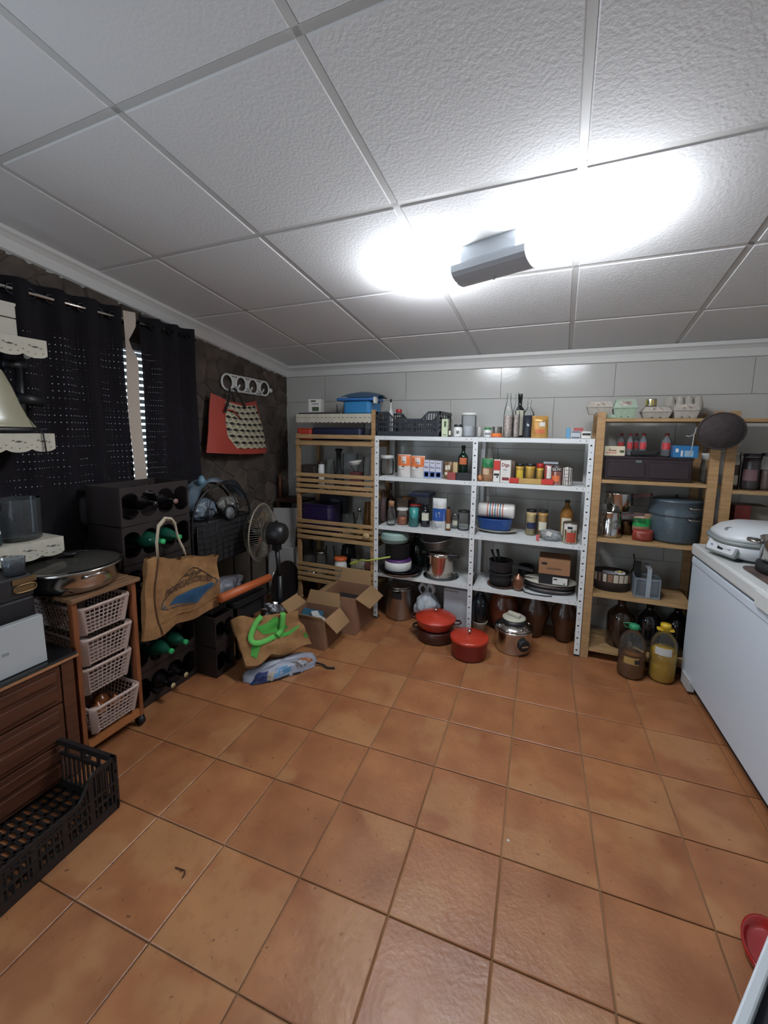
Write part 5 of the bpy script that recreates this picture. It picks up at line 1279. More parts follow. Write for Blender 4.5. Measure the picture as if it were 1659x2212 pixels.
# red enamel pots
redE = mat('red_enamel', 'a8301c', rough=.32, coat=.3); redD = mat('dark_red_enamel', '7c1f18', rough=.35)
def two_handles(t, r, zz, m, n=2):
    for s in (-1, 1):
        B().tube([(s * r * .96, -.035, zz), (s * (r + .035), -.032, zz + .004), (s * (r + .045), 0, zz + .005), (s * (r + .035), .032, zz + .004), (s * r * .96, .035, zz)], .007, 8).obj('handle', m, t)
p = X0(942, 1400); brown_c = C_('dark_brown_enamel', '3c1d17', .3)
yc = p.y + .15; x, w = slot(903, 979, 1385, yc); r0 = w / 2
t = thing('brown_casserole', 'dark brown red pan under the wide red casserole', 'pot', (x, yc, .001))
B().lathe([(0, .002), (r0 * .9, .002), (r0, .015), (r0 * 1.02, .085), (r0 * 1.0, .088), (0, .088)], seg=34).obj('pot_body', brown_c, t); two_handles(t, r0 * .97, .07, blackp)
x, w = slot(899, 984, 1345, yc); r = w / 2
t = thing('red_casserole', 'wide red enamel casserole with lid stacked on a brown pan', 'pot', (x, yc, .0905))
B().lathe([(0, .002), (r * .72, .002), (r * .88, .018), (r * .98, .065), (r, .07)], seg=36).obj('pot_body', redE, t)
B().lathe([(r * 1.0, .0705), (r * 1.02, .076), (r * .97, .084), (r * .6, .108), (.012, .118), (0, .118)], seg=36).obj('lid', redE, t)
B().lathe([(.006, .118), (.007, .128), (.013, .132), (.012, .142), (0, .144)], seg=16).obj('lid_knob', chrome, t)
two_handles(t, r * .97, .060, brown_c)
p = X0(1012, 1433); yc = p.y + .115; x, w = slot(973, 1055, 1390, yc); r = w / 2 * .97
t = thing('red_cooking_pot', 'round red enamel pot with steel knob nearest the camera', 'pot', (x, yc, .001))
B().lathe([(0, .002), (r * .86, .002), (r * .95, .014), (r * .98, .115), (r * 1.0, .118)], seg=36).obj('pot_body', redD, t)
B().lathe([(r * 1.01, .1185), (r * 1.04, .122), (r * 1.04, .138), (r * .98, .143), (r * .5, .153), (.012, .156), (0, .156)], seg=36).obj('lid', redE, t)
B().lathe([(.006, .156), (.007, .166), (.014, .171), (.013, .184), (0, .186)], seg=16).obj('lid_knob', chrome, t)
# oil bottles
oil1 = C_('brown_oil', '7a4a18', .15); oil2 = C_('yellow_oil', 'd0a41c', .15)
def oil(label, pl, pr, pt, pb, oilm, capm, ff, name='oil_jug'):
    p = X0((pl + pr) / 2, pb); r0 = .085; yc = p.y + .030; x, w = slot(pl, pr, pb - 50, yc); r = w / 2 * .95; h = ony((pl + pr) / 2, pt, yc).z
    t = thing(name, label, 'bottle', (x, yc, .001))
    P = [(0, .001), (r * .88, .001), (r, .02), (r, h * .30), (r * .965, h * .33), (r, h * .36), (r, h * .62), (r * .92, h * .70), (r * .62, h * .80), (r * .30, h * .87), (r * .28, h * .90)]
    B().shell(P, seg=26).obj('bottle_body', glass('oil_bottle_plastic', 'f2f3f0', .03, .06), t)
    B().lathe([(r * .86, .004), (r * .955, .022), (r * .955, h * .30), (r * .92, h * .33), (r * .955, h * .36), (r * .955, h * ff)], seg=24).obj('oil', oilm, t)
    return t, r, h, x
t, r, h, x = oil('large oil bottle with a green handled cap, brown oil half full', 1333, 1397, 1345, 1463, oil1, None, .42)
gcap = C_('green_cap_plastic', '1f7a50', .4)
B().lathe([(r * .36, h * .89), (r * .40, h * .90), (r * .38, h * .965), (r * .2, h * .985), (0, h * .985)], seg=18).obj('cap', gcap, t)
B().tube([(-r * .36, 0, h * .90), (-r * .62, 0, h * .90), (-r * .78, 0, h * .975), (-r * .2, 0, h * .99), (r * .35, 0, h * .965), (r * .48, 0, h * .88)], .004, 6).obj('carry_loop', gcap, t)
arc_label(t, r * 1.01, h * .30, h * .43, C_('tan_label', '9a7c44', .6), x, .55, 'paper_label'); can_patch(t, r * 1.02, x, .42, h * .32, h * .40, ink, 'dark_square', .18)
t, r, h, x = oil('large oil bottle with a yellow cap by the freezer', 1400, 1464, 1345, 1472, oil2, None, .55)
ycap = C_('yellow_cap_plastic', 'c8a428', .4)
B().lathe([(r * .36, h * .87), (r * .36, h * .93), (r * .40, h * .94), (r * .38, h * .985), (0, h * .992)], seg=18).obj('cap', ycap, t)
B().rbox((0, 0, h * .885), (r * 1.25, r * .55, .012), .012).obj('cap_flange', ycap, t)
arc_label(t, r * 1.01, h * .50, h * .63, C_('grey_white_label', 'b4b4b0', .6), x, .62, 'paper_label')
# red dustpan and the white appliance edge close to the camera
p = X0(1640, 2060)
t = thing('red_dustpan', 'shiny red plastic scoop on the tiles at the picture edge', 'dustpan', (3.19, -2.125, .001), -.25)
redpl = mat('glossy_red_plastic', '8e1a16', rough=.18, coat=.4)
def scoop(k, zz, sc): return [(sc * .072 * math.cos(a), sc * .105 * math.sin(a) + (0 if math.sin(a) > 0 else .0), zz) for a in [2 * PI * i / 28 for i in range(28)]]
b = B(); vs = []; fs = []
for zz, sc in ((0.0, .86), (.016, .98), (.030, 1.0), (.030, .92), (.014, .84), (.008, .7)): vs += scoop(0, zz, sc)
for j in range(5):
    for k in range(28): fs.append((j * 28 + k, j * 28 + (k + 1) % 28, (j + 1) * 28 + (k + 1) % 28, (j + 1) * 28 + k))
fs += [tuple(range(27, -1, -1)), tuple(140 + k for k in range(28))]
b.add(vs, fs, True).obj('pan', redpl, t)
B().tube([(.01, -.10, .022), (.03, -.17, .022), (.06, -.26, .024)], [.02, .014, .016], 8).obj('handle', redpl, t)
e0, e1 = onz(1655, 2027, .84), onz(1580, 2212, .84); dv = (e1 - e0).normalized(); nv = Vector((-dv.y, dv.x, 0)); nv = nv if nv.x > 0 else -nv
t = thing('white_appliance', 'corner of a white appliance with a dark shadow gap, close to the camera', 'appliance', (0, 0, 0)); am = mat('appliance_white', 'c4ccd2', rough=.4)
def apl(a, bb, zz): q = e0 + dv * a + nv * bb; return (q.x, q.y, zz)
def slab(a0, a1, b0, b1, z0, z1):
    c8 = [apl(a, bb, zz) for a in (a0, a1) for bb in (b0, b1) for zz in (z0, z1)]
    return B().add(c8, [(0, 1, 3, 2), (4, 6, 7, 5), (0, 4, 5, 1), (2, 3, 7, 6), (0, 2, 6, 4), (1, 5, 7, 3)])
slab(-.30, .42, .0, .014, .0, .84).obj('front_panel', am, t, bevel=.003); slab(-.30, .42, .0145, .034, .0, .825).obj('seam', mat('navy_gap_shade', '20232e', rough=.7), t); slab(-.30, .42, .0345, .40, .0, .835).obj('top', mat('appliance_grey_top', '98a4a6', rough=.45), t)  # dark navy slab stands for the shadow in the gap
# a twig of dirt on the tiles
p = X0(388, 1887)
o = B().tube([(-.025, .018, .003), (-.004, .012, .004), (.012, .010, .003), (.020, -.004, .003), (.018, -.016, .003)], .0022, 5).tube([(0, .011, .003), (.002, .003, .003)], .0015, 5).obj('twig', C_('dark_twig', '3a160c', .8)); o.location = p; o.rotation_euler = (0, 0, .35); tag(o, 'little bent brown twig lying on a floor tile', 'twig')
p = X0(1098, 1816); o = B().lathe([(.005, 0), (.006, .002), (0, .004)], seg=7).obj('crumb', paper); o.location = p; tag(o, 'tiny white crumb beside a dark grout line', 'crumb')

# ================================================================== left side: curtains, stone wall things
def weave_mat():
    m = bpy.data.materials.new('dark_open_weave'); m.use_nodes = True
    nt = m.node_tree; N = nt.nodes; L = nt.links; p = N['Principled BSDF']; out = N['Material Output']
    p.inputs['Base Color'].default_value = srgb('1d1a1e'); p.inputs['Roughness'].default_value = .9; p.inputs['Specular IOR Level'].default_value = .1
    tc = N.new('ShaderNodeTexCoord'); sp = N.new('ShaderNodeSeparateXYZ'); L.new(tc.outputs['UV'], sp.inputs[0])
    def M_(op, a, b=None):
        n = N.new('ShaderNodeMath'); n.operation = op
        for i, x in enumerate((a, b)):
            if x is None: continue
            if isinstance(x, (int, float)): n.inputs[i].default_value = x
            else: L.new(x, n.inputs[i])
        return n.outputs[0]
    fu = M_('FRACT', M_('MULTIPLY', sp.outputs[0], 46.0)); fv = M_('FRACT', M_('MULTIPLY', sp.outputs[1], 62.0))
    hole = M_('MULTIPLY', M_('LESS_THAN', M_('ABSOLUTE', M_('SUBTRACT', fu, .5)), .12), M_('LESS_THAN', M_('ABSOLUTE', M_('SUBTRACT', fv, .5)), .12))
    nz = N.new('ShaderNodeTexNoise'); nz.inputs['Scale'].default_value = 9; L.new(tc.outputs['UV'], nz.inputs['Vector'])
    hole = M_('MULTIPLY', hole, M_('MULTIPLY', M_('GREATER_THAN', nz.outputs['Fac'], .42), .09))
    t = N.new('ShaderNodeBsdfTransparent'); mx = N.new('ShaderNodeMixShader')
    L.new(hole, mx.inputs[0]); L.new(p.outputs[0], mx.inputs[1]); L.new(t.outputs[0], mx.inputs[2]); L.new(mx.outputs[0], out.inputs[0])
    return m
weave = weave_mat(); blackcloth = mat('black_curtain_cloth', '1a181c', rough=.9, spec=.15)
def cloth(name, m, parent, fn, nu, nv, uv=None):
    b = B().surf(fn, nu, nv); o = b.obj(name, m, parent); me = o.data
    ul = me.uv_layers.new(name='UV')
    for lp_ in me.loops:
        k = lp_.vertex_index; i, j = k % (nu + 1), k // (nu + 1); ul.data[lp_.index].uv = (i / nu, j / nv)
    return o
def curtain(name, label, y0, y1, zb, zt, folds, amp=.026):
    t = thing(name, label, 'curtain', (.11, (y0 + y1) / 2, zb)); yc = (y0 + y1) / 2
    H = zt - zb
    def fn(u, v):
        a = amp * (.75 + .25 * v)
        return Vector((a * math.cos(u * folds * 2 * PI) + .004 * math.sin(v * 5 + u * 9), (u - .5) * (y1 - y0) * (1 + .02 * math.sin(v * 6)) + .006 * math.sin(v * 3 + u * 20), H * v))
    cloth('open_weave', weave, t, lambda u, v: fn(u, v * .86), folds * 12, 24)
    cloth('plain_heading', blackcloth, t, lambda u, v: fn(u, .86 + v * .14), folds * 12, 4)
    for k in range(folds * 2):
        u = (k + .5) / (folds * 2); p = fn(u, .955)
        B().tube([(p.x + .003 + 0 * a, p.y + .022 * math.cos(a), p.z + .022 * math.sin(a)) for a in [i * PI / 8 for i in range(16)]], .004, 6, closed=True).obj('eyelet', mat('dark_eyelet_metal', '2c2a2c', rough=.35, metal=.8), t)
    return t, fn
zc = 2.262
tL, fL = curtain('curtain', 'wide black open-weave curtain panel next to the lace-edged shelves', -2.62, -1.80, .98, zc, 5)
tR, fR = curtain('curtain', 'narrow black curtain panel near the hanging red tote', -1.695, -1.265, 1.06, zc - .01, 3, .024)
lin = mat('cream_curtain_lining', 'b0a294', rough=.85)
def lf(u, v):
    k = 1 - .9 * math.exp(-((v - .86) / .05) ** 2)
    return Vector((.03 + .010 * math.sin(v * 9), .405 + (.003 + .062 * u * k) + .012 * math.sin(v * 4) * (1 - v), .03 + (1.262 - .03) * v)) + Vector((.022 * u, 0, 0))
B().surf(lf, 4, 30).obj('cream_lining', lin, tL)
B().surf(lambda u, v: Vector((-.03, .20 + .035 * u + .012 * (1 - v), .03 + .66 * v)), 3, 8).obj('pale_lining', C_('pale_grey_cloth', '868a92', .8), tR)
rod = B().cyl((.112, -2.70, zc - .052), (.112, -1.21, zc - .064), .0085).obj('rod', chrome); rod.name = 'curtain_rod'; tag(rod, 'thin shiny curtain rod threaded through both black curtain panels', 'rod')
for y in (-2.66, -1.74, -1.222): B().box2((.0, y - .008, zc - .075), (.112, y + .008, zc - .06)).obj('bracket', steel, rod)

# hook rail
hr = thing('hook_rail', 'white plastic rail of four rings with hooks on the stone wall', 'hook rail', (.014, -.58, 1.93))
def hl(px, py, X=.03): return onx(px, py, X) - Vector((.014, -.58, 1.93))
cs_ = [hl(491, 825), hl(521, 830.5), hl(546.5, 835), hl(571, 839.6)]
for c in cs_:
    B().tube([(c.x, c.y + .062 * math.cos(a), c.z + .062 * math.sin(a)) for a in [i * PI / 12 for i in range(24)]], .0085, 8, closed=True).obj('ring', whitep, hr)
for s in (.062, -.062): B().tube([c + Vector((-.004, 0, s)) for c in cs_], .0075, 8).obj('rail_bar', whitep, hr)
for i in range(3):
    c = (cs_[i] + cs_[i + 1]) / 2
    B().box(c + Vector((-.005, 0, 0)), (.01, .04, .1)).obj('hook_plate', whitep, hr)
    B().tube([c + Vector((0, 0, -.03)), c + Vector((.04, 0, -.04)), c + Vector((.055, 0, -.015))], .007, 8).obj('hook', whitep, hr)
c = cs_[3] + Vector((.0, .085, -.01)); B().lathe([(0, -.022), (.016, -.015), (.022, 0), (.016, .015), (0, .022)], c, 14).obj('end_knob', whitep, hr); B().cyl(cs_[3] + Vector((0, .055, 0)), c, .008).obj('knob_stem', whitep, hr)

# red tote with cube pattern
red_t = mat('coral_red_cloth', '9c392b', rough=.6, bump=.35, bscale=14); crm = C_('cream_print', 'b4ae92', .7); blk = C_('black_print', '1c1b1c', .7); gry = C_('grey_print', '8f8a78', .7)
tb_ = thing('red_tote_bag', 'red tote bag with black and cream cube pattern hung on the hook rail', 'bag', (.06, -.74, 1.35))
O_ = Vector((.06, -.74, 1.35))
q00, q10, q01, q11 = [onx(px, py, X) - O_ for px, py, X in ((446, 978, .09), (578, 978, .08), (456, 849, .08), (554, 866, .08))]
def tote(u, v, s):
    p = (q00 * (1 - u) + q10 * u) * (1 - v) + (q01 * (1 - u) + q11 * u) * v
    p = p + Vector((0, 0, -.045 * math.sin(PI * u) * v ** 2 - .01 * math.sin(PI * u) * (1 - v)))
    return p + Vector((s * (.042 * math.sin(PI * min(1, max(0, u))) ** .6 * (1 - .55 * v)) + .004 * math.sin(u * 11 + v * 6) - (.006 if s < 0 else 0), 0, 0))
B().surf(lambda u, v: tote(u, v, 1), 16, 14).surf(lambda u, v: tote(1 - u, v, -1), 16, 14).surf(lambda u, v: tote(0, v, 1) * (1 - u) + tote(0, v, -1) * u, 2, 10).surf(lambda u, v: tote(1, v, -1) * (1 - u) + tote(1, v, 1) * u, 2, 10).surf(lambda u, v: tote(u, 0, -1) * (1 - v) + tote(u, 0, 1) * v, 16, 2).obj('bag_body', red_t, tb_)
def on_tote(poly, off): return [tote(x, y, 1) + Vector((off, 0, 0)) for x, y in poly]
field = [(.24, .97), (.93, .93), (1.0, .45), (1.0, .10), (.40, .10), (.27, .30), (.24, .55)]
b = B(); g = 8
pts2 = cliprect(field, 0, 1, 0, 1)
cells = []
for i in range(10):
    for j in range(10):
        cells.append(cliprect(field, .2 + i * .08, .2 + (i + 1) * .08, .06 + j * .094, .06 + (j + 1) * .094))
for poly in cells:
    if len(poly) > 2: b.add(on_tote(poly, .0015), [tuple(range(len(poly)))])
b.obj('pattern_ground', crm, tb_)
bb, bg_ = B(), B(); sx, sy = .118, .135
for i in range(-1, 12):
    for j in range(-1, 12):
        x = .22 + (i + .5 * (j % 2)) * sx; y = .06 + j * sy * .86
        for bld, pl2 in ((bb, [(x, y), (x + sx * .5, y + sy * .22), (x, y + sy * .46), (x - sx * .5, y + sy * .22)]), (bg_, [(x, y), (x, y - sy * .38), (x + sx * .5, y - sy * .16), (x + sx * .5, y + sy * .22)])):
            pl2 = list(pl2); ok = True
            n = len(field); pc2 = pl2
            for k in range(n):
                p, q = field[k], field[(k + 1) % n]; dx, dy = q[0] - p[0], q[1] - p[1]
                pc2 = clip(pc2, -dy, dx, -dy * p[0] + dx * p[1]) if pc2 else pc2
            if pc2 and len(pc2) > 2: bld.add(on_tote(pc2, .003 if bld is bb else .0023), [tuple(range(len(pc2)))])
bb.obj('black_rhombs', blk, tb_)['kind'] = 'stuff'; bg_.obj('grey_rhombs', gry, tb_)['kind'] = 'stuff'
for px0, px1 in (((486, 890), (497, 838)), ((531, 882), (505, 838))):
    a_, c_ = onx(*px0, .125) - O_, onx(*px1, .06) - O_
    B().beam(a_, a_.lerp(c_, .5) + Vector((.012, 0, 0)), .022, .004, up=(1, 0, 0)).beam(a_.lerp(c_, .5) + Vector((.012, 0, 0)), c_, .020, .004, up=(1, 0, 0)).obj('strap', blackmatt, tb_)
B().tube([tote(.25, .80, 1) + Vector((.006, 0, 0)), tote(.36, .80, 1) + Vector((.008, 0, .005)), tote(.5, .68, 1) + Vector((.006, 0, 0))], .007, 6).obj('red_tie', red_t, tb_)

# ------------------------------------------------------------------ bottle racks
def rack(name, label, x0, x1, y0, y1, z0, tiers, th, n, m):
    t = thing(name, label, 'bottle rack', ((x0 + x1) / 2, (y0 + y1) / 2, z0)); W_ = y1 - y0; D = x1 - x0; pit = W_ / n; r = pit * .465
    def scallop(zb, up):
        pts = [(-W_ / 2, zb), (W_ / 2, zb)] if up else [(W_ / 2, zb), (-W_ / 2, zb)]
        top = zb + (th * .34 if up else -th * .34); arc = []
        for k in range(n):
            yc = -W_ / 2 + (k + .5) * pit
            for a in range(0, 9): 
                an = PI * a / 8; arc.append((yc - r * math.cos(an), top - (1 if up else -1) * r * .78 * math.sin(an)))
        line = [(-W_ / 2, top)] + arc + [(W_ / 2, top)]
        return line, zb
    for tr in range(tiers):
        zb = tr * th
        for xs in (D / 2, -D / 2 + .008):
            for up, base in ((True, zb), (False, zb + th - .004)):
                line, zz = scallop(base, up); b = B(); vs = []; k = len(line)
                for xo in (xs, xs - .008):
                    for y, z in line: vs += [(xo, y, zz), (xo, y, z)]
                fs = []
                for i in range(k - 1):
                    fs += [(2 * i, 2 * i + 2, 2 * i + 3, 2 * i + 1), (2 * k + 2 * i, 2 * k + 2 * i + 1, 2 * k + 2 * i + 3, 2 * k + 2 * i + 2), (2 * i + 1, 2 * i + 3, 2 * k + 2 * i + 3, 2 * k + 2 * i + 1), (2 * i, 2 * k + 2 * i, 2 * k + 2 * i + 2, 2 * i + 2)]
                b.add(vs, fs).obj('scalloped_rail', m, t)
        for s in (-1, 1):
            B().box((0, s * (W_ / 2 - .006), zb + th / 2 - .002), (D - .002, .012, th - .006)).obj('end_panel', m, t)
        B().box((0, 0, zb + .006), (D - .02, W_ - .03, .005)).obj('tier_floor', m, t)
    return t
rkx0, rkx1, rky0, rky1 = .172, .44, -2.110, -1.670
rack('wine_rack', 'tall dark brown plastic bottle rack in front of the black curtains', rkx0, rkx1, rky0, rky1, 0.001, 6, .2105, 4, darkbrownp)
pet = glass('green_bottle_plastic', '3f8a6c', .35, .06); petcap = C_('bright_green_cap', '2c9a58', .4); dkb = mat('dark_wine_bottle', '120f12', rough=.12, coat=.5)
def lying(name, label, y, z, r, L, xbase, m, capm, kind, nose=None, group=None, yaw=0.0):
    """bottle lying in the rack with its neck towards the room (+x)"""
    t = thing(name, label, 'bottle', (xbase, y, z), yaw, group); Rr = Matrix.Rotation(PI / 2, 3, 'Y')
    if kind == 'pet': P = [(0, 0), (r * .8, 0), (r, L * .04), (r, L * .62), (r * .9, L * .72), (r * .5, L * .86), (r * .26, L * .92), (r * .26, L * .94)]
    else: P = [(0, 0), (r * .95, 0), (r, L * .02), (r, L * .60), (r * .85, L * .68), (r * .36, L * .76), (r * .34, L * .97), (r * .38, L * .975), (r * .38, L)]
    B().lathe(P, seg=18, rot=Rr).obj('bottle_body', m, t)
    if kind == 'pet': B().lathe([(r * .32, L * .93), (r * .32, L * .995), (r * .28, L)], seg=14, rot=Rr).obj('cap', capm, t)
    elif capm: B().lathe([(r * .36, L * .99), (r * .36, L + .002), (0, L + .003)], seg=12, rot=Rr).obj('cork', capm, t)
    return t
corkm = C_('pale_cork', 'a8946c', .7); pit = (rky1 - rky0) / 4; yc4 = [rky0 + pit * (k + .5) for k in range(4)]
def rz_(tr): return .001 + tr * .2105 + .1045
pB = mat('green_pet', '174c3a', rough=.12, coat=.3)
lying('green_soda_bottle', 'green plastic bottle with green cap in the upper rack, nearer the big pan', yc4[1] - .0, rz_(4) + .004, .046, .34, .20, pB, petcap, 'pet')
lying('green_soda_bottle', 'green plastic bottle in the upper rack behind the cream bag handles', yc4[2], rz_(4) + .004, .046, .34, .20, pB, petcap, 'pet')
lying('green_soda_bottle', 'lower green plastic bottle next to the trolley post', yc4[1], rz_(1), .046, .34, .22, pB, petcap, 'pet')
lying('green_soda_bottle', 'lower green plastic bottle pushed in beside its twin', yc4[2], rz_(1), .046, .34, .21, pB, petcap, 'pet')
lying('wine_bottle', 'dark bottle in the rack row under the top, nearer the big pan', yc4[1], rz_(5), .042, .30, .20, dkb, None, 'wine')
lying('wine_bottle', 'dark bottle with a pinkish neck label in the row under the top', yc4[2], rz_(5), .042, .30, .22, dkb, C_('pinkish_foil', '7c5c56', .5), 'wine')
lying('wine_bottle', 'dark bottle with cork behind the jute bag shoulder', yc4[0], rz_(3), .042, .29, .21, dkb, corkm, 'wine')
lying('wine_bottle', 'dark bottle in the third row under the cream handles', yc4[2], rz_(3), .042, .30, .20, dkb, None, 'wine')
lying('wine_bottle', 'dark bottle with a reddish cork under the jute bag hem', yc4[1], rz_(2), .042, .30, .20, dkb, C_('reddish_cork', '8c6a5c', .6), 'wine')
lying('wine_bottle', 'dark bottle with glinting neck at the far end of the second row', yc4[3], rz_(2), .042, .30, .2, dkb, None, 'wine')
lying('wine_bottle', 'dark bottle with a pale cork lying lowest by the trolley wheel', yc4[1], rz_(0), .042, .31, .24, dkb, corkm, 'wine')
lying('wine_bottle', 'dark bottle with a pale cork, second in the lowest row', yc4[2], rz_(0), .042, .31, .22, dkb, corkm, 'wine')

# ------------------------------------------------------------------ vegetable trolley with baskets
vt = thing('vegetable_trolley', 'wooden trolley of four pinkish baskets on castors by the bottle rack', 'trolley', (.33, -2.285, 0)); TH = .812
vx0, vx1, vy0, vy1 = .08, .555, -2.445, -2.135
def vl(p): return (p[0] - .33, p[1] + 2.285, p[2])
for x in (vx0 + .02, vx1 - .02):
    for y in (vy0 + .012, vy1 - .012):
        B().box2(vl((x - .018, y - .011, .055)), vl((x + .018, y + .011, TH - .02))).obj('post', orangewood, vt, bevel=.003)
        B().cyl(vl((x, y - .012, .028)), vl((x, y + .012, .028)), .027).box2(vl((x - .012, y - .016, .028)), vl((x + .012, y + .016, .056))).obj('castor', blackp, vt)
for y in (vy0 + .012, vy1 - .012): B().box2(vl((vx0 + .04, y - .008, .08)), vl((vx1 - .04, y + .008, .12))).obj('side_rail', orangewood, vt)
B().box2(vl((vx1 - .024, vy0 + .024, .062)), vl((vx1 - .004, vy1 - .024, .102))).obj('front_rail', mat('orange_rail_wood', '9a6236', rough=.5), vt)
for k in range(12):
    x = vx0 - .01 + (vx1 - vx0 + .03) * (k + .5) / 12
    B().box2(vl((x - .0185, vy0 - .012, TH - .019)), vl((x + .0185, vy1 + .012, TH))).obj('top_slat', mat('worn_pine_slats', '7d5c40', rough=.6, col2='684a32', scale=5, stretch=(8, 2, 2)), vt, bevel=.002)
bk_m = C_('pinkish_white_plastic', 'b09a90', .5)
def basket(z, dx, label):
    t = thing('wire_basket', label, 'basket', (vx1 - .19 + dx, (vy0 + vy1) / 2, z), 0, 'pinkish trolley baskets')
    Wt, Dt, H = .246, .37, .128; Wb, Db = .20, .32
    def sd(u, v, k):       # four sides, u along, v up
        w_, d_ = Wb + (Wt - Wb) * v, Db + (Dt - Db) * v
        if k == 0: return Vector((d_ / 2, (u - .5) * w_, H * v))
        if k == 1: return Vector((-d_ / 2, (u - .5) * w_, H * v))
        if k == 2: return Vector(((u - .5) * d_, w_ / 2, H * v))
        return Vector(((u - .5) * d_, -w_ / 2, H * v))
    rp = []
    for sx, sy in ((1, -1), (1, 1), (-1, 1), (-1, -1)):
        for i in range(4):
            a = math.atan2(sy, sx) - PI / 4 + PI / 2 * i / 3; rp.append((sx * (Dt / 2 - .03) + .03 * math.cos(a), sy * (Wt / 2 - .03) + .03 * math.sin(a), H))
    B().tube(rp, .0075, 8, closed=True, flat=1).obj('rim', bk_m, t)
    b = B()
    for sx, sy in ((1, -1), (1, 1), (-1, 1), (-1, -1)):
        b.beam((sx * (Db / 2 - .008), sy * (Wb / 2 - .008), 0), (sx * (Dt / 2 - .014), sy * (Wt / 2 - .014), H), .03, .03)
    b.box((0, 0, .003), (Db, Wb, .005)); b.obj('corner_walls', bk_m, t)
    b = B()
    for k in range(4):
        nu = 11 if k < 2 else 14
        for i in range(1, nu): b.beam(sd(i / nu, 0, k), sd(i / nu, 1, k), .0042, .0042)
        for j in range(0, 7): b.beam(sd(0.02, j / 6.5, k), sd(.98, j / 6.5, k), .0042, .0042)
    structure(b.obj('lattice', bk_m, t), 'stuff')
    return t
zb4 = (.612, .462, .312, .128)
basket(zb4[0], 0, 'topmost of the four pinkish lattice baskets in the wooden trolley')
basket(zb4[1], .005, 'second pinkish lattice basket down in the wooden trolley')
basket(zb4[2], -.01, 'third pinkish lattice basket down in the wooden trolley')
basket(zb4[3], .03, 'lowest pinkish lattice basket, pulled out and holding onions')
for i, (dx, dy, r) in enumerate(((.09, -.03, .04), (.02, .03, .038), (.10, .05, .036))):
    o = B().lathe([(0, 0), (r * .5, r * .12), (r * .95, r * .6), (r, r), (r * .8, r * 1.5), (r * .25, r * 1.85), (r * .12, r * 2.1), (0, r * 2.12)], seg=16).obj('onion', C_('shiny_onion_skin', '8a4f28', .25))
    o.location = (vx1 - .17 + dx, (vy0 + vy1) / 2 + dy, zb4[3] + .012); tag(o, ('golden onion at the front of the lowest trolley basket', 'onion at the back of the lowest trolley basket', 'onion on the bottle rack side of the lowest basket')[i], 'onion')
# wide pan with a glass lid
r = .208; pc_ = (.375, -2.326)
t = thing('wide_pan', 'wide steel pan with a glass lid on top of the wooden trolley', 'pan', (pc_[0], pc_[1], TH + .0015))
B().lathe([(0, .002), (r * .80, .002), (r * .9, .012), (r * .97, .05), (r, .100), (r * 1.03, .104)], seg=44).obj('pan_body', steel, t)
B().lathe([(r * 1.03, .1045), (r * 1.04, .109), (r * 1.0, .113)], seg=44).shell([(r * 1.0, .113), (r * .97, .116), (r * .97, .112)], seg=44).obj('lid_rim', steel, t)
lg = glass('smoky_lid_glass', '6a6660', .3, .08)
B().shell([(r * .97, .114), (r * .7, .128), (r * .3, .135), (0, .136)], seg=40).obj('lid_glass', lg, t)
B().lathe([(.012, .136), (.012, .146), (.03, .15), (.028, .16), (0, .162)], seg=18).obj('lid_knob', blackp, t)
a0 = -.6
for a_ in (-.15, 2.6):
    ca, sa = math.cos(a_), math.sin(a_); q = lambda rr, d, z: (rr * ca - d * sa, rr * sa + d * ca, z)
    B().tube([q(r * .99, -.045, .085), q(r * 1.14, -.04, .095), q(r * 1.16, 0, .098), q(r * 1.14, .04, .095), q(r * .99, .045, .085)], .0075, 8).obj('handle', steel, t)

# ------------------------------------------------------------------ jute bags
jute = mat('jute_cloth', '8f6a42', rough=.9, col2='7c5832', scale=22, bump=.7, bscale=160); jute_d = C_('jute_seam', '54361e', .9)
handle_c = mat('cream_cotton_cord', 'a89d88', rough=.85, bump=.3, bscale=120)
def soft_bag(name, label, corners, thick, back, mb_, label_cat='bag', sag=.02, loc=None, wob=.006, wave=.006):
    O = Vector(loc); c00, c10, c01, c11 = [Vector(c) - O for c in corners]
    n = ((c10 - c00).cross(c01 - c00)).normalized(); n = n if n.dot(CAM - O) > 0 else -n
    t = thing(name, label, label_cat, O)
    def S(u, v, s=1):
        p = (c00 * (1 - u) + c10 * u) * (1 - v) + (c01 * (1 - u) + c11 * u) * v
        e = (math.sin(PI * min(1, max(0, u))) * math.sin(PI * min(1, max(0, .04 + v * .8)))) ** .45
        p = p + n * (s * thick / 2 * e + wob * math.sin(u * 9 + v * 4) * math.sin(v * 7 + u * 3) - (0 if s > 0 else back))
        q = Vector((u * 2.2 + len(label) * .37, v * 2.6, .3 if s > 0 else .9))
        p = p + n * (thick * .35 * noise.noise(q * 1.7)) + Vector((wave * noise.noise(Vector((u * 3 + 5, v * 3, 1))), wave * noise.noise(Vector((u * 3, v * 3 + 7, 2))), wave * 1.4 * noise.noise(Vector((u * 4, v * 3, 9)))))
        return p - Vector((0, 0, sag * math.sin(PI * u) * v))
    b = B().surf(lambda u, v: S(u, v, 1), 18, 16).surf(lambda u, v: S(1 - u, v, -1), 18, 16)
    for f in (lambda u, v: S(0, v, -1) * (1 - u) + S(0, v, 1) * u, lambda u, v: S(1, v, 1) * (1 - u) + S(1, v, -1) * u): b.surf(f, 2, 16)
    b.surf(lambda u, v: S(u, 0, -1) * (1 - v) + S(u, 0, 1) * v, 18, 2)
    b.obj('bag_body', mb_, t)
    return t, S, n
jc = [onx(309, 1386, .575), onx(474, 1308, .565), onx(318, 1208, .575), onx(470, 1198, .565)]
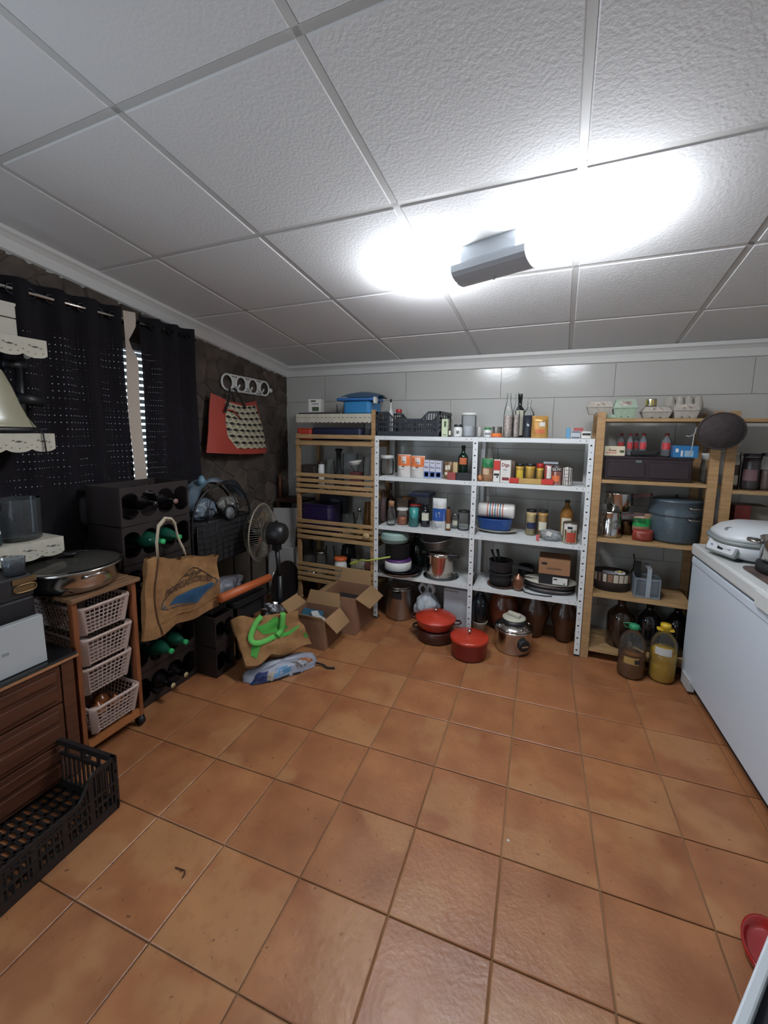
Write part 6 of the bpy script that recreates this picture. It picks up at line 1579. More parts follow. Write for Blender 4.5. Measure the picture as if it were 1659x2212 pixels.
jb, JS, jn = soft_bag('jute_bag', 'jute shopping bag with blue print hung over the bottle rack', jc, .05, .022, jute, loc=(.50, -1.75, .40), sag=.006, wob=.005, wave=.012)
def onbag(S, n, poly, off=.003): return [S(x, y, 1) + n * off for x, y in poly]
def fill_poly(poly, S, n, off=.003, g=8):
    b = B(); xs = [p[0] for p in poly]; ys = [p[1] for p in poly]; x0, x1, y0, y1 = min(xs), max(xs), min(ys), max(ys)
    for i in range(g):
        for j in range(g):
            c = cliprect(poly, x0 + (x1 - x0) * i / g, x0 + (x1 - x0) * (i + 1) / g, y0 + (y1 - y0) * j / g, y0 + (y1 - y0) * (j + 1) / g)
            if len(c) > 2: b.add([S(x, y, 1) + n * off for x, y in c], [tuple(range(len(c)))])
    return b
def line_on(S, n, pts, w, off=.004, step=6):
    P = []
    for a, c in zip(pts, pts[1:]):
        for k in range(step): P.append(S(a[0] + (c[0] - a[0]) * k / step, a[1] + (c[1] - a[1]) * k / step, 1) + n * off)
    P.append(S(*pts[-1], 1) + n * off)
    return B().tube(P, w, 6)
blue_ink = C_('blue_bag_print', '1f4a6c', .8); dark_ink = C_('dark_bag_print', '3a2618', .85)
fill_poly([(.26, .36), (.62, .28), (.86, .50), (.80, .56), (.50, .52), (.34, .47)], JS, jn).obj('blue_print', blue_ink, jb)
line_on(JS, jn, [(.26, .30), (.18, .36), (.20, .46), (.50, .84), (.56, .86), (.62, .83), (.90, .58), (.93, .52), (.88, .47), (.62, .27), (.28, .31)], .0016).obj('print_outline', blue_ink, jb)
line_on(JS, jn, [(.20, .46), (.50, .84), (.56, .86), (.62, .83), (.90, .58)], .0019, .0045).obj('dark_outline', C_('dark_bag_ink', '2a2024', .85), jb)
for u, v in ((.215, .36), (.905, .53)): B().surf(lambda a, c: JS(u + .012 * c * math.cos(2 * PI * a), v + .016 * c * math.sin(2 * PI * a), 1) + jn * .004, 12, 2).obj('print_dot', blue_ink, jb)
vs, fs = text2d("PROVENCE-ALPES-CÔTE D'AZUR", .1, True); wx = max(v[0] for v in vs) - min(v[0] for v in vs)
def arcmap(v):
    u = v[0] / wx; base = .575 + .075 * (1 - (2 * u) ** 2) + .06 * u
    return JS(.53 + u * .62, base + v[1] * 1.25, 1) + jn * .0045
B().add([arcmap(v) for v in vs], fs).obj('lettering', dark_ink, jb)
vs, fs = text2d("COTE D'AZUR", .05, False)
wx2 = max(v[0] for v in vs) - min(v[0] for v in vs)
for k in range(2):
    R0, R1 = (.062, .052) if k == 0 else (.036, .030)
    B().surf(lambda a, c: JS(.56 + (R1 + (R0 - R1) * c) * .85 * math.cos(2 * PI * a), .75 + (R1 + (R0 - R1) * c) * 1.05 * math.sin(2 * PI * a), 1) + jn * .0045, 24, 1).obj('seal_ring', dark_ink, jb)
fill_poly([(.545, .735), (.575, .735), (.585, .765), (.56, .785), (.535, .765)], JS, jn, .0045, 2).obj('seal_emblem', dark_ink, jb)
for s in (-1, 1): fill_poly([(.56 + s * .062, .735), (.56 + s * .125, .745), (.56 + s * .11, .76), (.56 + s * .125, .78), (.56 + s * .062, .77)], JS, jn, .0045, 2).obj('seal_ribbon', dark_ink, jb)
line_on(JS, jn, [(.11, .98), (.085, .7), (.10, .45), (.13, .2), (.17, .03)], .004).obj('side_seam', jute_d, jb)
line_on(JS, jn, [(.17, .17), (.5, .16), (.97, .20)], .003, .002).obj('bottom_fold', jute, jb)
hA = [onx(px, py, X) - Vector((.50, -1.75, .40)) for px, py, X in ((341, 1206, .585), (338, 1170, .60), (342, 1135, .60), (356, 1119, .59), (370, 1120, .58), (378, 1130, .575))]
hB = [onx(px, py, X) - Vector((.50, -1.75, .40)) for px, py, X in ((382, 1150, .57), (387, 1166, .57), (396, 1184, .57), (401, 1199, .57))]
B().tube(hA + hB, .008, 8, flat=.7).obj('handle', handle_c, jb)
hA2 = [p + Vector((-.014, .012, -.012)) for p in hA + hB]
B().tube(hA2, .008, 8, flat=.7).obj('handle', handle_c, jb)

# second jute bag on a pile of shopping bag
jc2 = [onz(531, 1440, .115), onz(674, 1390, .130), onz(499, 1339, .345), onz(642, 1320, .345)]
jb2, JS2, jn2 = soft_bag('jute_bag', 'jute bag with green lettering and green handles lying on a shopping bag', jc2, .085, .02, jute, loc=(.80, -1.42, .10), sag=.015, wob=.009, wave=.022)
gi = C_('green_bag_print', '3c8a30', .85)
fill_poly([(.28, .72), (.62, .92), (.74, .62), (.55, .52), (.36, .56)], JS2, jn2, .003).obj('green_print', gi, jb2)
fill_poly([(.16, .36), (.30, .42), (.46, .36), (.90, .52), (.92, .60), (.62, .52), (.44, .50), (.22, .24), (.14, .12), (.10, .22)], JS2, jn2, .0032).obj('green_print', gi, jb2)
fill_poly([(.92, .18), (.97, .18), (.97, .28), (.92, .28)], JS2, jn2, .003, 2).obj('green_print', gi, jb2)
gh = C_('green_webbing', '57a84a', .7)
def ribbon(pts, w, up):
    b = B()
    for a, c in zip(pts, pts[1:]): b.beam(a, c, w, .004, up=up)
    return b
def rb(S, n, uv, off): return [S(u, v, 1) + n * o for (u, v), o in zip(uv, off)]
P = rb(JS2, jn2, ((.42, .98), (.30, .80), (.20, .58), (.20, .44), (.27, .36), (.36, .35), (.46, .42)), (.02, .03, .025, .012, .008, .008, .012))
b = B()
def strap_surf(P, w, n_):
    b = B(); vs = []
    for i, p in enumerate(P):
        t_ = (P[min(i + 1, len(P) - 1)] - P[max(i - 1, 0)]).normalized(); side = t_.cross(n_).normalized()
        vs += [p - side * w / 2, p + side * w / 2]
    b.add(vs, [(2 * i, 2 * i + 2, 2 * i + 3, 2 * i + 1) for i in range(len(P) - 1)], True); return b
strap_surf(smooth_path(P), .034, jn2).obj('handle', gh, jb2, solid=.004)
P = rb(JS2, jn2, ((.74, .99), (.72, .84), (.66, .68), (.60, .55), (.50, .44)), (.02, .03, .03, .02, .012))
strap_surf(smooth_path(P), .034, jn2).obj('handle', gh, jb2, solid=.004)
foil = mat('crumpled_foil', 'b8bcc0', rough=.25, metal=.9, bump=1.0, bscale=40)
pf = onz(588, 1318, .36)
t = thing('foil_bundle', 'crumpled bundle of shiny foil sticking out of the green-handled jute bag', 'foil', (pf.x - .05, pf.y + .075, .275))
rs2 = random.Random(5); b = B(); nu, nv = 14, 10
J_ = [[.7 + .6 * rs2.random() for _ in range(nu + 1)] for _ in range(nv + 1)]
for row in J_: row[nu] = row[0]
vs = []
for j in range(nv + 1):
    for i in range(nu + 1):
        th_ = PI * j / nv; ph = 2 * PI * i / nu; k = J_[j][i] if 0 < j < nv else 1
        vs.append((.085 * k * math.sin(th_) * math.cos(ph), .05 * k * math.sin(th_) * math.sin(ph), .045 + .045 * k * math.cos(th_)))
b.add(vs, [(j * (nu + 1) + i, (j + 1) * (nu + 1) + i, (j + 1) * (nu + 1) + i + 1, j * (nu + 1) + i + 1) for j in range(nv) for i in range(nu)]); b.obj('foil_body', foil, t)
# blue and white shopping bag underneath
ang = math.atan2(.36, .25)
t = thing('shopping_bag', 'slumped blue and white shopping bag under the green-handled jute bag', 'bag', (.93, -1.432, .001), ang)
sbm = mat('lilac_white_plastic', '8a8e9a', rough=.45, bump=.7, bscale=12, var=.1, scale=8)
def lump(u, v, k=1.0):
    a = 2 * PI * u; e = .85
    x_ = .235 * math.copysign(abs(math.cos(a)) ** e, math.cos(a)); y_ = .085 * math.copysign(abs(math.sin(a)) ** e, math.sin(a)); s = math.cos(v * PI / 2) ** .6
    k *= 1 + .16 * noise.noise(Vector((x_ * 14, y_ * 18, v * 2.5))) + .07 * noise.noise(Vector((x_ * 34, y_ * 34, v * 6)))
    return Vector((x_ * (s * .96 + .04) * (1 + .05 * math.sin(7 * a)) * k, y_ * (s * .96 + .04) * (1 + .06 * math.sin(5 * a)) * k, (.002 + .074 * math.sin(v * PI / 2) * (1 + .06 * math.sin(3 * a))) * k))
B().surf(lambda u, v: lump(u, v), 40, 10).obj('bag_body', sbm, t)
def lump_patch(nm, u0, u1, v0, v1, m): B().surf(lambda a, c: lump(u0 + (u1 - u0) * a, v0 + (v1 - v0) * c, 1.012), 10, 5).obj(nm, m, t)
lump_patch('blue_corner', .56, .66, 0, .6, C_('deep_blue_print', '1c2c5c', .5)); lump_patch('cream_patch', .665, .70, .05, .5, C_('cream_patch', '9c9484', .6)); lump_patch('sky_print', .70, .77, .18, .62, C_('sky_print', '4a7ea4', .5))
lump_patch('mixed_print', .79, .85, .25, .75, C_('mixed_print', '8a8682', .6, col2='3c3836', scale=45)); lump_patch('orange_print', .86, .90, .4, .8, C_('orange_rust_print', '94542e', .6)); lump_patch('dark_hem', .60, .80, 0.0, .10, C_('dark_hem', '23242a', .7))
B().tube([(.21, -.05, .02), (.25, -.09, .012), (.26, -.13, .008), (.30, -.16, .008)], .006, 6).obj('bag_handle', blackmatt, t)

# ------------------------------------------------------------------ cardboard boxes
cbm = mat('corrugated_cardboard', '856048', rough=.85, var=.08, scale=5); cbi = mat('cardboard_inside', '8e6f4c', rough=.85, var=.06, scale=5)
def open_box(name, label, x0, x1, y0, y1, H, rz, flaps):
    cx_, cy_ = (x0 + x1) / 2, (y0 + y1) / 2; t = thing(name, label, 'box', (cx_, cy_, .001), rz); w_, d_ = x1 - x0, y1 - y0; th_ = .006
    b = B().box((0, 0, .003), (w_ - .002, d_ - .002, .006))
    for s in (-1, 1): b.box((s * (w_ / 2 - th_ / 2), 0, H / 2), (th_, d_, H)).box((0, s * (d_ / 2 - th_ / 2), H / 2), (w_ - 2 * th_, th_, H))
    b.obj('box_walls', cbm, t)
    for side, ln, ang_ in flaps:      # flap opens outwards from the rim; ang_ measured from straight up
        if side in 'NS':
            s = 1 if side == 'N' else -1; a_ = Vector((-w_ / 2, s * d_ / 2, H)); c_ = Vector((w_ / 2, s * d_ / 2, H)); o_ = Vector((0, s * math.sin(ang_), math.cos(ang_)))
        else:
            s = 1 if side == 'E' else -1; a_ = Vector((s * w_ / 2, -d_ / 2, H)); c_ = Vector((s * w_ / 2, d_ / 2, H)); o_ = Vector((s * math.sin(ang_), 0, math.cos(ang_)))
        e = (c_ - a_).normalized() * .012; nn = (c_ - a_).cross(o_).normalized() * .0025
        q = [a_ + e * .2, c_ - e * .2, c_ - e * 1.6 + o_ * ln, a_ + e * 1.6 + o_ * ln]
        B().add([p - nn for p in q] + [p + nn for p in q], [(3, 2, 1, 0), (4, 5, 6, 7), (0, 1, 5, 4), (1, 2, 6, 5), (2, 3, 7, 6), (3, 0, 4, 7)]).obj('flap', cbi, t)
    return t
bx1 = open_box('cardboard_box', 'smaller open cardboard box with blue packets inside', .755, 1.050, -1.105, -.855, .225, .03, (('E', .125, 2.35), ('W', .10, .9), ('N', .10, .35), ('S', .02, .2)))
bx2 = open_box('cardboard_box', 'larger open cardboard box between the slatted shelf and the smaller box', .855, 1.155, -.815, -.50, .295, .02, (('E', .13, 2.1), ('N', .11, .3), ('W', .08, 1.9)))
B().box((.02, .2, .0), (.01, .01, .01)) if False else None
B().box2((-.02, -.1595, .20), (.03, -.1575, .265)).obj('tape_piece', C_('pale_tape', '9c876c', .5), bx2)
tealp = C_('teal_packet', '1f4c60', .45); wp = C_('white_packet', 'a8aaa8', .5)
for i, (dx, dy, dz, sx_, sy_, rz__, tx, m_, lab_) in enumerate(((-.04, .03, .145, .16, .09, .3, .3, tealp, 'big teal packet lying tilted in the smaller cardboard box'), (.0, .0, .165, .06, .05, 1.0, .5, wp, 'small white packet on top of the teal one in the smaller cardboard box'), (.06, -.03, .15, .09, .05, -.3, .2, wp, 'grey-white packet near the front corner of the smaller cardboard box'), (-.085, -.07, .115, .10, .04, .1, .05, C_('pale_blue_packet', '8a9ca4', .5), 'pale blue packet at the back end of the smaller cardboard box'))):
    o = B().rbox((0, 0, 0), (sx_, sy_, .022), .008).obj('packet', m_); o.location = (.9025 + dx, -.98 + dy, dz + .035); o.rotation_euler = (tx, .15, rz__); tag(o, lab_, 'packet')
fl = B().rbox((0, 0, .05), (.22, .16, .10), .02).obj('packing_stuff', C_('dark_teal_wrap', '16242c', .7)); fl.name = 'wrapped_parcel'; fl.location = (.9025, -.98, .008); tag(fl, 'dark wrapped parcel filling the smaller cardboard box', 'parcel')
fl = B().rbox((0, 0, .1), (.25, .26, .20), .02).obj('wrapped_parcel', C_('black_wrap', '1e1c1e', .7)); fl.location = (1.005, -.658, .008); tag(fl, 'black wrapped parcel deep in the larger cardboard box', 'parcel')

# ------------------------------------------------------------------ wrought iron stand with plastic bags
iron = mat('black_wrought_iron', '121215', rough=.5)
ax_, = (.335,); ay0 = onx(415, 1150, ax_).y; ay1 = onx(541, 1160, ax_).y; ytop = onx(474, 1046, ax_)
AS = thing('iron_stand', 'arched black wrought iron stand stuffed with plastic bags beside the fan', 'stand', (.22, (ay0 + ay1) / 2, .001)); aw = ay1 - ay0; zsp = .93; ztp = ytop.z
def al(x, y, z): return (x - .22, y - (ay0 + ay1) / 2, z - .001)
def arch(x): return [al(x, ay0, .0)] + [al(x, ay0, .5)] + [al(x, (ay0 + ay1) / 2 - aw / 2 * math.cos(a), zsp + (ztp - zsp) * math.sin(a)) for a in [PI * k / 16 for k in range(17)]] + [al(x, ay1, .5), al(x, ay1, .0)]
for x in (.335, .165): B().tube(arch(x), .0075, 8).obj('arch_bar', iron, AS)
for z in (.30, .64, .93):
    b = B()
    for y in (ay0, ay1): b.tube([al(.165, y, z), al(.335, y, z)], .006, 6)
    for x in (.165, .335): b.tube([al(x, ay0, z), al(x, ay1, z)], .006, 6)
    for k in range(1, 7): b.tube([al(.165 + .17 * k / 7, ay0, z), al(.165 + .17 * k / 7, ay1, z)], .003, 5)
    b.obj('wire_shelf', iron, AS)
b = B()      # front scrolls
for s in (-1, 1):
    cy_ = (ay0 + ay1) / 2 + s * aw * .22
    b.tube([al(.338, cy_ + .05 * math.cos(a) * (1 - a / 9), .985 + .05 * math.sin(a) * (1 - a / 9)) for a in [k * .45 for k in range(16)]], .004, 6)
    b.tube([al(.338, cy_ + s * .03, zsp), al(.338, cy_ + s * .01, 1.03), al(.338, cy_ - s * .02, 1.10)], .004, 6)
for k in range(1, 3): b.tube([al(.338, ay0 + aw * k / 3, .30), al(.338, ay0 + aw * k / 3, .38), al(.338, ay0 + aw * (k / 3 + .05), .45)], .004, 6)
b.obj('scrollwork', iron, AS)
B().box2(al(.335, ay0 + .03, .645), al(.345, ay1 - .02, .925)).obj('mesh_door', mat('black_mesh', '161618', rough=.8, var=.4, scale=120), AS)
b = B()
for k in range(10): b.tube([al(.347, ay0 + .03 + (aw - .05) * k / 9, .645), al(.347, ay0 + .03 + (aw - .05) * k / 9, .925)], .0025, 5)
for k in range(8): b.tube([al(.347, ay0 + .03, .645 + .28 * k / 7), al(.347, ay1 - .02, .645 + .28 * k / 7)], .0025, 5)
structure(b.obj('door_grid', iron, AS), 'stuff')
pcn = onx(494, 1106, .345); t = thing('round_clock', 'round pale dial with a black rim fixed to the iron stand', 'clock', pcn)
Rz90 = Matrix.Rotation(PI / 2, 3, 'Y')
B().shell([(.046, 0), (.054, .004), (.054, .018), (.046, .02), (.046, 0)], seg=26, rot=Rz90).obj('rim', iron, t); B().lathe([(.046, .004), (.046, .008), (0, .009)], seg=26, rot=Rz90).obj('dial', mat('worn_dial', '84888a', rough=.6, col2='66696b', scale=30), t)
pl_b = mat('grey_blue_plastic_bag', '5c6874', rough=.35, bump=.9, bscale=10, var=.3, scale=7)
ym = (ay0 + ay1) / 2
def bundle(label, cx_, cy_, z0, rx, ry, rz3, m, seed):
    return crumple('plastic_bag', label, 'bag', (cx_ + .035, cy_, z0), rx * .8, ry, rz3 * 2, m, seed * 3.1, .4, .25)[0]
bundle('grey-blue plastic bag filling the arch of the iron stand', .215, ym - aw * .20, .942, .085, aw * .20, .075, pl_b, 1)
bundle('clear grey plastic bag at the fan side of the iron stand arch', .215, ym + aw * .24, .942, .085, aw * .16, .065, mat('clear_grey_plastic_bag', '6e6c68', rough=.3, bump=.9, bscale=12), 2)
bundle('crumpled pale plastic bag low in the iron stand', .21, ym + .08, .32, .09, aw * .30, .07, mat('pale_plastic_bag', '7c7c84', rough=.4, bump=.9, bscale=12, var=.2, scale=8), 3)
bundle('dark blue bag under the grey ones in the iron stand', .215, ym - .05, .66, .085, aw * .36, .11, mat('dark_blue_bag', '1a2236', rough=.5, bump=.6, bscale=10), 4)
t = thing('plastic_sheet', 'folded clear plastic sheeting draped over the iron stand arch', 'sheet', (.25, ym, ztp))
def drape(u, v):
    a = PI * (.06 + .80 * u); y = -aw / 2 * 1.06 * math.cos(a); z = (zsp + (ztp - zsp) * 1.04 * math.sin(a)) - ztp + .018 + .012 * math.sin(u * 19 + v * 7)
    return Vector(((v - .5) * .16 * (1 + .1 * math.sin(u * 11)), y + .01 * math.sin(v * 9), z))
B().surf(drape, 26, 8).obj('sheet_body', mat('blue_grey_sheeting', '6b7c88', rough=.3, bump=.8, bscale=14, var=.35, scale=9), t)
pk = onx(435, 1037, .25); B().lathe([(.032, 0), (.03, .03), (.014, .062), (0, .068)], seg=12).obj('bag_peak', C_('pale_blue_plastic', '5e8090', .4), t).location = pk - Vector((.25, ym, ztp)) - Vector((0, 0, .035))

# ------------------------------------------------------------------ pedestal fan
fc = ony(565, 1150, -1.02); FN = thing('pedestal_fan', 'black pedestal fan with a round wire cage turned to the stone wall', 'fan', (.60, -1.0, .001))
n_ = Vector((-.97, -.24, .02)).normalized(); hub = fc - Vector((.60, -1.0, .001)); u_ = Vector((0, 0, 1)).cross(n_).normalized(); w_ = n_.cross(u_).normalized()
def fp(r_, a, d): return hub + n_ * d + u_ * (r_ * math.cos(a)) + w_ * (r_ * math.sin(a))
Rf = .218
cage = mat('worn_cage_wire', '8a8274', rough=.5, metal=.3)
b = B(); b.tube([fp(Rf, a, 0) for a in [2 * PI * k / 40 for k in range(40)]], .006, 6, closed=True).obj('cage_ring', cage, FN)
b = B()
for k in range(72):
    a = 2 * PI * k / 72
    b.tube([fp(.035, a, .075), fp(Rf * .75, a, .06), fp(Rf, a, .0)], .0012, 4).tube([fp(.06, a, -.07), fp(Rf * .75, a, -.055), fp(Rf, a, -.003)], .0012, 4)
for q in (.4, .7): b.tube([fp(Rf * q, a, .068) for a in [2 * PI * k / 30 for k in range(30)]], .0012, 4, closed=True).tube([fp(Rf * q, a, -.066) for a in [2 * PI * k / 30 for k in range(30)]], .0012, 4, closed=True)
structure(b.obj('cage_wires', cage, FN), 'stuff')
bl = glass('smoky_blade', 'b0a694', .4, .1)
for k in range(3):
    a0 = 2 * PI * k / 3
    B().surf(lambda u, v: fp(.04 + .155 * u, a0 + (v - .5) * (1.9 - .4 * u) , .02 + .03 * (v - .5) * (1 - .3 * u)), 8, 8).obj('blade', bl, FN)
B().cyl(fp(0, 0, -.02), fp(0, 0, .06), .04, .03, 18).obj('hub', blackp, FN)
mo = B(); qm = n_.to_track_quat('Z', 'Y').to_matrix()
mo.lathe([(.0, -.20), (.05, -.198), (.075, -.18), (.085, -.14), (.088, -.05), (.075, -.035), (0, -.035)], hub, 26, qm).obj('motor_housing', blackp, FN)
ml = hub - n_ * .12
B().box(ml + Vector((0, 0, -.10)), (.05, .05, .06)).obj('neck_joint', blackp, FN); B().cyl(ml + Vector((0, 0, .085)), ml + Vector((0, 0, .1)), .012).obj('oscillation_knob', blackp, FN)
pb_ = Vector((ml.x + .02, ml.y, 0))
B().cyl(ml + Vector((0, 0, -.12)), Vector((pb_.x, pb_.y, .45)), .017).cyl(Vector((pb_.x, pb_.y, .46)), Vector((pb_.x, pb_.y, .02)), .022).obj('pole', blackp, FN)
for a in (.4, .4 + PI / 2, .4 + PI, .4 + 1.5 * PI): B().beam((pb_.x, pb_.y, .015), (pb_.x + .10 * math.cos(a), pb_.y + .10 * math.sin(a), .012), .03, .018).obj('foot', blackp, FN)
B().tube([ml + Vector((-.05, -.03, -.07)), ml + Vector((-.055, -.04, -.25)), ml + Vector((-.05, -.04, -.45)), ml + Vector((.01, -.03, -.52)), ml + Vector((-.06, -.05, -.60))], .005, 6).obj('power_cord', blackp, FN)

# black bench with an orange roll
BN = thing('padded_bench', 'low black bench with a dark padded top in front of the iron stand', 'bench', (.515, -1.315, .001), -.06)
B().rbox((-.04, .03, .385), (.22, .34, .05), .03).obj('padded_top', mat('black_nylon', '131316', rough=.6), BN)
for sx in (-.13, .05):
    for sy in (-.10, .16): B().box((sx, sy, .18), (.03, .03, .36)).obj('leg', darkbrownp, BN)
B().box((-.04, .03, .30), (.16, .28, .10)).obj('apron', blackmatt, BN)
o0, o1 = onx(476, 1293, .625), onx(581, 1248, .640); ro = B().cyl(o0, o1, .029, .029, 20).obj('orange_roll', mat('orange_foam', 'a8552a', rough=.5)); 
ro.name = 'orange_tube'; tag(ro, 'orange tube lying along the front edge of the black bench', 'tube')
rack('crate_rack', 'low dark brown plastic crate on the floor under the black bench',   .35, .60, -1.665, -1.50, .001, 2, .20, 2, darkbrownp)
t = thing('black_box', 'dark box on the bottle rack side of the black bench', 'box', (.452, -1.572, .403)); B().box((0, 0, .03), (.2, .13, .06)).obj('box_body', blackmatt, t, bevel=.004); B().rbox((0, 0, .0632), (.2, .13, .006), .01).obj('lid', darkbrownp, t)

# corner by the back wall: white panels, brown shelf and stick, leaning trays
def leaning(name, label, cat, c, th_, m, parts=None):
    t = thing(name, label, cat, (0, 0, 0)); V = [Vector(p) for p in c]; n = (V[1] - V[0]).cross(V[3] - V[0]).normalized() * th_
    t.location = V[0]; V = [v - t.location for v in V]
    B().add(V + [v + n for v in V], [(3, 2, 1, 0), (4, 5, 6, 7), (0, 1, 5, 4), (1, 2, 6, 5), (2, 3, 7, 6), (3, 0, 4, 7)]).obj('board', m, t); return t
whb = mat('white_board', 'aaa8a6', rough=.6)
t = thing('white_box', 'tall white box standing in the corner behind the fan pole', 'box', (.175, -.36, .001)); B().box((0, 0, .245), (.285, .09, .49)).obj('box_body', whb, t, bevel=.003)
leaning('white_card', 'white folded board standing on the tall white box behind the fan motor', 'board', [(.07, -.375, .4935), (.315, -.36, .4935), (.330, -.325, .855), (.075, -.34, .84)], .010, whb)
br_w = mat('dark_brown_board', '3e2620', rough=.5)
t = thing('brown_stool', 'dark brown wooden stand in the corner carrying an upright stick', 'stand', (.15, -.19, .001))
B().box((0.06, .0, .905), (.30, .22, .03)).obj('top_board', br_w, t, bevel=.003)
for sx in (-.07, .18):
    for sy in (-.09, .09): B().box((sx, sy, .445), (.03, .03, .888)).obj('leg', br_w, t)
p = ony(606, 1096, -.24)
st = B().cyl((p.x, -.24, .924), (p.x - .0, -.24, 1.15), .012, .012).obj('round_stick', mat('reddish_stick', '6e3a26', rough=.45)); tag(st, 'short reddish-brown stick standing on the dark brown stand', 'stick')
t = thing('round_tray', 'black round tray with a shiny rim leaning by the slatted shelf', 'tray', (.355, -.60, .001)); Rt = Matrix.Rotation(-.07, 3, 'Y') @ Matrix.Rotation(PI / 2, 3, 'Y')
B().lathe([(0, 0), (.19, 0), (.212, .012), (.207, .016), (.185, .005), (0, .005)], (0, 0, .213), 34, Rt).obj('tray_body', mat('dark_tray', '1c1a1b', rough=.35), t); B().tube([Vector((0, 0, .213)) + Rt @ Vector((.212 * math.cos(a), .212 * math.sin(a), .016)) for a in [2 * PI * k / 40 for k in range(40)]], .004, 6, closed=True).obj('steel_rim', chrome, t)
t = thing('wooden_tray', 'open wooden tray leaning low beside the black round tray', 'tray', (.475, -.62, .001), .08)
B().box((0, 0, .055), (.05, .20, .10), Matrix.Rotation(.35, 3, 'Y')).obj('tray_base', mat('dull_wood', '5c3f26', rough=.7), t); B().box((.028, 0, .105), (.012, .21, .02), Matrix.Rotation(.35, 3, 'Y')).obj('tray_rim', pine, t)

# ------------------------------------------------------------------ étagère with lace, close by on the left
EX, EY = .345, -2.475; EB = -3.10
et = thing('lace_shelf_unit', 'dark shelf unit with cream lace edgings in front of the curtains', 'shelf', (.18, -2.75, 0))
def el(p): return (p[0] - .18, p[1] + 2.75, p[2])
def eend(px, py): return onx(px, py, EX).z
zL = (eend(97, 737), eend(117, 937), eend(138, 1158)); eyr = (onx(97, 737, EX).y, onx(117, 937, EX).y, onx(138, 1158, EX).y); EYn = sum(eyr) / 3
for z in zL:
    bd = B().box2(el((.158, EB, z - .022)), el((EX, EYn, z - .001))).obj('shelf_board', mat('dark_shelf_board', '2a2420', rough=.6), et)
    lace(et, el((EX, EB, z + .001)), el((EX, EYn, z + .001)), .082, 8, (1, 0, 0), 'lace_edging', .002)
    B().box2(el((.162, EB, z - .0005)), el((EX - .005, EYn - .002, z + .0015))).obj('lace_cloth', lace_m, et)
    lace(et, el((EX, EYn, z + .001)), el((.165, EYn, z + .001)), .07, 3, (0, 1, 0), 'lace_edging', .002)
for x in (.172, EX - .016):
    B().box2(el((x - .010, EB + .008, .590)), el((x + .010, EB + .03, 2.1))).obj('post', blackmatt, et)
zz = zL[0] + .0025
t = thing('flat_carton', 'lower white printed carton at the top of the lace shelves', 'box', (.245, EYn - .28, zz)); B().box((0, 0, .035), (.17, .36, .07)).obj('box_body', C_('warm_white_card', 'b0aa9c', .6), t, bevel=.003); B().box2((.0852, -.05, .012), (.087, .10, .055)).obj('green_print', C_('green_red_print', '56604a', .6, col2='5c3830', scale=12), t)
t = thing('flat_carton', 'upper plain white carton at the top of the lace shelves', 'box', (.245, EYn - .28, zz + .074)); B().box((0, 0, .03), (.17, .36, .06)).obj('box_body', C_('warm_white_card', 'b0aa9c', .6), t, bevel=.003); B().box2((-.086, -.182, .05), (.086, .182, .0612)).obj('lid_edge', C_('warm_white_card', 'b0aa9c', .6), t)
zz = zL[1] + .0025
hx = .27; hr_ = .235; hyc = onx(83, 926, hx).y - hr_ * .96
t = thing('enamel_hood', 'cream enamel bell-shaped kitchen scale on the middle lace shelf', 'scale', (hx, hyc, zz)); ce = mat('cream_enamel_gloss', '9c9880', rough=.22, coat=.3)
B().lathe([(0, .004), (hr_ * .92, .004), (hr_ * .96, .012), (hr_ * .96, .026)], seg=36, sx=.30).obj('base_plate', blackp, t)
B().lathe([(hr_ * .96, .0265), (hr_ * .90, .034), (hr_ * .78, .075), (hr_ * .68, .13), (hr_ * .58, .20), (hr_ * .46, .265), (hr_ * .30, .305), (.0, .32)], seg=36, sx=.30).obj('enamel_body', ce, t)
t = thing('hand_mill', 'black cast mill with a barrel and upright post behind the cream scale', 'mill', (.184, EYn - .035, zz)); 
B().cyl((0, 0, 0), (0, 0, .012), .02).obj('foot', blackp, t); B().cyl((0, 0, .012), (0, 0, .30), .016).obj('post', blackp, t); B().cyl((0, -.02, .16), (0, .085, .15), .030, .028).obj('barrel', blackp, t); B().cyl((0, -.06, .31), (0, .03, .31), .020).obj('top_arm', blackp, t)
mill = t
o = B().tube([(EX + .012, EYn - .045, zL[1] - .09), (EX + .010, EYn - .05, zL[1] + .0), (EX - .02, EYn - .052, zL[1] + .02), (EX - .06, EYn - .06, zL[1] + .10)], .0035, 6).obj('dark_cord', blackp); o.parent = mill; o.location = -mill.location
zz = zL[2] + .0025
pv = onz(70, 1162, zz); r = .083
t = thing('glass_vase', 'wide clear glass vase on the lowest lace shelf', 'vase', (.235, EYn - .115, zz)); B().shell([(0, .001), (r * .9, .001), (r * .98, .012), (r, .19)], seg=32).obj('vase_body', glass('grey_vase_glass', 'd8dde0', .06, .05), t); B().lathe([(r * .93, .003), (r * .93, .014), (0, .016)], seg=28).obj('thick_base', glass('base_glass', '9a928c', .3), t)
t = thing('black_capped_bottle', 'glass bottle with a wide black cap beside the clear vase', 'bottle', (.275, EYn - .245, zz)); B().lathe([(0, .001), (.035, .001), (.038, .01), (.036, .08), (.028, .1), (.028, .12)], seg=20).obj('bottle_body', glass('teal_grey_glass', '5e7478', .35), t); B().lathe([(.034, .12), (.045, .16), (.045, .185), (0, .187)], seg=20).obj('cap', blackp, t); B().box2((.03, -.01, .055), (.038, .02, .068)).obj('bright_label', whitep, t)

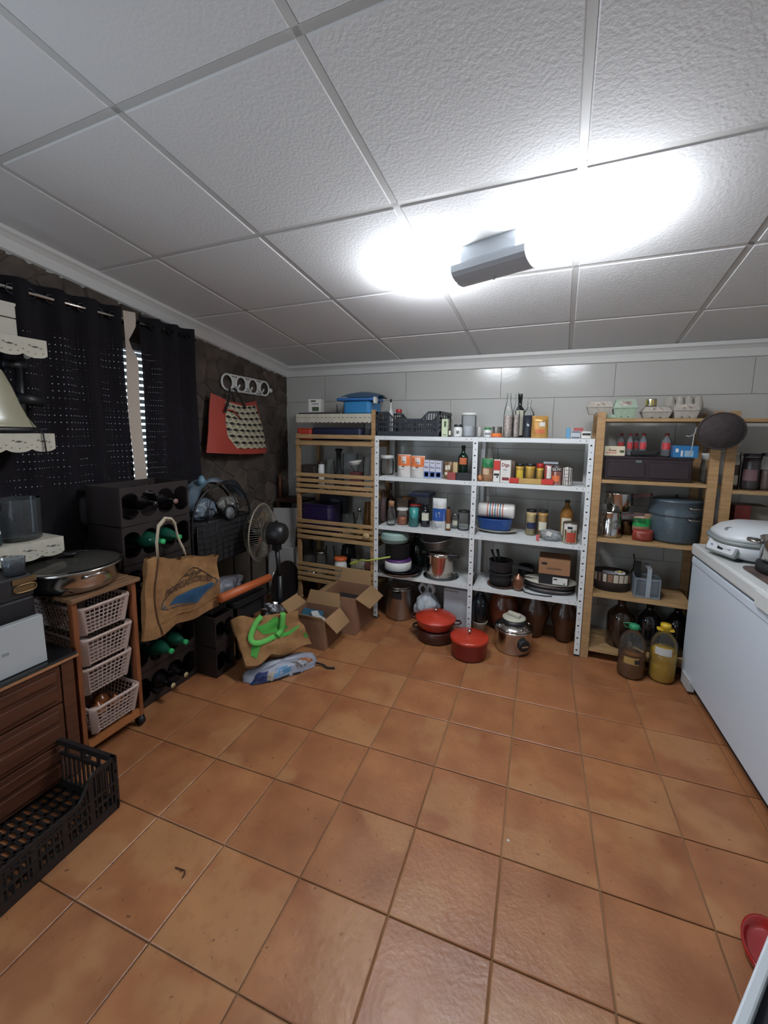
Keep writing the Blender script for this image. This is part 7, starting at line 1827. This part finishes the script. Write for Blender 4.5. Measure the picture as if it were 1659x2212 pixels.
# ------------------------------------------------------------------ cabinet with drawers, black case, white board
wood_c = mat('reddish_brown_wood', '5a3524', rough=.4, col2='442618', scale=4, stretch=(4, 1.2, 12))
CXf, CYr, CZt = .585, -2.475, .560; CY0 = -3.35
cb = thing('drawer_cabinet', 'low reddish-brown cabinet with panelled drawers behind the floor crate', 'cabinet', (.31, -2.9, 0))
def ccl(p): return (p[0] - .31, p[1] + 2.9, p[2])
B().box2(ccl((.03, CY0, .04)), ccl((CXf - .02, CYr, CZt))).obj('cabinet_body', wood_c, cb)
B().box2(ccl((CXf - .0195, CYr - .05, .02)), ccl((CXf, CYr, CZt))).obj('stile', wood_c, cb, bevel=.003)
for k in range(3):
    z0 = .03 + k * .178; z1 = z0 + .17
    d = B().box2(ccl((CXf - .0195, CY0, z0)), ccl((CXf - .002, CYr - .055, z1))).obj('drawer', wood_c, cb, bevel=.003)
    B().box2(ccl((CXf - .0018, CY0, z0 + .105)), ccl((CXf + .008, CYr - .075, z0 + .150))).box2(ccl((CXf - .0018, CY0, z0 + .022)), ccl((CXf + .008, CYr - .075, z0 + .085))).obj('raised_panel', wood_c, d, bevel=.004)
t = thing('black_hob', 'black glass slab with a chrome front edge on the drawer cabinet', 'hob', (.31, -2.9, CZt + .0015))
B().box2((-.27, -.45, 0), (CXf - .31 + .012, CYr + 2.9 + .012, .026)).obj('slab', mat('black_glass_slab', '1b1a1c', rough=.25), t, bevel=.004)
B().box2((CXf - .31 + .0122, -.45, .006), (CXf - .31 + .019, CYr + 2.9 + .012, .018)).obj('chrome_edge', mat('brass_chrome_edge', 'e6dcc8', rough=.08, metal=1.0), t)
zz = CZt + .029
pw0, pw1 = onx(96, 1414, .545), onx(107, 1319, .545)
hW = pw1.z - zz
t = thing('white_board_box', 'white flat box standing on the black slab, smudged grey', 'box', (.545, pw0.y - .19, zz)); B().box((0, 0, hW / 2), (.035, .38, hW), Matrix.Rotation(-.03, 3, 'Y')).obj('box_body', mat('smudged_white', 'a9adae', rough=.5, var=.04, scale=5), t, bevel=.003)
for dy, dz in ((-.02, .42), (.05, .47)): B().box((.0185, dy, hW * dz), (.002, .022, .010), Matrix.Rotation(-.03, 3, 'Y')).obj('grey_smudge', C_('grey_smudge', '7e8486', .7), t)
kx = .49; k0 = Vector((kx, -2.545, 0)); ktop = min(.955, onx(100, 1222, kx).z)
t = thing('black_case', 'black case with a brass clasp behind the white flat box', 'case', (kx - .13, k0.y - .24, zz))
hk = ktop - zz
B().rbox((0, 0, hk * .37), (.26, .48, hk * .74 - .002), .02).obj('case_bottom', mat('black_leatherette', '18171a', rough=.55), t); B().rbox((0, 0, hk * .87), (.262, .482, hk * .26), .02).obj('case_lid', mat('black_leatherette', '18171a', rough=.55), t)
br = mat('aged_brass', '8a7452', rough=.35, metal=.9)
cla = onx(52, 1262, kx) - t.location
B().box((.134, cla.y, cla.z + .018), (.006, .085, .024)).obj('clasp_plate', br, t); B().box((.134, cla.y, cla.z - .015), (.004, .07, .022)).obj('lower_plate', br, t)
B().tube([(.139, cla.y + .040 * math.copysign(abs(math.cos(a)) ** .5, math.cos(a)), cla.z - .014 + .016 * math.copysign(abs(math.sin(a)) ** .8, math.sin(a))) for a in [2 * PI * k / 24 for k in range(24)]], .003, 6, closed=True).obj('clasp_loop', br, t)
for dy in (-.022, .022): B().lathe([(.004, 0), (.003, .002), (0, .003)], (.1362, cla.y + dy, cla.z - .015), 10, Matrix.Rotation(PI / 2, 3, 'Y')).obj('rivet', br, t)
t = thing('blue_glass', 'smoky tumbler standing on the black case', 'glass', (kx - .05, onx(30, 1225, kx - .05).y, zz + hk + .0015)); B().shell([(0, .001), (.036, .001), (.040, .07)], seg=22).obj('glass_body', glass('smoky_blue_glass', 'a0a8b0', .15), t); B().lathe([(.034, .002), (.034, .008), (0, .009)], seg=20).obj('thick_base', glass('smoky_blue_glass', 'a0a8b0', .15), t)

# ------------------------------------------------------------------ black crate on the tiles
crt = harvest_crate('floor_crate', 'black plastic harvest crate on the floor tiles before the drawer cabinet', .745, -2.862, .001, .63, .37, .155, .235, mat('dark_brown_black_plastic', '171415', rough=.5), PI / 2, 30)
crt.rotation_euler = (0, 0, PI / 2 + .07)
